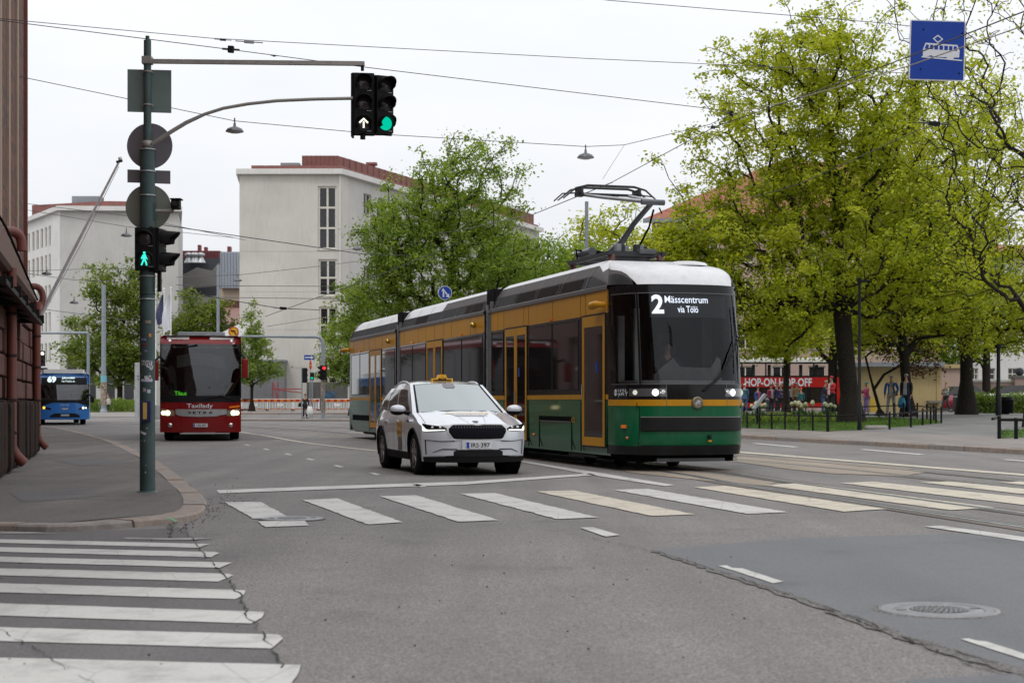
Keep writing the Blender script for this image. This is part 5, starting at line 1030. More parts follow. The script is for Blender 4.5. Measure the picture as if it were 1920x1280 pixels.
b.plate([(-.11, -.2), (-.04, -.2), (-.04, .1), (-.11, .1)], -.012, -.008, m_swht, T); b.plate([(-.17, .08), (.0, .08), (-.09, .23)], -.012, -.0085, m_swht, T); b.plate([(-.05, .08), (.0, .1), (.15, -.1), (.1, -.14)], -.012, -.009, m_swht, T); b.plate([(.2, -.22), (.19, -.03), (.03, -.18)], -.012, -.0095, m_swht, T); b.build('arrows', dk)
t = thing('traffic_signal', 'dark signal with a lit white lamp above the roof of the blue bus', 'traffic light', (wx(76, 96), 96, 0)); b = MB(); b.cyl((0, 0, 0), (0, 0, wz(690, 96)), .05, m_pg, 8); b.build('post', t); head(t, 3, 0, (.12, 0, wz(686, 96)), R(8), .3, .18, None, litmat=e_wht, w=.26); head(t, 3, -1, (-.15, 0, wz(686, 96)), R(-75), .3, .2); b = MB(); b.box((0, 0, wz(694, 96)), (.8, .3, .3), m_sig, bev=.08); b.build('lower_box', t)
# flags
for i, (px, col, lab, ft, fb_, sw) in enumerate([(292, 'w', 'left white flag on its pole, half hidden behind the signal mast', 545, 598, -1), (307.5, 'b', 'dark blue flag hanging from the middle pole', 546, 606, -1), (320.5, 'w', 'right white flag hanging from its pole above the coach', 546, 620, -1)]):
    Yg = 112; t = thing('flag_on_pole', lab, 'flag', (wx(px, Yg-i*.8), Yg-i*.8, .2), 0, 'row of three flagpoles'); b = MB(); b.cyl((0, 0, 0), (0, 0, wz(544, Yg)-.2), .045, m_white, 8, r2=.035); b.sphere((0, 0, wz(543, Yg)-.2), .07, m_white, 8, 6); b.build('pole', t)
    mm = m_swht if col == 'w' else M('flag_navy', (.05, .055, .12), .7); zt_, zb = wz(ft+2, Yg)-.2, wz(fb_, Yg)-.2; b = MB()
    b.patch(lambda u, v: (-.04-u*(.25+.6*math.sin(v*2.6))*(.3, .65, .7)[i], .12*math.sin(u*7+v*3), lerp(zt_, zb, v)-u*.5+.3*v*u), lin(0, 1, 10), lin(0, 1, 12), mm); fl = b.build('cloth', t)
# barriers
m_or = M('barrier_orange', (.55, .19, .01), .5); m_rd = M('barrier_red', (.35, .015, .015), .5)
def barrier():
    t = thing('construction_barrier', 'x', 'barrier', (0, 0, 0), 0, 'red and yellow topped site barriers'); w = 2.15; b = MB()
    b.box((0, 0, .95), (w, .05, .06), m_white); b.box((0, 0, .08), (w, .05, .05), m_white)
    for x in (-w/2, w/2): b.box((x, 0, .5), (.07, .06, 1.0), m_white)
    for i in range(17): x = -w/2+w*(i+.5)/17; b.box((x, 0, .5), (.055, .03, .92), m_white)
    b.build('frame', t); b = MB()
    for i in range(8): x = -w/2+w*(i+.5)/8; b.box((x, -.03, .83), (w/8, .02, .2), m_rd if i % 2 else m_or); b.box((x, -.03, .14), (w/8, .02, .06), m_rd if i % 2 else m_or)
    b.build('warning_band', t); b = MB(); b.box((0, -.03, .5), (.42, .02, .22), m_white, bev=.01); b.box((0, -.045, .53), (.3, .005, .03), m_greysteel); b.build('sign_panel', t); b = MB()
    for x in (-w/2+.05, w/2-.05): b.box((x, 0, .04), (.2, .6, .08), m_rubber, bev=.02)
    b.build('feet', t); return t
bp = barrier()
for i, (px, lab) in enumerate([(450, 'site barrier half behind the coach mirror'), (477, 'site barrier behind the trunk of the small linden'), (525.5, 'site barrier between the linden and the person in black'), (573.5, 'site barrier directly behind the person in black'), (632, 'site barrier beside the tram rear, right of the gantry pole')]):
    o = bp if i == 0 else copy_tree(bp); Yb = 130; o.location = (wx(px, Yb), Yb, .47); o['label'] = lab+', red and yellow topped'
# concrete block + stele left of coach
b = MB(); b.box((0, 0, .45), (.9, .5, .9), M('concrete', (.3, .3, .29), .8), bev=.05); o = b.build('concrete_block', None, (wx(297, 108), 108, .1)); tag(o, 'pale concrete block between the signal mast and the coach', 'block')
t = thing('info_pillar', 'slim pale advertising pillar just left of the signal mast', 'pillar', (wx(258, 106), 106, .1)); b = MB(); b.box((0, 0, 1.9), (.28, .5, 3.6), M('pillar_grey', (.36, .37, .37), .5, dirt=.2), bev=.03); b.build('body', t); b = MB()
for z in (2.6, 2.8): b.box((.1, -.26, z), (.1, .01, .06), m_dark)
b.build('lettering', t)
# ============================================================ PARK FURNITURE
m_fence = M('fence_black', (.009, .010, .011), .5, spec=.15)
fr_ = thing('park_fence', 'low black park fence around the lawn with a single rail on round posts', 'fence', (0, 0, 0))
PXf = [(1388, 801), (1401, 802), (1424, 803), (1447, 804), (1472, 804.5), (1498, 806), (1524, 807), (1552, 808.5), (1611, 806), (1668, 805), (1708, 801), (1730, 797), (1745, 795), (1755, 793.5), (1765, 793)]
pts = [GG(*p) for p in PXf]
for i, p in enumerate(pts):
    if i == 8: continue
    b = MB(); hh = .66 if i == 7 else .56; b.cyl((p[0], p[1], p[2]-.1), (p[0], p[1], p[2]+hh), .05 if i == 7 else .034, m_fence, 10); b.sphere((p[0], p[1], p[2]+hh), .05 if i == 7 else .036, m_fence, 8, 6); b.build('post', fr_)
b = MB(); b.tube([(p[0], p[1], p[2]+.5) for p in pts], .024, m_fence, 8); b.build('rail', fr_)
fb = thing('park_fence', 'rear run of the low black park fence before the two standing men', 'fence', (0, 0, 0)); b = MB(); bk = []
for px, py in [(1395, 786), (1425, 786), (1473, 785), (1560, 785), (1605, 785), (1648, 784), (1676, 783), (1694, 782.5), (1720, 784), (1738, 787), (1751, 789)]: bk.append(GG(px, py))
for p in bk: b2 = MB(); b2.cyl((p[0], p[1], p[2]-.1), (p[0], p[1], p[2]+.58), .036, m_fence, 8); b2.sphere((p[0], p[1], p[2]+.58), .045, m_fence, 8, 6); b2.build('post', fb)
b.tube([(p[0], p[1], p[2]+.5) for p in bk], .024, m_fence, 8); b.build('rail', fb)
f3 = thing('park_fence', 'second low black fence with flat rail at the right edge of the picture', 'fence', (0, 0, 0)); p3 = [GG(1873.5, 821.5), GG(1905, 822), GG(1945, 823), GG(1990, 824)]
for i, p in enumerate(p3): b = MB(); b.cyl((p[0], p[1], p[2]-.1), (p[0], p[1], p[2]+(.6 if i == 0 else .55)), .05, m_fence, 10); b.build('post', f3)
b = MB(); b.tube([(p[0], p[1], p[2]+.5) for p in p3], .045, m_fence, 8); b.tube([(p3[0][0]-.12, p3[0][1]+.2, p3[0][2]+.52), (p3[0][0]+.9, p3[0][1]+3, p3[0][2]+.55)], .04, m_fence, 8); b.build('rail', f3)
def lamp_post(label, p, H, r): 
    t = thing('park_lamp_post', label, 'lamp post', p); b = MB(); b.tube([(0, 0, -.1), (0, 0, .9), (0, 0, .92), (0, 0, H)], [r*1.35, r*1.35, r, r*.85], m_fence, 12); b.build('post', t)
    b = MB(); b.cyl((0, 0, H), (0, 0, H+.12), r*1.6, m_fence, 12); b.box((.16, 0, H+.02), (.3, .08, .07), m_fence, bev=.01); b.build('lamp_head', t)
p = GG(1611.5, 806); lamp_post('thin black lamp post directly in front of the big tree trunk', p, 4.9, .055)
p = (wx(1872, 66), 66, park_z(wx(1872, 66), 66)); lamp_post('black lamp post before the hedge and the garden wall', p, wz(652, 66)-p[2], .085)
def bin_(label, px, Y, h, r, m): 
    X = wx(px, Y); t = thing('litter_bin', label, 'litter bin', (X, Y, park_z(X, Y))); b = MB(); b.lathe((0, 0, 0), 'z', [(.05, .001), (.05, r), (h*.8, r*1.03), (h*.8, r*1.1), (h*.86, r*1.1), (h*.86, r), (h*.95, r*.95)], m, 20); b.build('body', t); b = MB(); b.lathe((0, 0, 0), 'z', [(h*.95, r), (h*.97, r*1.05), (h, r*.8), (h, .001)], m_black, 20); b.build('lid', t)
    b = MB(); b.cyl((0, 0, -.05), (0, 0, .06), r*.5, m_black, 10); b.build('foot', t)
bin_('grey litter bin at the foot of the tall straight trunk', 1796, 82, .95, .24, M('bin_grey', (.13, .14, .15), .5)); bin_('dark litter bin in front of the hopping bus group of people', 1443, 84, .85, .22, m_greysteel); bin_('black wheeled bin before the hedge, beside the lamp post', 1885, 72, .8, .35, m_black)
# info board
p = GG(1420, 795); t = thing('info_board', 'small slanted white information board on a black post in the flower bed', 'sign', p); b = MB(); b.cyl((0, 0, -.1), (0, 0, .75), .04, m_fence, 8); b.build('post', t); b = MB(); b.box((.08, 0, .9), (.1, .5, .75), M('board_white', (.55, .58, .62), .4), ry=R(38), bev=.01); b.build('board', t)
b = MB(); b.box((0, 0, .06), (.7, .4, .12), M('stone_pale', (.35, .33, .3), .8), bev=.05); p = GG(1643, 804); tag(b.build('stone_slab', None, p), 'flat pale stone lying at the lawn edge right of the lamp post', 'stone')
# flowers: tulips
mtul = M('tulip_white', (.62, .62, .38), .6); mstem = M('stem_green', (.06, .14, .03), .6)
def tulip():
    t = thing('tulip', 'white tulip', 'tulip', (0, 0, 0), 0, 'white tulips in the lawn bed'); b = MB(); b.lathe((0, 0, .5), 'z', [(-.07, .002), (-.06, .05), (0, .075), (.05, .06), (.08, .03), (.085, .002)], mtul, 10); b.build('blossom', t)
    b = MB(); b.tube([(0, 0, 0), (.01, 0, .25), (0, 0, .44)], .01, mstem, 5); b.build('stem', t); b = MB()
    for a in (0, 2.2, 4.1): c, s_ = math.cos(a), math.sin(a); b.add([(0, 0, 0), (c*.06-s_*.03, s_*.06+c*.03, .16), (c*.16, s_*.16, .34), (c*.06+s_*.03, s_*.06-c*.03, .16)], [(0, 1, 2, 3)], mstem)
    b.build('leaves', t); return t
tp0 = tulip(); r8 = random.Random(12); grp = [(1387, 782, 3, 'leftmost cluster by the tram nose'), (1412, 780, 4, 'cluster left of the slanted board'), (1425, 781, 4, 'cluster right of the slanted board'), (1496, 779, 6, 'large cluster right of the slender tree'), (1508, 780, 4, 'middle of the large group of clusters'), (1518, 779, 4, 'cluster with the tallest blooms near the orange cap'), (1554, 780, 6, 'cluster left of the big trunk')]
first = True
for (gx, gy, n, lab) in grp:
    base = GG(gx, gy+6)
    for i in range(n):
        o = tp0 if first else copy_tree(tp0); first = False; x, y = base[0]+r8.gauss(0, .12), base[1]+r8.gauss(0, .3); o.location = (x, y, park_z(x, y)+.03); o.rotation_euler = (r8.uniform(-.1, .1), r8.uniform(-.15, .15), r8.uniform(0, 6)); s = r8.uniform(1.0, 1.35); o.scale = (s, s, s); o['label'] = 'white tulip, one of several in the '+lab; o['group'] = 'white tulips, '+lab
b = MB(); rs = random.Random(31)
for i in range(900):
    px = rs.uniform(1386, 1590); q = GG(px, rs.uniform(780, 792)); a = rs.uniform(0, 6.28); h = rs.uniform(.08, .28); w = rs.uniform(.03, .07); c, s_ = math.cos(a), math.sin(a)
    b.add([(q[0]-c*w, q[1]-s_*w, q[2]), (q[0]+c*w, q[1]+s_*w, q[2]), (q[0]+c*w*1.5+s_*.1, q[1]+s_*w, q[2]+h), (q[0]-c*w*.5+s_*.1, q[1]-s_*w, q[2]+h*.9)], [(0, 1, 2, 3)], lf_lime if i % 5 else mstem)
b.build('bedding_plants', kind='stuff')
# ============================================================ PEOPLE
def skin(V, E, rad, sub=1):
    me = bpy.data.meshes.new('s'); me.from_pydata([tuple(v) for v in V], E, []); o = bpy.data.objects.new('s', me); COL.objects.link(o)
    md = o.modifiers.new('s', 'SKIN'); md.use_smooth_shade = True; md.branch_smoothing = .5
    for i, r in enumerate(rad):
        sv = me.skin_vertices[0].data[i]; sv.radius = r if hasattr(r, '__len__') else (r, r); sv.use_root = (i == 0)
    if sub: m2 = o.modifiers.new('u', 'SUBSURF'); m2.levels = sub; m2.render_levels = sub
    dg = bpy.context.evaluated_depsgraph_get(); dg.update(); e = bpy.data.meshes.new_from_object(o.evaluated_get(dg))
    VV = [tuple(v.co) for v in e.vertices]; FF = [tuple(p.vertices) for p in e.polygons]
    bpy.data.objects.remove(o); bpy.data.meshes.remove(me); bpy.data.meshes.remove(e); return VV, FF
m_skin = M('skin', (.42, .24, .17), .6, var=.08); m_shoe = M('shoe_dark', (.03, .025, .022), .6); _cl = {}
def cloth(c): 
    k = 'cloth_%02x%02x%02x' % tuple(int(255*v) for v in c)
    return M(k, c, .85, var=.18, scale=9, bump=.15, bscale=12)
ARMS = {  # (elbow, wrist, hand) for image-left (-x) and image-right (+x), body faces -y ; 1.75 m person
 'down': [((-.215, .03, 1.12), (-.21, -.05, .87), (-.20, -.08, .79)), ((.215, .03, 1.12), (.21, -.05, .87), (.20, -.08, .79))],
 'phone': [((-.24, -.08, 1.14), (-.1, -.30, 1.30), (-.05, -.34, 1.36)), ((.24, -.08, 1.14), (.1, -.30, 1.30), (.05, -.34, 1.36))],
 'one': [((-.215, .03, 1.12), (-.21, -.05, .87), (-.20, -.08, .79)), ((.25, -.04, 1.14), (.14, -.28, 1.15), (.08, -.32, 1.18))],
 'pocket': [((-.25, .02, 1.12), (-.27, -.07, .88), (-.27, -.1, .8)), ((.28, .06, 1.13), (.21, -.09, .98), (.17, -.13, .95))],
 'wheel': [((-.26, -.12, 1.16), (-.18, -.40, 1.14), (-.15, -.46, 1.15)), ((.26, -.12, 1.16), (.18, -.40, 1.14), (.15, -.46, 1.15))],
 'bagarm': [((-.25, .02, 1.12), (-.27, -.06, .86), (-.27, -.08, .78)), ((.25, .03, 1.12), (.27, -.04, .85), (.275, -.05, .77))]}
LEGS = {'stand': [((-.10, -.02, .50), (-.115, .03, .09), (-.13, -.12, .035)), ((.10, -.01, .50), (.125, .03, .09), (.15, -.12, .035))],
        'walk': [((-.10, -.16, .52), (-.10, -.22, .10), (-.11, -.36, .05)), ((.10, .02, .49), (.10, .26, .13), (.11, .16, .04))],
        'sit': [((-.13, -.42, .86), (-.13, -.50, .45), (-.14, -.64, .40)), ((.13, -.42, .86), (.13, -.50, .45), (.14, -.64, .40))],
        'wide': [((-.14, -.02, .50), (-.19, .02, .09), (-.22, -.12, .035)), ((.12, -.02, .50), (.16, .02, .09), (.19, -.12, .035))]}
def person(label, loc, h=1.75, rz=0, arms='down', legs='stand', top=(.1, .1, .12), legc=(.05, .06, .1), hair=(.1, .06, .04), shirt=None, hat=None, longhair=False, bulk=1.0, lean=0.0, bag=None, coat=False, group=None, shoes=None, turn=0):
    T = thing('person', label, 'person', loc, rz, group); k = h/1.75
    def L(z): return -lean*max(0, z-.95)
    A = ARMS[arms]; G_ = LEGS[legs]
    def sh(p): return ((p[0])*k, (p[1]+L(p[2]))*k, p[2]*k)
    V = [(0, 0, .95), (0, 0, 1.10), (0, .01, 1.30), (0, .01, 1.43), (0, -.005, 1.53), (0, -.015, 1.60), (0, -.01, 1.69), (0, -.105, 1.60)]
    Rd = [(.135*bulk, .10*bulk), (.12*bulk, .095*bulk), (.15*bulk, .105*bulk), (.07, .06), (.055, .055), (.078, .088), (.07, .082), (.014, .018)]
    E = [(0, 1), (1, 2), (2, 3), (3, 4), (4, 5), (5, 6), (5, 7)]
    def chain(frm, pts, rr):
        a = frm
        for p, r in zip(pts, rr): V.append(p); Rd.append((r, r)); E.append((a, len(V)-1)); a = len(V)-1
        return a
    for s, a in zip((-1, 1), A):
        w = chain(2, [(s*.185*bulk, .01, 1.385), a[0], a[1], a[2]], [.062, .044, .028, .034])
        d = Vector(a[2])-Vector(a[1]); d.normalize(); e = Vector(a[2]); sd = d.cross(Vector((s, 0, 0))); sd = sd.normalized() if sd.length > .1 else Vector((0, 1, 0))
        for q in range(4): chain(w, [tuple(e+d*(.055+.006*(1-abs(q-1.5)))+sd*(.014*(q-1.5))+Vector((-s*.008, 0, 0)))], [.0075])
        chain(w, [tuple(e+d*.012-sd*.04)], [.009])
    for s, g in zip((-1, 1), G_): chain(0, [(s*.09, 0, .90), g[0], g[1], g[2]], [.088, .058, .042, .038])
    VV, FF = skin([sh(p) for p in V], E, [(r[0]*k, r[1]*k) for r in Rd], 1)
    b = MB(); b.add(VV, FF, m_skin, True); b.build('body', T)
    # clothing shells on the same skeleton
    tb_ = 1.14 if coat else 1.09; hem = .72 if coat else .88
    CV = [(0, 0, 1.10), (0, .01, 1.30), (0, .01, 1.415), (0, 0, .97), (0, 0, hem)]; CR = [(.13*bulk*tb_, .108*bulk*tb_), (.158*bulk*tb_, .118*bulk*tb_), (.085, .08), (.142*bulk*tb_, .115*bulk*tb_), (.15*bulk*tb_, .12*bulk*tb_)]; CE = [(0, 1), (1, 2), (0, 3), (3, 4)]
    for s, a in zip((-1, 1), A):
        j = len(CV); w = Vector(a[0]).lerp(Vector(a[1]), .93); CV += [(s*.19*bulk, .01, 1.385), a[0], tuple(w)]; CR += [(.075, .075), (.06, .06), (.044, .044)]; CE += [(1, j), (j, j+1), (j+1, j+2)]
    VV, FF = skin([sh(p) for p in CV], CE, [(r[0]*k, r[1]*k) for r in CR], 1); b = MB(); b.add(VV, FF, cloth(top), True); b.build('jacket', T)
    if shirt: b = MB(); b.patch(lambda u, v: ((u*.075*bulk*(1-.25*v)*k), (-.128*bulk*tb_+L(lerp(.9, 1.42, v))+.035*v**4-.002)*k, lerp(.9, 1.42, v)*k), lin(-1, 1, 5), lin(0, 1, 8), cloth(shirt)); b.build('shirt', T)
    LV = [(0, 0, .97)]; LR = [(.137*bulk, .108*bulk)]; LE = []
    for s, g in zip((-1, 1), G_): j = len(LV); w = Vector(g[0]).lerp(Vector(g[1]), .95); LV += [(s*.092, 0, .89), g[0], tuple(w)]; LR += [(.102, .1), (.076, .076), (.062, .062)]; LE += [(0, j), (j, j+1), (j+1, j+2)]
    VV, FF = skin([sh(p) for p in LV], LE, [(r[0]*k, r[1]*k) for r in LR], 1); b = MB(); b.add(VV, FF, cloth(legc), True); b.build('trousers', T)
    b = MB()
    for g in G_: q = sh(g[1]); p = sh(g[2]); m_ = ((q[0]+p[0])/2, (q[1]+p[1])/2, min(q[2], p[2])*.9+.012); dx, dy = p[0]-q[0], p[1]-q[1]; b.box((m_[0], m_[1], p[2]+.008), (.09*k, .27*k, .075*k), cloth(shoes) if shoes else m_shoe, rz=math.atan2(dy, dx)+math.pi/2, bev=.025)
    b.build('shoes', T)
    hc = sh((0, .008, 1.665)); b = MB(); rr = .1*k; n = 14
    hb = MB(); hm = cloth(hat) if hat else M('hair_%02x%02x' % (int(hair[0]*255), int(hair[1]*255)), hair, .7, var=.3, scale=60, bump=.4, bscale=90)
    V2 = []; zs = [(0.0, 0.02), (.5, .62), (.85, .92), (1.05, 1.03), (1.3, 1.05), (1.55 if not longhair else 1.7, 1.0)]
    for (ph, rr_) in [(.02, .03), (.45, .5), (.9, .86), (1.3, 1.0), (1.65, 1.04), (2.05, .98)]+([(2.5, .9), (2.9, .95)] if longhair else []):
        for i in range(n):
            a = 2*math.pi*i/n; front = max(0, -math.sin(a)); zz = math.cos(min(ph, 2.1))-(ph-2.1 if ph > 2.1 else 0)*1.3; zz = max(zz, -.15+.55*front*1.15) if ph > 1.2 else zz
            V2.append((hc[0]+rr*.84*rr_*math.cos(a), hc[1]+rr*.98*rr_*math.sin(a), hc[2]+rr*.98*zz))
    m_ = len(V2)//n; hb.add(V2, [(j*n+i, j*n+(i+1) % n, (j+1)*n+(i+1) % n, (j+1)*n+i) for j in range(m_-1) for i in range(n)]+[tuple(range(n))], hm, True); hb.build('hat' if hat else 'hair', T)
    b = MB()
    for s in (-1, 1): q = sh((s*.032, -.096, 1.625)); b.sphere(q, .009*k, m_dark, 6, 4)
    q = sh((0, -.098, 1.565)); b.box(q, (.045*k, .008, .008*k), M('lips', (.25, .09, .08), .6)); b.build('face_features', T)
    if bag == 'strap': b = MB(); b.tube([sh(p) for p in [(.0, -.15, 1.40), (.08, -.17, 1.2), (.17, -.14, .98), (.19, .1, 1.0), (.1, .16, 1.25), (-.08, .1, 1.43), (-.05, -.1, 1.44), (0, -.15, 1.40)]], .012*k, m_dark, 6); b.box(sh((.22, .0, .97)), (.1, .2, .2), cloth((.02, .02, .03)), bev=.03); b.build('shoulder_bag_strap', T)
    return T
def held_bag(label, T, off, size, m, name='carrier_bag', cat='bag'):
    th = T.rotation_euler.z; x = T.location.x+off[0]*math.cos(th)-off[1]*math.sin(th); y = T.location.y+off[0]*math.sin(th)+off[1]*math.cos(th); t = thing(name, label, cat, (x, y, T.location.z+off[2]), th)
    w, d, h = size; V = []; n = 8; b = MB()
    for j, (zz, s) in enumerate([(0, .75), (.15, 1), (.6, .95), (.95, .7), (1, .6)]):
        for i in range(n): a = 2*math.pi*i/n; c, q = math.cos(a), math.sin(a); V.append((w/2*s*(abs(c)**.6)*(1 if c > 0 else -1), d/2*s*q, zz*h-h))
    b.add(V, [(j*n+i, j*n+(i+1) % n, (j+1)*n+(i+1) % n, (j+1)*n+i) for j in range(4) for i in range(n)]+[tuple(reversed(range(n)))], m, True); b.build('sack', t)
    b = MB()
    for s in (-1, 1): b.tube([(-w*.2, s*.01, 0), (-w*.1, s*.008, .07), (w*.1, s*.008, .07), (w*.2, s*.01, 0)], .006, m, 5)
    b.build('handle', t)
def park(px, py, hpx):
    X, Y, Z = GG(px, py); return (X, Y, Z), hpx*Y/F_PX
P, h = park(1671, 780.5, 78); t_ = person('grey-haired person in a bright blue jacket, pale trousers and a dark shoulder strap', P, min(h, 1.84), R(-14), 'pocket', 'wide', (.03, .12, .40), (.42, .4, .37), (.62, .6, .58), shirt=(.5, .46, .38), bag='strap', shoes=(.2, .12, .08), bulk=1.08)
P, h = park(1699, 781, 80); t_ = person('grey-haired person in a black jacket and dark jeans beside the one in blue', P, min(h, 1.86), R(-28), 'down', 'stand', (.015, .015, .02), (.025, .035, .07), (.35, .34, .32), shirt=(.3, .3, .34), bulk=1.12, coat=True)
held_bag('turquoise carrier bag held by the person in the black jacket', t_, (-.12, -.26, .80), (.34, .16, .42), M('bag_turquoise', (.02, .2, .32), .6, var=.5, scale=20))
P, h = park(1624.5, 778, 62); person('person in pink jacket, lilac trousers and teal cap, photographing beside the big trunk', P, min(h, 1.7), R(-75), 'phone', 'wide', (.42, .06, .16), (.28, .2, .42), (.05, .05, .05), hat=(.05, .3, .33), bulk=1.1)
P, h = park(1396, 774, 55); person('white-haired person in teal jacket and jeans seen from behind by the red bus', P, min(h, 1.78), R(170), 'down', 'stand', (.03, .10, .16), (.06, .11, .22), (.6, .57, .52), bulk=1.12)
P, h = park(1421, 775, 50); person('dark-haired person in an open blue jacket over a pink top near the red bus', P, min(h, 1.7), R(30), 'one', 'walk', (.04, .09, .25), (.06, .12, .3), (.06, .03, .02), shirt=(.5, .04, .12), longhair=True)
P, h = park(1446, 775, 40); person('person in a pinkish red coat, leftmost of the small crowd by the red bus', P, 1.5, R(20), 'down', 'stand', (.38, .05, .12), (.03, .03, .05), (.05, .03, .02), shirt=(.5, .4, .4))
P, h = park(1456, 775, 42); person('person in a dark navy jacket next to the pinkish red coat', P, 1.55, R(60), 'down', 'stand', (.03, .04, .09), (.04, .04, .05), (.2, .15, .12), bulk=1.05)
P, h = park(1464, 775, 40); person('blond person in a violet-blue jacket at the left of the slender tree', P, 1.5, R(-20), 'one', 'stand', (.06, .05, .16), (.03, .03, .04), (.45, .35, .22))
P, h = park(1485, 775, 38); person('person in a white jacket and white knitted hat right of the slender tree', P, 1.5, R(10), 'one', 'stand', (.5, .5, .55), (.02, .02, .03), (.5, .5, .5), hat=(.65, .62, .58))
P, h = park(1494, 775, 40); person('person in a tan coat and grey hat between the white jacket and the orange cap', P, 1.55, R(-15), 'down', 'stand', (.38, .24, .12), (.05, .04, .04), (.3, .3, .3), hat=(.4, .42, .45), coat=True)
P, h = park(1502, 777, 34); person('small person in a green jacket with a bright orange cap', P, 1.3, R(-160), 'down', 'stand', (.03, .16, .17), (.03, .03, .04), (.3, .2, .1), hat=(.75, .09, .02))
P, h = park(1543, 776, 46); person('person in a dark navy jacket bending towards the guide in red', P, 1.62, R(75), 'phone', 'stand', (.02, .025, .05), (.05, .09, .2), (.35, .28, .2), lean=.25)
P, h = park(1559, 777, 64); t_ = person('tall guide in a red-sleeved black vest and red cap with a white scarf', P, 1.82, R(-60), 'one', 'stand', (.5, .02, .03), (.015, .015, .02), (.1, .03, .02), hat=(.45, .02, .02), shirt=(.55, .55, .55), bulk=1.05)
X, Y = wx(1774, 88), 88; person('fair-haired person in a pale jacket walking by the red parked car', (X, Y, park_z(X, Y)), 1.66, R(-70), 'one', 'walk', (.3, .32, .3), (.05, .05, .06), (.35, .22, .1), longhair=True)
Yp_ = 104; t_ = person('person dressed in black carrying a white plastic bag at the far crossing', (wx(572, Yp_), Yp_, .13), 1.60, R(25), 'bagarm', 'stand', (.012, .012, .015), (.012, .012, .015), (.03, .02, .02), bulk=1.1, coat=True, lean=.06)
held_bag('full white plastic bag carried by the person in black', t_, (.29, -.07, .79), (.46, .34, .55), m_white); held_bag('black handbag on the arm of the person in black', t_, (-.3, .02, 1.02), (.34, .16, .26), m_black, 'handbag')
Yp_ = 128; X = wx(202, Yp_); t_ = person('person in dark clothes with a cream bag before the tall wire pole', (X, Yp_, .36), 1.55, R(50), 'one', 'walk', (.025, .025, .04), (.02, .02, .025), (.06, .04, .03))
held_bag('cream shoulder bag of the person by the far left wire pole', t_, (-.05, -.2, 1.12), (.4, .2, .5), cloth((.5, .48, .42)), 'shoulder_bag')
# ============================================================ TRAM
ang = math.atan2(.274, .962); TR = thing('tram', 'long green and yellow articulated tram with a raised pantograph, showing line 2 Mässcentrum', 'tram', (2.904, 29.43, 0), ang)
t_grn = M('tram_green', (.003, .095, .036), .22, var=.08, coat=.2, scale=1, spec=.25, dirt=.12); t_yel = M('tram_yellow', (.48, .225, .009), .4, var=.08, scale=1, dirt=.15, spec=.18)
t_blk = M('tram_gloss_black', (.008, .008, .009), .14, spec=.25); t_win = M('tram_side_glass', (.014, .012, .013), .035, spec=.62, var=.2, scale=1); t_gry = M('tram_gutter_grey', (.12, .115, .115), .5, .0, dirt=.2)
t_fair = M('tram_roof_cladding', (.062, .052, .05), .6, var=.1, dirt=.25, spec=.3); t_lou = M('tram_roof_louvre', (.022, .021, .023), .65, var=.2, dirt=.1, spec=.25); t_wht = M('tram_roof_white', (.60, .60, .61), .35, var=.05, coat=.1, dirt=.12); t_lip = M('tram_skirt_black', (.014, .014, .015), .4, spec=.2)
t_brn = M('tram_window_band', (.014, .009, .009), .16, spec=.4)
t_scr = MG('tram_windscreen', (.62, .64, .64), .9, 1.36, .03)
def spow(v, p): return math.copysign(abs(v)**p, v)
def lean_(z): return .34*(max(0, z-1.28)/2)**1.25+.10*max(0, (.55-z)/.25)**1.5+.05*max(0, (1.25-z))
def nose(t, z, off=0):
    a = R(t); s, c = math.sin(a), math.cos(a); ins = .02*max(0, z-1.3)
    return ((1.2+off-ins*abs(c)**.3)*spow(s, .72), -(1.30+off)*abs(c)**.72+lean_(z)*abs(c)**.5, z)
ts = sorted(set([-90+i*3 for i in range(61)]+[-47, -44.5, 44.5, 47]))
zz = [.30, .38, .46, .55, .65, .72, .85, .98, 1.05, 1.11, 1.17]
b = MB(); b.patch(nose, ts, zz, lambda t, z: t_lip if (z < .46 or (t < -45 and z < .5)) else t_grn); b.build('nose_panel', TR)
b = MB(); b.patch(lambda t, z: nose(t, z, .004), ts, [1.17, 1.22, 1.28], t_yel); b.build('yellow_band', TR)
b = MB(); b.patch(nose, ts, [1.28, 1.35, 1.42, 1.49, 1.55], t_blk); b.patch(nose, ts, [3.17, 3.22, 3.27, 3.33], t_blk); b.patch(nose, ts, lin(1.55, 3.17, 14), lambda t, z: t_blk if (44.5 < abs(t) < 47 or abs(t) > 87) else None)
b.patch(lambda t, z: nose(t, z, .012), ts, lin(1.55, 3.17, 14), lambda t, z: t_blk if (44.5 < abs(t) < 47) else None); b.build('black_mask', TR)
b = MB(); b.patch(nose, ts, lin(1.55, 3.17, 12), lambda t, z: t_scr if abs(t) < 44.5 else None); b.build('windscreen', TR)
for sg in (-1, 1): b = MB(); b.patch(nose, ts, lin(1.55, 3.17, 12), lambda t, z: t_scr if 47 < abs(t) < 87 and t*sg > 0 else None); b.build('cab_side_window', TR)
NF = lambda t, z, off: nose(t, z, off)
b = MB(); bt_ = [t for t in ts if abs(t) <= 45]; b.patch(lambda t, z: nose(t, z, .035), bt_, [.735, .85, .965], t_lip); b.patch(lambda t, v: nose(t, .965+.015*v, .035*(1-v)), bt_, [0, 1], t_gry); b.patch(lambda t, v: nose(t, .735-.015*v, .035*(1-v)), bt_, [1, 0], t_lip)
for t0 in (-45, 45): b.patch(lambda u, z: nose(t0, z, .035*u), [0, 1], [.735, .965], t_lip)
b.build('bumper', TR)
b = MB(); b.patch(lambda t, z: nose(t, z, .02), bt_, [.30, .40, .47], t_lip); b.build('lower_lip', TR)
b = MB()
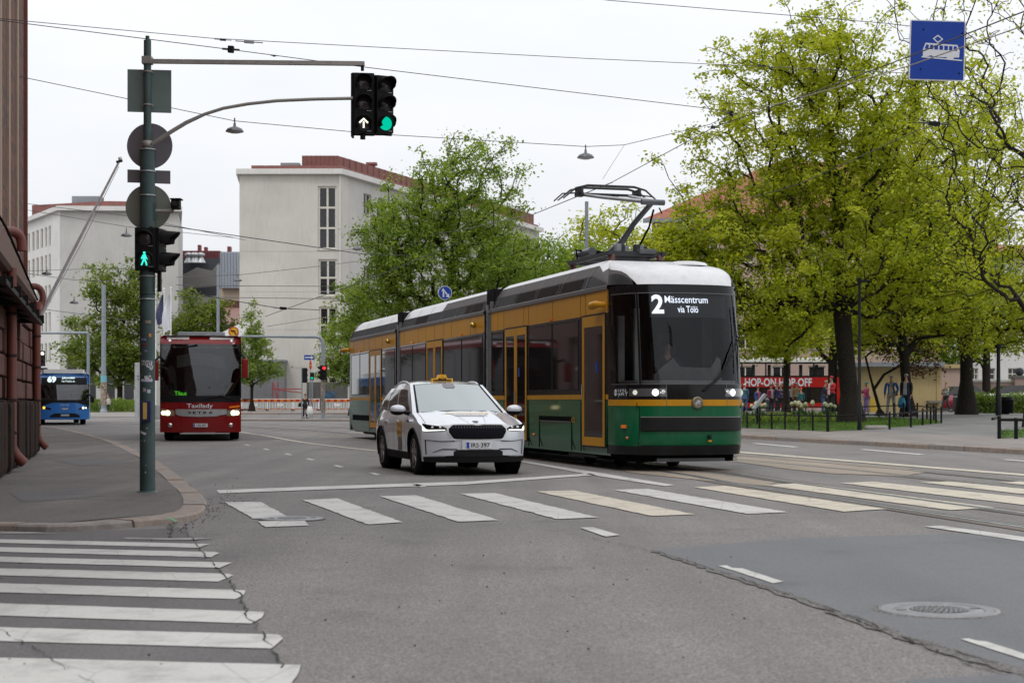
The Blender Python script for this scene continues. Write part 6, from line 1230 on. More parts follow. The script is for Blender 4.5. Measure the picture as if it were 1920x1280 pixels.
for t0 in (-47.5,): b.cols(lambda t, z, o: nose(t, z, o), [(t0, .46, 1.17), (t0+.7, .46, 1.17)], .004, m_dark, 1, 4)
for t0 in (-20, 22): b.cols(lambda t, z, o: nose(t, z, o), [(t0, 1.17, 1.55), (t0+.5, 1.17, 1.55)], .007, t_gry, 1, 4)
b.build('panel_gap', TR)
b = MB(); t_ln = M('frame_highlight_grey', (.09, .09, .092), .4)  # grey lines paint the highlight along the windscreen frame edges
for t0 in (-47.3, -44.4, 44.2, 47.1): b.cols(lambda t, z, o: nose(t, z, o), [(t0, 1.56, 3.16), (t0+.35, 1.56, 3.16)], .016, t_ln, 1, 10)
for z0 in (1.545, 3.165): b.cols(lambda t, z, o: nose(t, z, o), [(-86, z0, z0+.014), (86, z0, z0+.014)], .009, t_ln, 60, 1)
b.build('frame_highlight', TR)
# headlights
lampg = M('lamp_housing', (.10, .10, .105), .15, .3, coat=1); e_head = ME('tram_headlight', (.95, 1, 1), 4.5)
for sg in (-1, 1):
    b = MB(); b.cols(NF, [(sg*20, 1.335, 1.475), (sg*60, 1.335, 1.475)], .008, lampg, 10, 3); hl = b.build('headlight', TR)
    for (t0, r, lit) in [(30, .058, 1), (22.8, .045, 0), (52, .045, 2)]:
        p = nose(sg*t0, 1.405, .012); b = MB(); nx_, ny_ = math.sin(R(sg*t0*.9)), -math.cos(R(sg*t0*.9)); pts_ = [(p[0]+nx_*h_, p[1]+ny_*h_, p[2]) for h_ in (0, .012, .02)]
        b.tube(pts_, [r, r*.95, r*.6], e_head if lit == 1 else m_chrome if lit == 0 else ME('tram_small_lamp', (1, 1, .85), .7), 18); b.build('lamp', hl)
# emblem, lettering
p = nose(0, 1.235, .01); b = MB(); b.lathe((p[0], p[1], p[2]-.01), 'y', [(0, .11), (-.02, .105), (-.03, .09), (-.026, .075), (-.03, .002)], M('emblem_bronze', (.2, .17, .12), .35, .7), 28); em = b.build('emblem', TR)
b = MB(); b.plate([(-.06, -.02), (.0, .05), (.06, .03), (.03, 0), (.05, -.04), (-.01, -.01), (-.03, -.05)], p[1]-.036, p[1]-.03, m_steel, Matrix.Translation((p[0], 0, p[2]-.01))); b.build('winged_arrow', em)
def ntext(b, txt, t_c, z_c, h, w=None, off=.01, mat=None, bold=.0, px=True):
    def fn(a, c):
        x0 = nose(t_c, z_c)[0]; x = x0+a; s = max(-.9999, min(.9999, spow(x/(1.2+off), 1/.72))); tt = math.degrees(math.asin(s)); return nose(tt, z_c+c, off)
    b.text(txt, None, mat, w=w, h=h, fn=fn, bold=bold)
b = MB(); ntext(b, 'HSL', -70.5, 1.44, .05, .095, .008, m_swht); ntext(b, 'HRT', -70.5, 1.375, .05, .095, .008, m_swht); b.cols(NF, [(-75.3, 1.33, 1.48), (-74.9, 1.33, 1.48)], .008, m_swht, 1, 2)
for k in range(8):
    a = k*math.pi/4; b.cols(NF, [(-79.8+1.9*math.cos(a)-.35, 1.405+.05*math.sin(a)-.012, 1.405+.05*math.sin(a)+.012), (-79.8+1.9*math.cos(a)+.35, 1.405+.05*math.sin(a)-.012, 1.405+.05*math.sin(a)+.012)], .008, m_swht, 1, 1)
for k in range(12):
    a = k*math.pi/6; b.cols(NF, [(-79.8+1.0*math.cos(a)-.25, 1.405+.026*math.sin(a)-.006, 1.405+.026*math.sin(a)+.006), (-79.8+1.0*math.cos(a)+.25, 1.405+.026*math.sin(a)-.006, 1.405+.026*math.sin(a)+.006)], .008, m_swht, 1, 1)
b.build('lettering', TR)
e_txt = ME('display_text', (.80, .85, 1), 2.4)
b = MB(); b.cols(NF, [(-34, 2.74, 3.16), (36, 2.74, 3.16)], -.07, M('display_panel', (.03, .032, .035), .5), 20, 2); dp = b.build('destination_display', TR)
b = MB(); ntext(b, '2', -23.5, 2.975, .34, .21, -.06, e_txt, .03); ntext(b, 'Mässcentrum', -.8, 3.06, .125, .84, -.06, e_txt, .004); ntext(b, 'via Tölö', -.6, 2.885, .12, .40, -.06, e_txt, .006); b.build('lettering', dp)
# wiper
b = MB()
for d in (0, .035):
    P = [nose(2, 1.43, .03+d), nose(14, 1.7, .05), nose(28, 2.1, .06), nose(43, 2.42, .05)]; P = [(p[0]+d, p[1], p[2]) for p in P]; b.tube(P, .012, m_black, 6)
b.tube([nose(38, 1.75, .04), nose(41, 2.2, .05), nose(40, 2.95, .04)], .012, m_black, 6); b.build('wiper', TR)
b = MB(); p = nose(6, .62, .03); b.box(p, (.05, .05, .07), m_black); b.box((p[0], p[1]-.005, p[2]-.07), (.06, .03, .03), t_yel); b.build('coupling_flap', TR)
# cab interior
ci = M('cab_interior_dark', (.012, .012, .013), .9, spec=.1); cl_ = M('cab_interior_light', (.5, .5, .51), .7); b = MB(); b.box((0, .42, 2.2), (2.3, .05, 2.3), ci); b.box((0, -.3, 1.18), (2.0, 1.3, .1), ci); b.box((0, .0, 3.28), (2.1, 1.2, .05), ci)
b.cols(lambda t, z, o: nose(t, z, o), [(-80, 1.5, 1.62), (80, 1.5, 1.62)], -.1, cl_, 20, 2); b.cols(lambda t, z, o: nose(t, z, o), [(-36, 1.62, 1.72), (-12, 1.62, 2.02), (-6, 1.62, 1.86), (18, 1.62, 1.84), (30, 1.62, 2.05), (38, 1.62, 2.0)], -.25, M('dash_grey', (.2, .2, .2), .7), 5, 2)
b.box((-.98, -.05, 2.2), (.12, .1, 1.2), cl_); b.box((-.62, .1, 2.15), (.1, .1, 1.6), cl_); b.box((.85, .3, 2.2), (.2, .08, 1.2), M('cab_beige', (.14, .13, .11), .7)); b.build('cab_interior', TR)
b = MB(); b.box((-.05, .25, 1.95), (.5, .12, .75), M('seat_cloth', (.03, .03, .035), .9), bev=.05); b.box((-.05, .25, 2.42), (.26, .1, .2), M('seat_cloth', (.03, .03, .035), .9), bev=.04); b.build('driver_seat', TR)
c_, s__ = math.cos(ang), math.sin(ang)
def trw(x, y): return (2.904+x*c_-y*s__, 29.43+x*s__+y*c_)
q = trw(-.05, .02); person('tram driver in dark clothes and dark glasses behind the tram windscreen', (q[0], q[1], .68), 1.7, ang, 'wheel', 'sit', (.02, .02, .025), (.02, .02, .025), (.05, .03, .02))
# nose roof cap
def cap(t, r, off=0):
    x, y, z = nose(t, 3.33); k = r; w = min(1, abs(math.cos(R(t)))*1.6); return (x*lerp(1, .62, k**(1+w)), lerp(y, 1.25, k**(1-.1*w)), lerp(3.36+.565*k**.85, 3.33+.27*(1-math.exp(-k*13))+.325*k**.8, w))
def rb(t): return 0 if abs(t) < 50 else .03+.62*((abs(t)-50)/40)**1.2
tc_ = [-90+i*5 for i in range(37)]; rr_ = [0, .02, .05, .08, .12, .17, .23, .32, .42, .55, .7, .85, 1]
b = MB(); b.patch(lambda t, v: cap(t, lerp(rb(t), 1, v)), tc_, rr_, t_wht)
b.lathe((.45, .35, 3.76), 'z', [(0, .42), (.06, .38), (.085, .25), (.085, .001)], t_wht, 28)
b.build('roof_cap', TR)
PV = [(0, 1.2, 3.36), (.4, 1.08, 3.62), (.75, .93, 3.82), (1, .744, 3.925)]
def fill(sg, u, v):
    q = cap(sg*90, u); px_ = interp(v, [(p[0], p[1]) for p in PV]); pz_ = interp(v, [(p[0], p[2]) for p in PV])
    bx = px_-lerp(1.2, .744, v); bz = pz_-lerp(3.36, 3.925, v)
    return (sg*(lerp(1.2, abs(q[0]), v)+bx*u), u*1.25, lerp(3.36, q[2], v)+bz*u)
for sg in (-1, 1):
    b = MB(); tq = [t for t in tc_ if t*sg >= 50]; b.patch(lambda t, v: cap(t, rb(t)*v), tq, [0, .25, .5], t_lou); b.patch(lambda t, v: cap(t, rb(t)*v), tq, [.5, .75, 1], t_fair)
    b.patch(lambda u, v: fill(sg, u, v), lin(0, 1, 14), [0, .2, .4, .58, .75, .88, 1], lambda u, v: t_lou if v < .4 else (t_wht if (v > .75 and u > .62) else t_fair)); b.build('roof_fairing', TR)
# car bodies
prof = [(1.15, .26, 'g'), (1.19, .5, 'g'), (1.2, 1.28, 'b'), (1.2, 2.86, 'y'), (1.2, 3.28, 'u'), (1.225, 3.29, 'u'), (1.225, 3.36, 'u'), (1.17, 3.38, 'l'), (1.07, 3.62, 'f'), (.93, 3.82, 'w'), (.76, 3.925, 'w'), (0, 3.96, None)]
MT = {'g': t_grn, 'b': t_brn, 'y': t_yel, 'u': t_gry, 'l': t_lou, 'f': t_fair, 'w': t_wht}
def carbody(name, y0, y1, roof0, whitefair=None):
    T = bpy.data.objects.new(name, None); COL.objects.link(T); T.parent = TR
    lo = MB(); up = MB(); ys_ = lin(y0, y1, 9)
    for sg in (-1, 1):
        for a, c in zip(prof[:-1], prof[1:]):
            m = MT[a[2]]; isroof = a[1] > 3.37; ya = roof0 if isroof else y0; mb = up if isroof else lo
            for q0, q1 in zip(lin(ya, y1, 9)[:-1], lin(ya, y1, 9)[1:]):
                mm = t_wht if (whitefair and a[2] == 'f' and whitefair[0] < (q0+q1)/2 < whitefair[1]) else m
                mb.add([(sg*a[0], q0, a[1]), (sg*a[0], q1, a[1]), (sg*c[0], q1, c[1]), (sg*c[0], q0, c[1])], [(0, 1, 2, 3)], mm)
    for yy in ((y0, y1) if y0 > 0 else (y1,)):
        P = [(p[0], p[1]) for p in prof]; V = [(-x, yy, z) for x, z in P]+[(x, yy, z) for x, z in reversed(P)]; lo.add(V, [tuple(range(len(V)))], m_black)
    lo.build('side_shell', T); up.build('roof', T)
    return T
# front body starts at y=0 (hidden behind nose), others follow
mods = [carbody('car_body', 0.0, 8.15, 1.25), carbody('car_body', 8.75, 18.35, 8.75, (13.8, 18.4)), carbody('car_body', 18.95, 26.5, 18.95, (18.9, 26.6))]
# remove inner front cap of first body is not needed: cab wall sits at y=.42
def ypx(px): k = (px-960)/3000; return (1.75-29.1*k)/(.274+.962*k)
def sbox(b, y0, y1, z0, z1, m, pr=.006, sg=-1, th=.02): b.box((sg*(1.2+pr-th/2), (y0+y1)/2, (z0+z1)/2), (th, y1-y0, z1-z0), m)
def sidewin(T, y0, y1, z0=1.47, z1=2.80, sg=-1):
    b = MB(); sbox(b, y0, y1, z0, z1, t_win, .004, sg); w = b.build('side_window', T); b = MB()
    for yy in (y0, y1): sbox(b, yy-.012, yy+.012, z0, z1, m_black, .009, sg, .01)
    for z_ in (z0, z1): sbox(b, y0, y1, z_-.012, z_+.012, m_black, .0085, sg, .01)
    b.build('rubber_seal', w)
def door(T, y0, y1, leaves, z0=.42, z1=2.84, sg=-1):
    b = MB(); fw = .10 if leaves == 1 else .085
    sbox(b, y0, y1, z0, z1, t_win, .006, sg)
    d = b.build('door', T); b = MB(); n = leaves; w = (y1-y0)/n
    for i in range(n):
        a, c = y0+i*w+.012, y0+(i+1)*w-.012; bb_ = .16
        for (p, q, r, s) in [(a, a+fw, z0, z1), (c-fw, c, z0, z1), (a+fw, c-fw, z1-.2 if n == 1 else z1-.16, z1), (a+fw, c-fw, z0, z0+bb_)]: sbox(b, p, q, r, s, t_yel, .016, sg)
    b.build('door_frame', d); b = MB(); sbox(b, y0-.03, y0, z0-.02, z1+.03, m_black, .012, sg); sbox(b, y1, y1+.03, z0-.02, z1+.03, m_black, .012, sg); sbox(b, y0, y1, z1, z1+.035, m_black, .012, sg); sbox(b, y0, y1, z0-.03, z0, m_black, .012, sg); b.build('door_seal', d)
    b = MB(); ym = y0+(y1-y0)*(.35 if n == 1 else .35); sbox(b, ym-.05, ym+.05, 1.78, 1.98, m_blue, .013, sg); b.build('blue_sticker', d)
    b = MB(); zc_ = 1.45 if n == 1 else 1.35; b.cyl((sg*1.235, (y0+y1)/2 if n > 1 else y1-.06, zc_-.2), (sg*1.235, (y0+y1)/2 if n > 1 else y1-.06, zc_+.12), .014, m_chrome, 8); b.build('handle', d)
doorsets = [(0, [(.16, 1.47, 1), (5.22, 6.93, 2)], [(1.72, 3.38), (3.44, 5.08), (7.1, 8.05)]), (1, [(12.96, 14.8, 2)], [(8.95, 10.9), (10.96, 12.85), (14.95, 16.6), (16.66, 18.2)]), (2, [(21.1, 23.0, 2)], [(19.1, 20.98), (23.15, 24.7), (24.76, 26.3)])]
for mi_, ds_, ws in doorsets:
    T = mods[mi_]
    for (a, c, n) in ds_: door(T, a, c, n)
    for (a, c) in ws: sidewin(T, a, c)
    lo_, hi_ = [(0, 8.15), (8.75, 18.35), (18.95, 26.5)][mi_]
    cuts = sorted([(a-.03, c+.03) for a, c, n in ds_]); cur = lo_+.0; b = MB()
    for a, c in cuts+[(hi_, hi_)]:
        if a > cur: sbox(b, cur, a, 1.285, 1.375, t_yel, .005)
        cur = c
    b.build('yellow_trim', T)
    for sg in (1,):
        for i in range(int((hi_-lo_)/2)): sidewin(T, lo_+.3+i*2, lo_+2.1+i*2, sg=1)
    b = MB()
    for (a, c, n) in ds_:
        for yy in (a-.12, c+.12): sbox(b, yy-.004, yy+.004, .3, 3.27, m_dark, .003)
    for yy in lin(lo_+1.3, hi_-.6, int((hi_-lo_)/1.7)): sbox(b, yy-.004, yy+.004, 2.87, 3.27, m_dark, .003)
    for yy in lin(lo_+1.4, hi_-.3, int((hi_-lo_)/1.6)):
        b.add([(-1.178, yy, 3.385), (-1.078, yy, 3.625), (-.938, yy, 3.825), (-.938, yy+.03, 3.825), (-1.078, yy+.03, 3.625), (-1.178, yy+.03, 3.385)], [(0, 1, 4, 5), (1, 2, 3, 4)], t_gry)
    b.build('panel_joint', T)
# louvre slats
b = MB()
for (a, c) in [(1.7, 3.2), (3.3, 4.8), (4.9, 6.4), (9.2, 10.8), (15, 16.6)]:
    for i in range(7): z = 3.41+i*.029; x = 1.17-(z-3.38)*.417; b.box((-x-.006, (a+c)/2, z), (.012, c-a, .012), t_fair)
b.build('louvre_slats', mods[0])
# luggage of small side details
b = MB(); sbox(b, 2.2, 4.3, .86, .95, m_dark, .004); sbox(b, 2.15, 2.17, .3, .95, m_dark, .004); sbox(b, 4.32, 4.34, .3, .95, m_dark, .004); sbox(b, 2.2, 4.3, .84, .857, t_gry, .01); b.build('access_panel', mods[0])
b = MB(); sbox(b, 22.9, 26.1, .62, .80, m_dark, .004); b.build('access_panel', mods[2])
orange = M('marker_orange', (.7, .16, .01), .3, coat=1)
b = MB()
for (y, z, w) in [(-.0, 0, 0)]: pass
for (y, z) in [(4.7, .55), (8.0-.5, .62)]: b.sphere((-1.205, y, z), .03, orange, 8, 6)
for y in (3.5, 10.9, 16.6, 24.7): b.box((-1.21, y, 2.90), (.06, .12, .05), orange, bev=.01)
b.build('marker_light', mods[0]); b = MB(); p = nose(-66, .80, .01); b.box(p, (.08, .1, .06), orange, rz=.9, bev=.01); b.build('turn_indicator', TR); b = MB(); p = nose(-62, .60, .005); b.sphere(p, .025, orange, 8, 6); b.build('marker_light', TR)
def tside_text(txt, y, z, h, m, T):
    b = MB(); TT = Matrix.Translation((-1.206, y, z)) @ Matrix.Rotation(R(-90), 4, 'Z'); b.text(txt, TT, m, h=h, bold=.01); return b.build('lettering', T)
tside_text('422', 2.05, .89, .11, t_yel, mods[0])
# camera pods
b = MB(); b.tube([(-1.2, .18, 3.02), (-1.32, .18, 3.02), (-1.34, .26, 3.02), (-1.34, .5, 3.01)], [.05, .055, .07, .075], t_yel, 12); b.sphere((-1.34, .52, 3.01), .075, t_yel, 12, 8); b.build('mirror_camera', TR)
b = MB(); b.tube([(1.2, .12, 3.0), (1.30, .12, 3.0), (1.32, .3, 3.0)], [.05, .055, .07], t_yel, 12); b.build('mirror_camera', TR)
b = MB(); b.sphere((-1.26, 9.6, 3.07), .075, M('brass_knob', (.45, .3, .06), .25, .8), 12, 8); b.cyl((-1.2, 9.6, 3.07), (-1.26, 9.6, 3.07), .04, t_gry, 10); b.build('loudspeaker', mods[1]); b = MB(); b.sphere((-1.26, 19.8, 3.05), .075, M('brass_knob', (.45, .3, .06), .25, .8), 12, 8); b.build('loudspeaker', mods[2])
b = MB(); b.tube([(-1.2, 26.6, 3.0), (-1.33, 26.7, 3.0), (-1.37, 26.95, 2.98)], [.06, .07, .09], t_yel, 12); b.build('mirror_camera', mods[2])
# bellows joints
for (a, c) in [(8.15, 8.75), (18.35, 18.95)]:
    b = MB(); n = 8
    for i in range(n):
        y = lerp(a, c, (i+.5)/n); w = 1.14 if i % 2 else 1.08; b.box((0, y, 2.15), (2*w, (c-a)/n*.98, 3.4), m_rubber)
    b.build('bellows', TR); b = MB(); b.box((-1.17, a+.04, 1.95), (.07, .09, 3.2), t_gry, bev=.01); b.cyl((-1.2, a+.09, .5), (-1.2, a+.09, 3.3), .03, t_gry, 8); b.box((-1.2, a+.09, 3.33), (.09, .14, .08), t_gry)
    b.box((-1.12, c-.05, 1.95), (.08, .08, 3.1), m_greysteel)
    for z in lin(.8, 3.1, 8): b.cyl((-1.165, c-.05, z), (-1.175, c-.05, z), .015, m_dark, 6)
    b.build('joint_frame', TR)
# rear end
def rear(t, z, off=0): a = R(t); s, c = math.sin(a), math.cos(a); return (1.2*spow(s, .667), 26.5+.85*abs(c)**.667-(.25*max(0, z-1.3)/2)*abs(c), z)
b = MB(); tr_ = [-90+i*6 for i in range(31)]; b.patch(lambda t, z: rear(t, z), list(reversed(tr_)), [.26, .6, 1.28, 1.38, 1.55, 2.2, 2.86, 3.28, 3.36], lambda t, z: t_grn if z < 1.28 else t_yel if (z < 1.38 or (2.86 < z < 3.28 and abs(t) > 50)) else t_gry if z > 3.28 else t_blk)
b.patch(lambda t, r: (rear(t, 3.36)[0]*lerp(1, .62, r), lerp(rear(t, 3.36)[1], 26.5, r), 3.36+.6*(1-(1-r)**2)), list(reversed(tr_)), lin(0, 1, 6), lambda t, r: t_fair if r < .35 else t_wht); b.build('rear_end', TR)
# underside and bogies
b = MB(); b.box((0, 13, .38), (2.1, 27, .3), m_dark); b.box((0, -.1, .30), (1.9, 1.2, .26), m_dark); b.box((0, 13.2, .24), (1.5, 26, .2), m_dark); b.build('underframe_shade', TR)  # boxes set low and near black to stand in for shade under the tram
for y in (1.2, 3.0, 9.6, 11.4, 15.8, 17.6, 23.4, 25.2):
    for sg in (-1, 1): b = MB(); b.lathe((sg*.53, y, .31), 'x', [(-.06, .28), (-.055, .31), (.055, .31), (.06, .28), (.06, .1), (.08, .08), (.08, .001)], M('wheel_steel_shaded', (.03, .028, .026), .6, .3), 24); b.build('wheel', TR)  # steel colour darkened to carry the shade beneath the tram
b = MB()
for y in (2.1, 10.5, 16.7, 24.3): b.box((-.95, y, .27), (.12, 1.7, .2), M('bogie_grey', (.06, .055, .05), .7), bev=.03); b.box((.95, y, .27), (.12, 1.7, .2), M('bogie_grey', (.06, .055, .05), .7), bev=.03)
b.box((.1, -.75, .2), (1.3, .06, .06), m_greysteel); b.build('bogie_frame', TR)
# pantograph
m_pan = M('pantograph_grey', (.10, .105, .115), .4, .4); m_pd = M('pantograph_dark', (.03, .03, .033), .5, .2); PG = bpy.data.objects.new('pantograph', None); COL.objects.link(PG); PG.parent = TR
b = MB()
for x in (-.55, .55): b.box((x, 3.0, 4.12), (.08, 2.6, .08), m_pd)
for y in (1.8, 2.5, 3.3, 4.2): b.box((0, y, 4.12), (1.15, .08, .08), m_pd)
for x in (-.5, .5):
    for y in (1.8, 4.2): b.lathe((x, y, 3.94), 'z', [(0, .09), (.03, .09), (.04, .06), (.07, .09), (.08, .06), (.12, .08), (.16, .05)], M('insulator_brown', (.12, .05, .04), .4), 12)
b.box((.2, 1.75, 4.16), (.34, .2, .09), m_pan, bev=.02); b.cyl((-.35, 3.4, 4.3), (-.35, 4.3, 4.3), .09, m_pan, 14); b.cyl((.25, 2.3, 4.22), (.25, 3.4, 4.22), .06, m_pd, 12)
for i in range(5): b.tube([(-.4+.1*i, 4.2, 4.15), (-.5+.1*i, 4.0, 4.38), (-.3+.1*i, 3.6, 4.28)], .018, m_dark, 5)
for i in range(6): b.box((-.3+.13*i, 2.0+.15*(i % 3), 4.25), (.1, .16, .14), m_pd if i % 2 else m_greysteel, bev=.02)
b.build('base_frame', PG)
kn = (0, .95, 5.0); hd = (-.45, 3.55, 5.42); b = MB(); b.tube([(.0, 3.3, 4.28), (0, 2.6, 4.42), (0, 1.9, 4.72), kn], [.07, .065, .055, .05], m_pan, 12); b.tube([(.22, 2.3, 4.25), (.2, 1.6, 4.62), (.12, 1.15, 4.9)], .02, m_dark, 6); b.build('lower_arm', PG)
b = MB(); b.cyl((-.2, .95, 5.02), (.26, .95, 5.02), .055, m_pan, 14); b.tube([(-.1, .98, 5.03), (-.4, 2.6, 5.3), (-.55, 3.5, 5.46)], [.04, .035, .03], m_steel, 10); b.tube([(.2, .98, 5.03), (.3, 2.2, 5.24), (.45, 3.45, 5.46)], [.04, .035, .03], m_steel, 10); b.tube([(.1, .8, 4.9), (.14, .78, 4.8), (.2, .95, 4.84)], .015, m_dark, 5); b.build('upper_arm', PG)
b = MB()
for y, dz in ((3.25, 0), (3.62, .0)):
    b.tube([(-1.02, y, 5.34), (-.92, y, 5.42), (-.75, y, 5.56), (-.5, y, 5.62), (.5, y, 5.62), (.75, y, 5.56), (.92, y, 5.42), (1.02, y, 5.34)], [.014, .016, .02, .026, .026, .02, .016, .014], m_pd, 8)
b.tube([(-1.16, 3.43, 5.30), (-.98, 3.43, 5.46), (-.7, 3.43, 5.48), (.7, 3.43, 5.48), (.98, 3.43, 5.46), (1.16, 3.43, 5.30)], .015, m_pd, 6)
for x in (-.62, .62): b.box((x, 3.43, 5.52), (.05, .42, .12), m_pd, bev=.01); b.box((x, 3.43, 5.45), (.16, .16, .09), m_pd, bev=.02)
b.box((.05, 3.43, 5.46), (1.3, .05, .04), m_pd); b.box((.15, 3.4, 5.43), (.1, .08, .1), m_pd); b.build('collector_head', PG)
# ============================================================ WHEELS
def wheel(parent, x, y, r, w, sg, rimm, spokes=5, hub=.0):
    b = MB(); b.lathe((x, y, r), 'x', [(-w/2, r*.66), (-w/2, r*.9), (-w*.42, r*.985), (-w*.3, r), (w*.3, r), (w*.42, r*.985), (w/2, r*.9), (w/2, r*.66)], m_rubber, 36); wl = b.build('tyre', parent)
    b = MB(); X = x+sg*w*.42; b.lathe((X, y, r), 'x', [(sg*.02, r*.70), (sg*.02, r*.645), (-sg*.03, r*.62), (-sg*.09, r*.58), (-sg*.09, .001)] if sg > 0 else [(-.02, r*.70), (-.02, r*.645), (.03, r*.62), (.09, r*.58), (.09, .001)], m_dark if spokes else rimm, 36)
    b.lathe((X, y, r), 'x', [(sg*.02, r*.70), (sg*.025, r*.66), (-sg*.02, r*.61)], rimm, 36)
    for k in range(spokes):
        for d in (-.13, .13):
            a = 2*math.pi*k/spokes+.3; p0 = (X+sg*.005, y+math.cos(a+d*.6)*r*.12, r+math.sin(a+d*.6)*r*.12); p1 = (X-sg*.0, y+math.cos(a+d)*r*.64, r+math.sin(a+d)*r*.64); b.tube([p0, p1], [r*.07, r*.045], rimm, 6)
    b.lathe((X, y, r), 'x', [(-sg*.02, r*.17), (sg*.012, r*.15), (sg*.016, .001)], rimm, 16); b.build('rim', wl); return wl
# ============================================================ TAXI
TX = thing('taxi', 'silver-white taxi crossover with a yellow roof sign, driving beside the tram', 'car', (-1.19, 29.0, 0), ang)
c_wht = M('car_silver_white', (.60, .62, .66), .22, .1, var=.03, coat=1.0, scale=1); c_clad = M('car_cladding', (.011, .011, .012), .75, spec=.12); c_glass = M('car_glass', (.012, .014, .015), .04, spec=.5, var=.2, scale=2); c_lamp = M('car_lamp_dark', (.008, .008, .010), .2, spec=.3); c_drl = ME('daytime_lamp', (.95, 1, .92), 2.3)
c_shield = M('car_windscreen', (.17, .205, .205), .04, .5, spec=1.0, var=.08, scale=.8, coat=1.0)
rim_m = M('alloy_rim', (.34, .33, .33), .3, .9)
WF, WR, WRAD = -1.42, 1.35, .36
def zsh(y): return interp(y, [(-2.0, .80), (-1.9, .84), (-1.5, .95), (-1.05, 1.03), (0, 1.05), (1.2, 1.09), (1.9, 1.12), (2.2, 1.05)])
def hw(y, z):
    a = .925-.045*max(0, (-1.55-y)/.5)**1.6-.06*max(0, (y-1.6)/.6)**1.5
    t = (z-.66); v = -.10*max(0, t/.42)**2 if t > 0 else -.035*(t/.45)**2
    cr = .012*math.exp(-((z-.88)/.05)**2)
    wf_ = .02*math.exp(-((y-WF)/.5)**2-((z-.7)/.25)**2)+.02*math.exp(-((y-WR)/.5)**2-((z-.7)/.25)**2)
    dd = -.018*math.exp(-((z-.52)/.12)**2)*(1 if -.85 < y < .8 else 0)
    return a+v+cr+wf_+dd
def zbot(y):
    z = .24
    for yc in (WF, WR):
        d = abs(y-yc)
        if d < .43: z = max(z, .36+math.sqrt(.43**2-d*d))
    return z
ysd = sorted(set([round(v, 3) for v in lin(-1.95, 2.1, 55)]+[WF-.43, WF+.43, WR-.43, WR+.43, WF-.42, WF+.42, WR-.42, WR+.42, WF-.36, WF+.36, WR-.36, WR+.36]))
b = MB()
for sg in (-1, 1):
    b.patch(lambda y, v: (sg*hw(y, lerp(zbot(y), zsh(y), v)), y, lerp(zbot(y), zsh(y), v)), ysd, lin(0, 1, 13), lambda y, v: c_wht if (lerp(zbot(y), zsh(y), v) > .36 or y < -1.85) else c_clad)
    # arch lips
    for yc in (WF, WR):
        P = []; 
        for k in range(15): a = R(-8+196*k/14); yy = yc+.43*math.cos(a); z_ = max(.26, .36+.43*math.sin(a)); P.append((sg*(hw(yy, z_)+.004), yy, z_))
        b.tube(P, .018, c_clad, 6)
# fascia
def FX(x, z, off=0):
    s = abs(x)/.9; f = 1-min(1, s)**4; d = -2.31+.36*min(1.0, s)**2.7+f*(.10*max(0, (z-.60)/.3)**2+.03*max(0, (.50-z)/.3)**2)
    xx = x*(hw(-1.95, z)/.9 if s > .0 else 1)*1.0; k = s**6; xx = lerp(x, x*hw(-1.95, z)/.9, k)
    # approximate outward normal
    nx_ = .36*2.7*min(1, s)**1.7/.9*(1 if x > 0 else -1); n = math.hypot(nx_, 1); return (xx+off*nx_/n, d-off/n, z)
xf = sorted(set([round(v, 3) for v in lin(-.9, .9, 37)]+[-.88, .88, -.86, .86]))
def zhood_front(x): return .875-.075*(abs(x)/.9)**2.2
b.patch(lambda x, v: FX(x, lerp(.24, zhood_front(x), v)), xf, lin(0, 1, 22), lambda x, v: c_clad if lerp(.24, .85, v) < .315 else c_wht)
# hood
def HD(u, v, off=0):
    yb = -1.1-.10*(1-u*u); xb = .855*u; zb = 1.04+.045*(1-u*u)
    f = FX(u*.9, zhood_front(u*.9)); t = v
    y = lerp(f[1], yb, t); x = lerp(f[0], xb, t) if abs(u) < .999 else math.copysign(hw(y, zsh(y)), u)
    x = lerp(f[0], xb, t); z = lerp(f[2], zb, t)+.02*math.sin(math.pi*min(1, t*1.0))*(1-.2*abs(u))+.012*math.exp(-((abs(u)-.55)/.06)**2)*(t > .0)
    if abs(u) > .93: k = (abs(u)-.93)/.07; x = lerp(x, math.copysign(hw(y, zsh(y)), u), k); z = lerp(z, zsh(y), k)
    return (x, y, z+off)
us_ = sorted(set(lin(-1, 1, 41)+[-.93, .93, -.965, .965])); b.patch(lambda u, v: HD(u, v), us_, lin(0, 1, 15), c_wht)
# greenhouse
def belt(s): y = lerp(-1.08, 2.12, s); return (.835, y, zsh(y)-.01)
def rail(s): y = lerp(.0, 1.82, s); return (.655-.06*max(0, s-.6), y, 1.515+.06*math.sin(math.pi*min(1, s*1.1+.15))-.10*max(0, s-.55)**1.5)
def GH(s, t, sg, off=0):
    a, c = belt(s), rail(s); bl = .035*math.sin(math.pi*t); return (sg*(lerp(a[0], c[0], t)+bl+off), lerp(a[1], c[1], t), lerp(a[2], c[2], t))
ss = lin(0, 1, 33)
for sg in (-1, 1):
    b.patch(lambda s, t: GH(s, t, sg), ss, lin(0, 1, 8), c_wht)
    b.patch(lambda s, v: tuple(lerp(p, q, v) for p, q in zip((sg*hw(belt(s)[1], zsh(belt(s)[1])), belt(s)[1], zsh(belt(s)[1])), GH(s, 0, sg))), ss, [0, .5, 1], c_wht)
def WS(u, v, off=0):
    a, c = GH(0, 0, 1), GH(0, 1, 1); y = lerp(a[1], c[1], v)-.17*(1-u*u)*(1-.55*v); x = u*lerp(a[0], c[0], v); z = lerp(a[2]+.03*(1-u*u), c[2]+.025*(1-u*u), v)
    return (x, y-off*.8, z+off*.6)
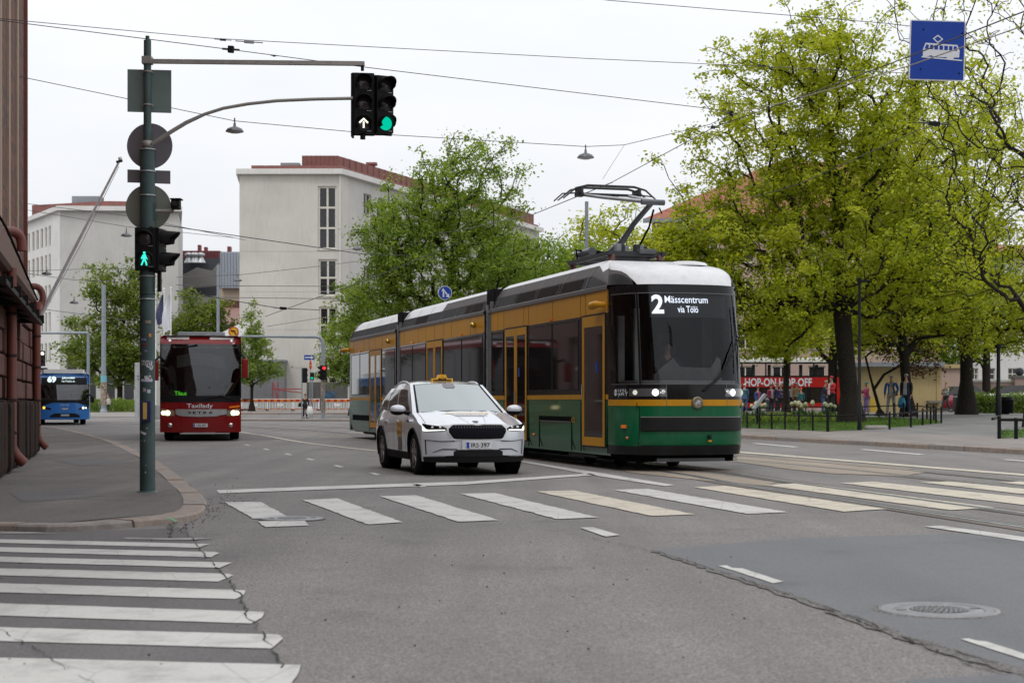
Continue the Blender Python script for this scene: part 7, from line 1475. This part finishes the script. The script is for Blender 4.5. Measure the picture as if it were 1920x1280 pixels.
def RF(u, s):
    a = GH(s, 1, 1); y = a[1]-(.0765*(1-u*u) if s < .01 else .0765*(1-u*u)*(1-s)**6); return (u*a[0], y, a[2]+(.025+.03*math.sin(math.pi*s))*(1-u**4)+(.0 if s > 0 else 0))
b.patch(RF, lin(-1, 1, 17), lin(0, 1, 17), c_wht)
def RW(u, v): a, c = GH(1, 0, 1), GH(1, 1, 1); return (u*lerp(a[0], c[0], v), lerp(a[1], c[1], v)+.1*(1-u*u), lerp(a[2], c[2], v))
b.patch(lambda u, v: (u*hw(2.1, lerp(.3, 1.12, v)), 2.1+.18*(1-u**4)*math.sin(math.pi*min(1, v+.2)), lerp(.3, zsh(2.1), v)), lin(-1, 1, 15), lin(0, 1, 8), c_wht)
b.build('body', TX)
b = MB(); b.patch(RW, lin(-1, 1, 9), lin(0, 1, 5), c_glass); b.build('rear_window', TX)
b = MB(); b.patch(lambda u, v: WS(u, v), lin(-1, 1, 21), lin(0, 1, 9), lambda u, v: c_clad if (v < .06 or abs(u) > .93) else c_shield); ws_ = b.build('windscreen', TX)
b = MB(); b.patch(lambda u, v: WS(u, v, .006), lin(-.16, .16, 9), lin(.84, .99, 5), lambda u, v: None if (abs(u) > .11 and v < .88) else M('sensor_patch', (.12, .11, .12), .3)); b.build('sensor_housing', ws_)
b = MB(); b.tube([WS(-.86, .03, .02), WS(-.3, .05, .02), WS(.2, .04, .02)], .012, m_black, 6); b.tube([WS(.0, .02, .02), WS(.5, .05, .02), WS(.8, .04, .02)], .012, m_black, 6); b.build('wiper', TX)
b = MB()
for sg in (-1, 1): b.patch(lambda k, v: tuple(Vector(WS(sg*lerp(.95, 1.03, k), v, .008))), [0, 1], lin(0, 1, 9), c_wht)
b.build('windscreen_pillar', TX)
for sg in (-1, 1):
    for (s0, s1, nm) in [(.085, .39, 'front'), (.435, .69, 'rear'), (.735, .90, 'quarter')]:
        b = MB(); b.patch(lambda s, t: GH(lerp(s0, s1, s), lerp(.10, .80, t), sg, .006), lin(0, 1, 9), lin(0, 1, 6), c_glass)
        b.tube([GH(lerp(s0, s1, s), .05, sg, .008) for s in lin(0, 1, 6)], .007, m_chrome if 0 else m_black, 5); b.build('side_window', TX)
    b = MB(); b.tube([(p[0], p[1], p[2]+.035*math.sin(math.pi*i/11)**.4) for i, p in enumerate([GH(s, 1.0, sg, -.01) for s in lin(.12, .92, 12)])], .016, c_wht, 8); b.build('roof_rail', TX)
    # door seams
    b = MB()
    for y in (-.72, .28, 1.12):
        V = []
        for v in lin(0, 1, 9): z = lerp(max(.38, zbot(y)), zsh(y)-.01, v); V += [(sg*(hw(y, z)+.003), y-.006, z), (sg*(hw(y, z)+.003), y+.006, z)]
        b.add(V, [(2*i, 2*i+1, 2*i+3, 2*i+2) for i in range(8)], m_dark)
    b.build('door_seam', TX)
    for y in (-.02, .95): b = MB(); b.box((sg*(hw(y, .89)+.015), y, .89), (.03, .2, .035), c_wht, bev=.012); b.build('door_handle', TX)
    b = MB(); X = sg*1.06
    b.sphere((X, -.78, 1.11), .125, c_wht, 16, 10, (1.15, .8, .62)); b.build('mirror', TX); b = MB(); b.sphere((X, -.765, 1.075), .12, c_clad, 16, 10, (1.12, .85, .58)); b.tube([(sg*.84, -.74, 1.03), (sg*.93, -.75, 1.05), (sg*.98, -.77, 1.08)], [.04, .03, .03], c_clad, 8); b.build('mirror_base', TX)
# front details
def pc(b, cols_, off, m, nx=6, nz=3, both=True):
    b.cols(FX, cols_, off, m, nx, nz)
    if both: b.cols(FX, [(-x, a, c) for x, a, c in cols_], off, m, nx, nz)
m_chr2 = M('grille_frame_grey', (.55, .54, .53), .35, .3)
b = MB(); b.cols(FX, [(-.515, .735, .80), (-.44, .612, .868), (-.40, .60, .872), (-.1, .595, .875), (0, .595, .866), (.1, .595, .875), (.40, .60, .872), (.44, .612, .868), (.515, .735, .80)], .012, m_chr2, 5, 3)
b.build('grille_frame', TX); b = MB()
b.cols(FX, [(-.49, .735, .79), (-.425, .635, .85), (-.40, .622, .855), (-.1, .616, .858), (0, .614, .846), (.1, .616, .858), (.40, .622, .855), (.425, .635, .85), (.49, .735, .79)], .018, M('grille_black', (.004, .004, .007), .6, spec=.08), 5, 3)
for i in range(19): x = -.42+i*.0467; b.cols(FX, [(x-.006, .80, .845 if abs(x) < .4 else .83), (x+.006, .80, .845 if abs(x) < .4 else .83)], .024, M('grille_rib', (.03, .03, .035), .5), 1, 2)
b.build('grille', TX)
for sg in (-1, 1):
    b = MB(); b.cols(lambda x, z, o: FX(sg*x, z, o), [(.525, .765, .80), (.60, .75, .832), (.75, .745, .85), (.86, .748, .868), (.895, .80, .885)], .008, c_lamp, 5, 4); hl = b.build('headlight', TX)
    b = MB(); b.cols(lambda x, z, o: FX(sg*x, z, o), [(.545, .764, .776), (.80, .752, .772), (.835, .750, .782), (.88, .756, .832), (.893, .80, .84)], .014, c_drl, 5, 2); b.build('daytime_lamp', hl)
    b = MB()
    for x in (.62, .74): p = FX(sg*x, .81, .01); b.sphere(p, .028, m_chrome, 10, 8, (1, .4, .8))
    b.build('projector_lens', hl)
b = MB(); 
pc(b, [(.0, .325, .44), (.36, .325, .44), (.55, .325, .335)], .010, c_lamp); b.build('lower_intake', TX)
b = MB(); pc(b, [(.36, .437, .455), (.60, .44, .455), (.74, .385, .395)], .012, m_dark, 5, 1); pc(b, [(.835, .36, .60), (.85, .35, .60)], .008, m_dark, 2, 4); pc(b, [(.40, .578, .590), (.62, .572, .582), (.835, .60, .605)], .010, m_dark, 5, 1); b.build('bumper_vents_crease_shade', TX)  # last strip paints the shading of the bumper crease as a dark line
b = MB(); pc(b, [(.38, .60, .622), (.60, .585, .612), (.86, .612, .65)], .02, c_wht, 6, 2); pc(b, [(.42, .345, .42), (.52, .34, .43), (.74, .345, .38), (.83, .345, .352)], .022, c_wht, 5, 2); b.build('bumper_blades', TX)
b = MB(); pc(b, [(0, .225, .318), (.7, .225, .318), (.89, .235, .318)], .015, c_clad, 8, 2); b.build('front_lip', TX)
def plate(parent, cx, cy, cz, txt, w=.44, h=.112, rz=0):
    b = MB(); b.box((cx, cy, cz), (w, .012, h), M('plate_white', (.62, .62, .64), .4), bev=.003); p = b.build('number_plate', parent)
    b = MB(); b.box((cx-w*.44, cy-.008, cz), (w*.1, .004, h*.9), M('plate_blue', (.01, .04, .35), .4)); b.text(txt, Matrix.Translation((cx+w*.05, cy-.0085, cz)), m_dark, w=w*.74, h=h*.66, bold=.012); b.build('lettering', p)
b = MB(); b.box((0, -2.322, .517), (.58, .02, .15), c_wht, bev=.006); b.build('plate_holder', TX); plate(TX, 0, -2.338, .517, 'IRS·397')
# hood graphics and emblem
b = MB(); b.patch(lambda u, v: HD(u, v, .004), lin(-.42, .46, 12), lin(.70, .80, 4), lambda u, v: M('decal_pale_yellow', (.62, .52, .30), .3) if u < .24 else M('decal_yellow', (.62, .38, .05), .3)); b.patch(lambda u, v: HD(u*(1-.35*(.70-v)/.2), v, .004), lin(-.36, .44, 12), lin(.46, .70, 6), M('decal_grey', (.36, .34, .35), .3)); dg_ = b.build('hood_decal', TX)
b = MB(); b.text('0100 0700', None, m_white, w=.58, h=.16, bold=.015, fn=lambda a, c: HD(.04+a/.85, .585+c*.9, .008)); b.build('lettering', dg_)
b = MB(); q = HD(0, .13, .008); b.lathe(q, 'z', [(0, .052), (.006, .048), (.007, .001)], m_chrome, 24); b.lathe((q[0], q[1], q[2]+.008), 'z', [(0, .03), (.002, .001)], m_greysteel, 16); b.build('emblem', TX)
b = MB()
for u in (-.15, .15): b.patch(lambda k, v: HD(u*(1+1.6*v)+k*.008, v, .0035), [0, 1], lin(.02, .98, 12), m_greysteel)
for u in (-.915, .915): b.patch(lambda k, v: HD(u+k*.008, v, .003), [0, 1], lin(.0, 1, 12), m_dark)
b.build('hood_seam', TX)
# side door decals (image-left side)
b = MB(); b.patch(lambda y, z: (-(hw(y, z)+.005), y, z), lin(-.42, -.06, 4), lin(.62, .90, 5), M('decal_orange_yellow', (.56, .31, .03), .4)); dd_ = b.build('door_decal', TX); b = MB(); b.patch(lambda y, z: (-(hw(y, z)+.005), y, z), lin(-.40, -.08, 4), lin(.38, .615, 5), M('decal_brown', (.12, .09, .085), .4)); b.build('door_decal', TX)
b = MB()
for i, (tx, z) in enumerate([('TAKSI', .83), ('HELSINKI', .70)]): b.text(tx, None, M('decal_text', (.22, .15, .05), .5), w=.28, h=.06, fn=lambda a, c: (-(hw(-.24-a, z+c)+.007), -.24-a, z+c))
b.build('lettering', dd_)
b = MB(); b.box((-.936, -1.02, .905), (.012, .12, .04), m_black, bev=.004); b.build('wing_badge', TX)
# taxi sign
s_y = M('taxi_sign_yellow', (.75, .40, .02), .35, coat=.6); sgx = rail(.35); b = MB(); Zt = RF(0, .2)[2]; b.prism([(-.2, -.065), (.2, -.065), (.2, .065), (-.2, .065)], Zt-.005, Zt+.055, s_y, Matrix.Translation((0, .38, 0)))
b.plate([(-.1, .05), (.1, .05), (.065, .125), (-.065, .125)], .32, .44, s_y, Matrix.Translation((0, 0, Zt))); b.box((0, .38, Zt+.02), (.34, .15, .02), c_clad); tsn = b.build('roof_sign', TX)
b = MB(); b.plate([(-.065, .02), (.065, .02), (.075, .06), (-.075, .06)], .308, .316, c_lamp, Matrix.Translation((0, 0, Zt))); b.text('TAKSI', Matrix.Translation((0, .305, Zt+.042)), s_y, w=.1, h=.02); b.text('TAXI', Matrix.Translation((0, .315, Zt+.095)), M('decal_text', (.22, .15, .05), .5), w=.06, h=.02); b.build('lettering', tsn)
# wheels and underside
for sg in (-1, 1):
    for y in (WF, WR): wheel(TX, sg*.80, y, WRAD, .235, sg, rim_m, 5)
b = MB(); b.box((0, 0, .36), (1.5, 4.0, .28), m_dark); b.box((0, WF, .7), (1.25, .95, .3), m_dark); b.box((0, .2, .75), (1.62, 2.2, .5), m_dark)
for sg in (-1, 1):
    for y in (WF, WR): b.lathe((sg*.62, y, .38), 'x', [(0, .46), (sg*.24, .46)], m_dark, 20)
b.build('underbody', TX)
# ============================================================ COACH and BUSES
def busbody(T, W, H, L, zb, zg0, zg1, m_low, m_top, m_side, glass, fcurve=.30, lean_top=.2, roofm=None, sidewin_=True, wr=.5, wy=(2.6, 9)):
    hwid = W/2
    def FB(x, z, off=0):
        s = min(1, abs(x)/hwid); f = 1-s**6; y = fcurve*s**3.2+lean_top*(max(0, z-zg0)/(H-zg0))**1.5*f+.06*max(0, (zb+.3-z))*f+.22*max(0, (z-(H-.3))/.3)**2
        nx_ = fcurve*3.2*s**2.2/hwid*(1 if x > 0 else -1); n = math.hypot(nx_, 1); return (x+off*nx_/n, y-off/n, z)
    xs_ = sorted(set(lin(-hwid, hwid, 33)+[-hwid*.97, hwid*.97, -hwid*.94, hwid*.94]))
    b = MB(); b.patch(FB, xs_, lin(zb, zg0, 10), m_low); b.build('front_panel', T)
    b = MB(); b.patch(FB, xs_, lin(zg1, H-.02, 7), m_top); b.patch(lambda x, v: (x*lerp(1, .88, v), FB(x, H-.02)[1]+v*.5, H-.02+.05*v*(1-.0*v)), xs_, lin(0, 1, 4), m_top); b.build('front_cap', T)
    b = MB(); b.patch(FB, xs_, lin(zg0, zg1, 12), lambda x, z: None if abs(x) > hwid*.96 else glass); b.build('windscreen', T)
    for sg in (-1, 1): b = MB(); b.patch(FB, xs_, lin(zg0, zg1, 12), lambda x, z: m_black if x*sg > hwid*.96 else None); b.build('corner_post', T)
    b = MB()
    for sg in (-1, 1):
        X = sg*hwid
        ys2 = sorted(set([fcurve, fcurve+.3]+lin(fcurve, L, 26)))
        def zb_(y):
            z = zb
            for yc in wy:
                if abs(y-yc) < .62: z = max(z, wr+math.sqrt(.62**2-(y-yc)**2))
            return z
        b.patch(lambda y, v: (X, y, lerp(zb_(y), zg0, v)), sorted(set(ys2+[w_+d for w_ in wy for d in (-.62, -.6, -.5, -.3, 0, .3, .5, .6, .62)])), lin(0, 1, 5), m_low)
        b.patch(lambda y, z: (X, y, z), ys2, [zg0, (zg0+zg1)/2, zg1], m_side); b.patch(lambda y, z: (X, y, z), ys2, [zg1, H-.12], m_top)
        b.patch(lambda y, v: (X*(1-.10*v*v), y, H-.12+.12*v), ys2, [0, .5, 1], m_top)
    b.build('side_wall', T)
    b = MB(); b.add([(-hwid*.9, fcurve+.2, H), (hwid*.9, fcurve+.2, H), (hwid*.9, L, H), (-hwid*.9, L, H)], [(0, 1, 2, 3)], roofm or m_top); b.build('roof', T)
    b = MB(); b.add([(-hwid, L, zb), (hwid, L, zb), (hwid, L, H-.1), (-hwid, L, H-.1)], [(0, 1, 2, 3)], m_low); b.build('rear_wall', T)
    b = MB(); b.box((0, L/2, zb+.1), (W-.3, L-.8, .25), m_dark); b.box((0, 2.4, zg0-.1), (W-.15, 3.6, .08), m_dark); b.box((0, 4.2, (zg0+zg1)/2), (W-.1, .05, zg1-zg0), M('bus_interior_dark', (.03, .028, .028), .9)); b.build('floor', T)
    if sidewin_:
        n = int((L-1.2)/1.5)
        for sg in (-1, 1):
            for i in range(n): b = MB(); y = fcurve+.25+i*1.5; b.box((sg*(hwid+.004), y+.7, (zg0+zg1)/2), (.012, 1.36, (zg1-zg0)*.86), t_win); b.build('side_window', T)
    return FB
def mirror_arm(T, x, y, z, sg, m, h=.5):
    b = MB(); b.tube([(x, y, z+h*.55), (x+sg*.12, y-.3, z+h*.7), (x+sg*.22, y-.42, z+h*.5)], [.04, .04, .03], m_black, 8); b.box((x+sg*.22, y-.42, z), (.2, .16, h), m, bev=.06); b.build('mirror', T)
# red coach
YC = 50.0; ca = math.atan2(.20, .98)-R(1.5); CO = thing('coach', 'dark red touring coach with lit headlights and a huge dark windscreen, approaching left of centre', 'bus', (wx(376, YC), YC, 0), ca)
c_red = M('coach_red', (.20, .007, .008), .25, var=.06, spec=.3, coat=.25, scale=1, dirt=.05); c_glass2 = MG('coach_windscreen', (.55, .6, .65), .62, 1.65, .05)
FBc = busbody(CO, 2.5, 3.32, 11.8, .28, 1.22, 3.05, c_red, c_red, t_win, c_glass2, .30, .46, roofm=m_white)
b = MB(); b.box((0, 1.9, 3.40), (1.5, 1.2, .14), m_greysteel, bev=.05)
for sg in (-1, 1): b.cols(FBc, [(sg*.28, 3.2, 3.29), (sg*1.02, 3.2, 3.27)] if sg > 0 else [(-.36, 3.2, 3.29), (-1.04, 3.2, 3.27)], .008, m_white, 5, 2)
for x in (-.95, .95): p = FBc(x, 3.16, .01); b.sphere(p, .04, ME('clearance_lamp', (.9, .9, 1), .9), 8, 6)
b.build('roof_fitting', CO)
b = MB(); b.cols(FBc, [(-.76, .86, 1.0), (-.66, .80, 1.0), (-.5, .78, 1.0), (0, .765, 1.0), (.5, .78, 1.0), (.62, .82, 1.0), (.8, .84, 1.0)], .02, M('coach_silver', (.42, .42, .43), .3, .5), 5, 3); gp = b.build('grille_strip', CO)
b = MB(); b.text('S E T R A', None, m_dark, w=.76, h=.075, bold=.03, fn=lambda a, c: FBc(a, .895+c, .026)); b.build('lettering', gp)
b = MB(); b.text('Taxilady', None, m_swht, w=.80, h=.17, bold=.01, fn=lambda a, c: FBc(a-.02, 1.09+c, .008)); b.build('lettering', CO)
b = MB(); b.cols(FBc, [(-1.235, 1.22, 1.42), (1.235, 1.22, 1.42)], .006, m_black, 20, 2); b.build('windscreen_lower_mask', CO)
e_cl = ME('coach_headlight', (1, .82, .45), 6)
for sg in (-1, 1):
    b = MB(); b.cols(lambda x, z, o: FBc(sg*x, z, o), [(.80, .80, .96), (1.0, .78, .99), (1.2, .80, 1.02)], .012, M('lamp_housing_grey', (.3, .27, .22), .2, .4, coat=1), 4, 3); hl = b.build('headlight', CO)
    for x, r in ((1.0, .085), (1.13, .065) if sg < 0 else (1.10, .075)): p = FBc(sg*x, .885, .03); b = MB(); b.sphere(p, r, e_cl, 14, 10, (1, .4, .9)); b.build('lamp', hl)
    b = MB(); p = FBc(sg*.93, .50, .01); b.lathe(p, 'y', [(0, .07), (-.02, .065), (-.015, .001)], m_chrome, 14); b.build('fog_lamp', CO)
b = MB(); b.cols(FBc, [(.88, 1.03, 1.09), (1.2, 1.06, 1.13)], .012, orange, 4, 1); b.build('turn_indicator', CO)
plate(CO, 0, -.03, .50, 'CRE-867', .44, .11)
b = MB(); b.text('Tilaus', None, ME('led_green', (.15, 1, .05), 1.3), w=.38, h=.13, bold=.01, fn=lambda a, c: FBc(-.62+a, 1.50+c, -.05)); b.build('destination_text', CO)
b = MB()
for x in (-.75, -.35): b.box((x, 1.6, 1.95), (.34, .12, .7), M('seat_dark', (.035, .02, .02), .9), bev=.05); b.box((x, 1.6, 2.4), (.26, .1, .24), M('seat_dark', (.035, .02, .02), .9), bev=.05)
b.box((.1, .75, 1.45), (2.2, .5, .3), M('dash_dark', (.05, .05, .055), .8), bev=.05); b.lathe((.52, .85, 1.72), 'y', [(-.02, .22), (0, .24), (.02, .22), (0, .2), (-.02, .22)], m_black, 20); b.build('seats', CO)
b = MB(); b.patch(lambda u, v: (-.75+u*1.5, .75+.05*math.sin(u*5), 2.42+v*.38-.25*abs(u-.45)), lin(0, 1, 8), lin(0, 1, 3), M('paper_pale', (.42, .42, .36), .8)); b.build('sun_visor', CO)
b = MB(); b.tube([FBc(-.1, 3.0, .04), FBc(-.6, 2.93, .04), FBc(-.1, 3.03, .05)], .015, m_black, 6); b.tube([FBc(.15, 1.34, .03), FBc(.6, 1.42, .04), FBc(1.05, 1.28, .03)], .018, m_black, 6); b.build('wiper', CO)
mirror_arm(CO, -1.15, .2, 2.2, -1, c_red, .62); mirror_arm(CO, 1.15, .2, 2.28, 1, c_red, .62)
b = MB(); b.box((-.05, .05, .25), (1.0, .06, .05), m_steel); b.build('tow_bar', CO)
for sg in (-1, 1):
    for y in (2.6, 9.0): wheel(CO, sg*1.05, y, .5, .3, sg, rim_m, 0)
b = MB(); b.box((0, 2.6, .5), (1.8, .3, .3), m_dark); b.box((0, .9, .35), (2.2, .8, .2), m_dark); b.build('axle', CO)
cc, cs = math.cos(ca), math.sin(ca); q = (CO.location.x+.5*cc-1.45*cs, CO.location.y+.5*cs+1.45*cc); person('bald coach driver seated behind the coach windscreen', (q[0], q[1], .62), 1.72, ca, 'wheel', 'sit', (.06, .06, .08), (.02, .02, .02), (.3, .2, .15))
# blue city bus
YB = 84.0; ba = R(18.5); BU = thing('city_bus', 'bright blue city bus with a white roof showing line 69, half behind the brick building', 'bus', (wx(122, YB), YB, 0), ba)
c_blu = M('bus_blue', (.015, .16, .52), .25, var=.05, coat=.7, scale=1); FBb = busbody(BU, 2.5, 2.72, 11.5, .30, 1.17, 2.15, c_blu, c_blu, t_win, MG('bus_windscreen', (.6, .62, .68), .7, 1.9, .02), .26, .32, roofm=m_white, wr=.48)
b = MB(); b.prism([(-1.05, .45), (.95, .45), (1.02, .7), (1.02, 11), (-1.1, 11), (-1.1, .7)], 2.72, 2.93, m_white); b.build('roof_box', BU)
b = MB(); b.cols(FBb, [(-1.18, 2.12, 2.62), (1.12, 2.12, 2.62)], .01, m_black, 16, 3); dp = b.build('destination_display', BU); ebw = ME('display_white', (.8, 1, 1), 1.3)
b = MB(); b.text('69', None, ebw, w=.44, h=.34, bold=.05, fn=lambda a, c: FBb(-.66+a, 2.40+c, .016)); b.text('Jakomäki', None, ebw, w=.66, h=.14, bold=.02, fn=lambda a, c: FBb(.18+a, 2.47+c, .016)); b.text('via Pasila as.', None, ebw, w=.7, h=.1, fn=lambda a, c: FBb(.18+a, 2.31+c, .016)); b.build('lettering', dp)
b = MB(); b.cols(FBb, [(-1.24, .98, 1.32), (-.6, 1.17, 1.32), (.6, 1.17, 1.32), (1.24, .98, 1.32)], .006, m_black, 8, 2); b.cols(FBb, [(-1.2, .88, 1.0), (-.75, .80, .9), (-.7, .82, .86)], .01, c_lamp, 5, 2); b.cols(FBb, [(.7, .82, .86), (.75, .80, .9), (1.2, .88, 1.0)], .01, c_lamp, 5, 2); b.cols(FBb, [(-.75, .40, .50), (-.5, .40, .62), (.5, .40, .62), (.75, .40, .50)], .01, m_black, 5, 2); b.build('front_trim', BU)
b = MB(); b.sphere(FBb(-1.05, .91, .02), .07, ME('indicator_amber', (1, .6, .05), 1.7), 10, 8); b.build('turn_indicator', BU)
for x in (.92, 1.06): b = MB(); b.sphere(FBb(x, .90, .02), .06 if x < 1 else .04, ME('bus_headlight', (1, .97, .75), 2.2), 10, 8); b.build('headlight', BU)
b = MB(); b.text('☼|HSL' if 0 else 'O|HSL', None, M('marking_dull_white', (.4, .5, .62), .5), w=.48, h=.13, fn=lambda a, c: FBb(a, 1.04+c, .01)); b.plate([(-.18, .9), (.18, .9), (.12, .8), (-.12, .8)], -.03, -.02, m_steel); b.build('lettering', BU); plate(BU, 0, -.03, .53, 'ABC' if 0 else '', .42, .1) if 0 else None
b = MB(); b.box((0, -.03, .52), (.42, .015, .1), M('plate_dull', (.35, .38, .42), .5)); b.build('number_plate', BU)
mirror_arm(BU, -1.2, .2, 1.75, -1, m_black, .5); mirror_arm(BU, 1.15, .2, 1.35, 1, m_black, .34)
for sg in (-1, 1):
    for y in (2.6, 8.6): wheel(BU, sg*1.06, y, .48, .28, sg, m_greysteel, 0)
b = MB(); b.box((0, .9, .4), (2.2, .7, .25), m_dark); b.box((0, 1.3, 1.3), (2.2, .5, .25), M('dash_dark', (.05, .05, .055), .8)); b.box((-.3, 2, 1.8), (.06, .06, .9), m_greysteel); b.build('dash', BU)
bc, bs = math.cos(ba), math.sin(ba); q = (BU.location.x+.45*bc-1.5*bs, BU.location.y+.45*bs+1.5*bc); person('bus driver seated behind the windscreen of the blue bus', (q[0], q[1], .3), 1.7, ba, 'wheel', 'sit', (.05, .07, .15), (.02, .02, .02), (.05, .04, .03))
# red open-top double decker, side on
YH = 96.0; x0h, x1h = wx(1378, YH), wx(1600, YH); HB = thing('sightseeing_bus', 'red open-top double-decker lettered HOP-ON HOP-OFF parked beyond the lawn', 'bus', ((x0h+x1h)/2, YH, .60), R(-1.5)); Lh = x1h-x0h+2.4; r_red = M('sightseeing_red', (.42, .008, .008), .35, coat=.4, var=.06)
def hz(py): return wz(py, YH)-.60
b = MB(); hl_ = Lh/2
def hb(x0, x1, z0, z1, m, y0=0, y1=2.5, bev=0): b.box(((x0+x1)/2, (y0+y1)/2, (z0+z1)/2), (x1-x0, y1-y0, z1-z0), m, bev=bev)
hb(-hl_, hl_, hz(726), hz(707), r_red, 0, 2.5, .04); hb(-hl_, hl_, .25, hz(755), r_red, 0, 2.5, .05); hb(-hl_, hl_, hz(755), hz(726), m_dark, .06, 2.44)
for x in (-hl_+.1, -1.1, .9, 2.6, 4.1, hl_-.1): hb(x-.08, x+.08, hz(755), hz(726), r_red if x > 2 else m_black, .01, .1)
hb(2.4, hl_-.05, hz(772), hz(726), r_red, -.01, .1)
b.build('body', HB)
for (a, c) in [(-hl_+.2, -1.2), (-1.0, .8), (1.0, 2.3), (2.8, 3.9)]: b = MB(); b.box(((a+c)/2, .045, (hz(755)+hz(726))/2), (c-a, .02, hz(726)-hz(755)-.04), t_win); b.build('side_window', HB)
b = MB(); hb(-hl_, hl_*.72, hz(707), hz(704), m_black, 0, 2.5); hb(-hl_, hl_*.6, hz(682), hz(679), m_black, .0, .08); 
for x in lin(-hl_+.2, hl_*.55, 6): hb(x-.04, x+.04, hz(706), hz(680), m_black, .02, .1)
b.build('upper_deck_frame', HB); b = MB(); b.box((-hl_*.25, 1.25, hz(675)), (Lh*.72, 2.5, .28), m_white, bev=.08); b.build('canopy', HB)
b = MB(); hb(hl_*.56, hl_*.62, hz(706), hz(660), r_red, .1, 2.3); b.build('rear_post', HB)
for i, x in enumerate(lin(-hl_+.5, hl_*.5, 8)): b = MB(); b.box((x, .6, hz(694)), (.14, .5, .7), M('deck_seat', (.03, .03, .035), .8), bev=.04); b.build('seat', HB)
b = MB(); xa, xb = wx(1397, YH)-HB.location.x, wx(1522, YH)-HB.location.x; b.text('HOP-ON HOP-OFF', Matrix.Translation(((xa+xb)/2, -.012, hz(716.5))), m_swht, w=xb-xa, h=.5, bold=.03); b.build('lettering', HB)
for x in (-hl_+2.0, hl_-1.6):
    b = MB(); b.lathe((x, .12, .48), 'y', [(0, .3), (-.06, .34), (-.1, .46), (0, .48), (.25, .48)], m_rubber, 28); b.lathe((x, .1, .48), 'y', [(0, .3), (0.02, .1), (-.05, .08), (-.05, .001)], m_greysteel, 20); b.build('wheel', HB)
# red parked car by the kiosk
RC = thing('parked_car', 'small red car parked beside the kiosk, partly hidden by the tall trunk', 'car', (wx(1787, 90), 90, park_z(wx(1787, 90), 90)), R(-80)); cr_ = M('car_red', (.35, .01, .03), .25, coat=.8); b = MB()
sec = [(-2.0, .62, .45, .62), (-1.95, .78, .3, .72), (-1.2, .85, .22, .86), (-.6, .86, .22, .93), (.9, .86, .22, .98), (1.7, .84, .25, .98), (1.95, .74, .35, .9)]
V = []; 
for (y, w, z0, z1) in sec: V += [(-w, y, z0), (-w*1.02, y, lerp(z0, z1, .6)), (-w*.9, y, z1), (0, y, z1+.05), (w*.9, y, z1), (w*1.02, y, lerp(z0, z1, .6)), (w, y, z0), (0, y, z0)]
n = 8; b.add(V, [(j*n+i, j*n+(i+1) % n, (j+1)*n+(i+1) % n, (j+1)*n+i) for j in range(len(sec)-1) for i in range(n)]+[tuple(range(n)), tuple(reversed(range((len(sec)-1)*n, len(sec)*n)))], cr_, True); b.build('body', RC)
b = MB(); V = []
for (y, w, z) in [(-.75, .74, .95), (-.1, .60, 1.42), (1.1, .60, 1.45), (1.75, .72, 1.0)]: V += [(-w, y, z), (w, y, z)]
V += [(-.76, -.75, .93), (.76, -.75, .93), (-.76, 1.75, .97), (.76, 1.75, .97)]
b.add(V, [(0, 1, 3, 2), (4, 5, 7, 6), (0, 2, 4, 6), (1, 7, 5, 3)], t_win); b.build('windows', RC); b = MB(); b.add([(-.6, -.1, 1.425), (.6, -.1, 1.425), (.6, 1.1, 1.455), (-.6, 1.1, 1.455)], [(0, 1, 2, 3)], cr_); b.build('roof', RC)
for sg in (-1, 1):
    for y in (-1.25, 1.2): wheel(RC, sg*.74, y, .31, .2, sg, m_greysteel, 5)
b = MB(); b.box((.5, -1.96, .66), (.35, .06, .12), m_white, bev=.03); b.build('headlight', RC); b = MB(); b.box((-.5, -1.96, .66), (.35, .06, .12), m_white, bev=.03); b.build('headlight', RC)
# pale car behind the hedge
PC = thing('parked_car', 'pale silver car roof just showing above the hedge at the right', 'car', (wx(1880, 86), 86, park_z(wx(1880, 86), 86)), R(-85)); b = MB()
for (o, m) in ((0, c_wht),): b.add([(v[0], v[1]*1.05, v[2]*1.05) for v in [q for s_ in sec for q in [(-s_[1], s_[0], s_[2]), (-s_[1]*1.02, s_[0], lerp(s_[2], s_[3], .6)), (-s_[1]*.9, s_[0], s_[3]), (0, s_[0], s_[3]+.05), (s_[1]*.9, s_[0], s_[3]), (s_[1]*1.02, s_[0], lerp(s_[2], s_[3], .6)), (s_[1], s_[0], s_[2]), (0, s_[0], s_[2])]]], [(j*n+i, j*n+(i+1) % n, (j+1)*n+(i+1) % n, (j+1)*n+i) for j in range(len(sec)-1) for i in range(n)]+[tuple(range(n)), tuple(reversed(range((len(sec)-1)*n, len(sec)*n)))], m, True)
b.build('body', PC); b = MB(); b.add([(v[0], v[1], v[2]) for v in V], [(0, 1, 3, 2), (4, 5, 7, 6), (0, 2, 4, 6), (1, 7, 5, 3)], t_win); b.build('windows', PC); b = MB(); b.add([(-.6, -.1, 1.43), (.6, -.1, 1.43), (.6, 1.1, 1.46), (-.6, 1.1, 1.46)], [(0, 1, 2, 3)], c_wht); b.build('roof', PC)
for sg in (-1, 1):
    for y in (-1.25, 1.2): wheel(PC, sg*.76, y, .31, .2, sg, m_greysteel, 5)
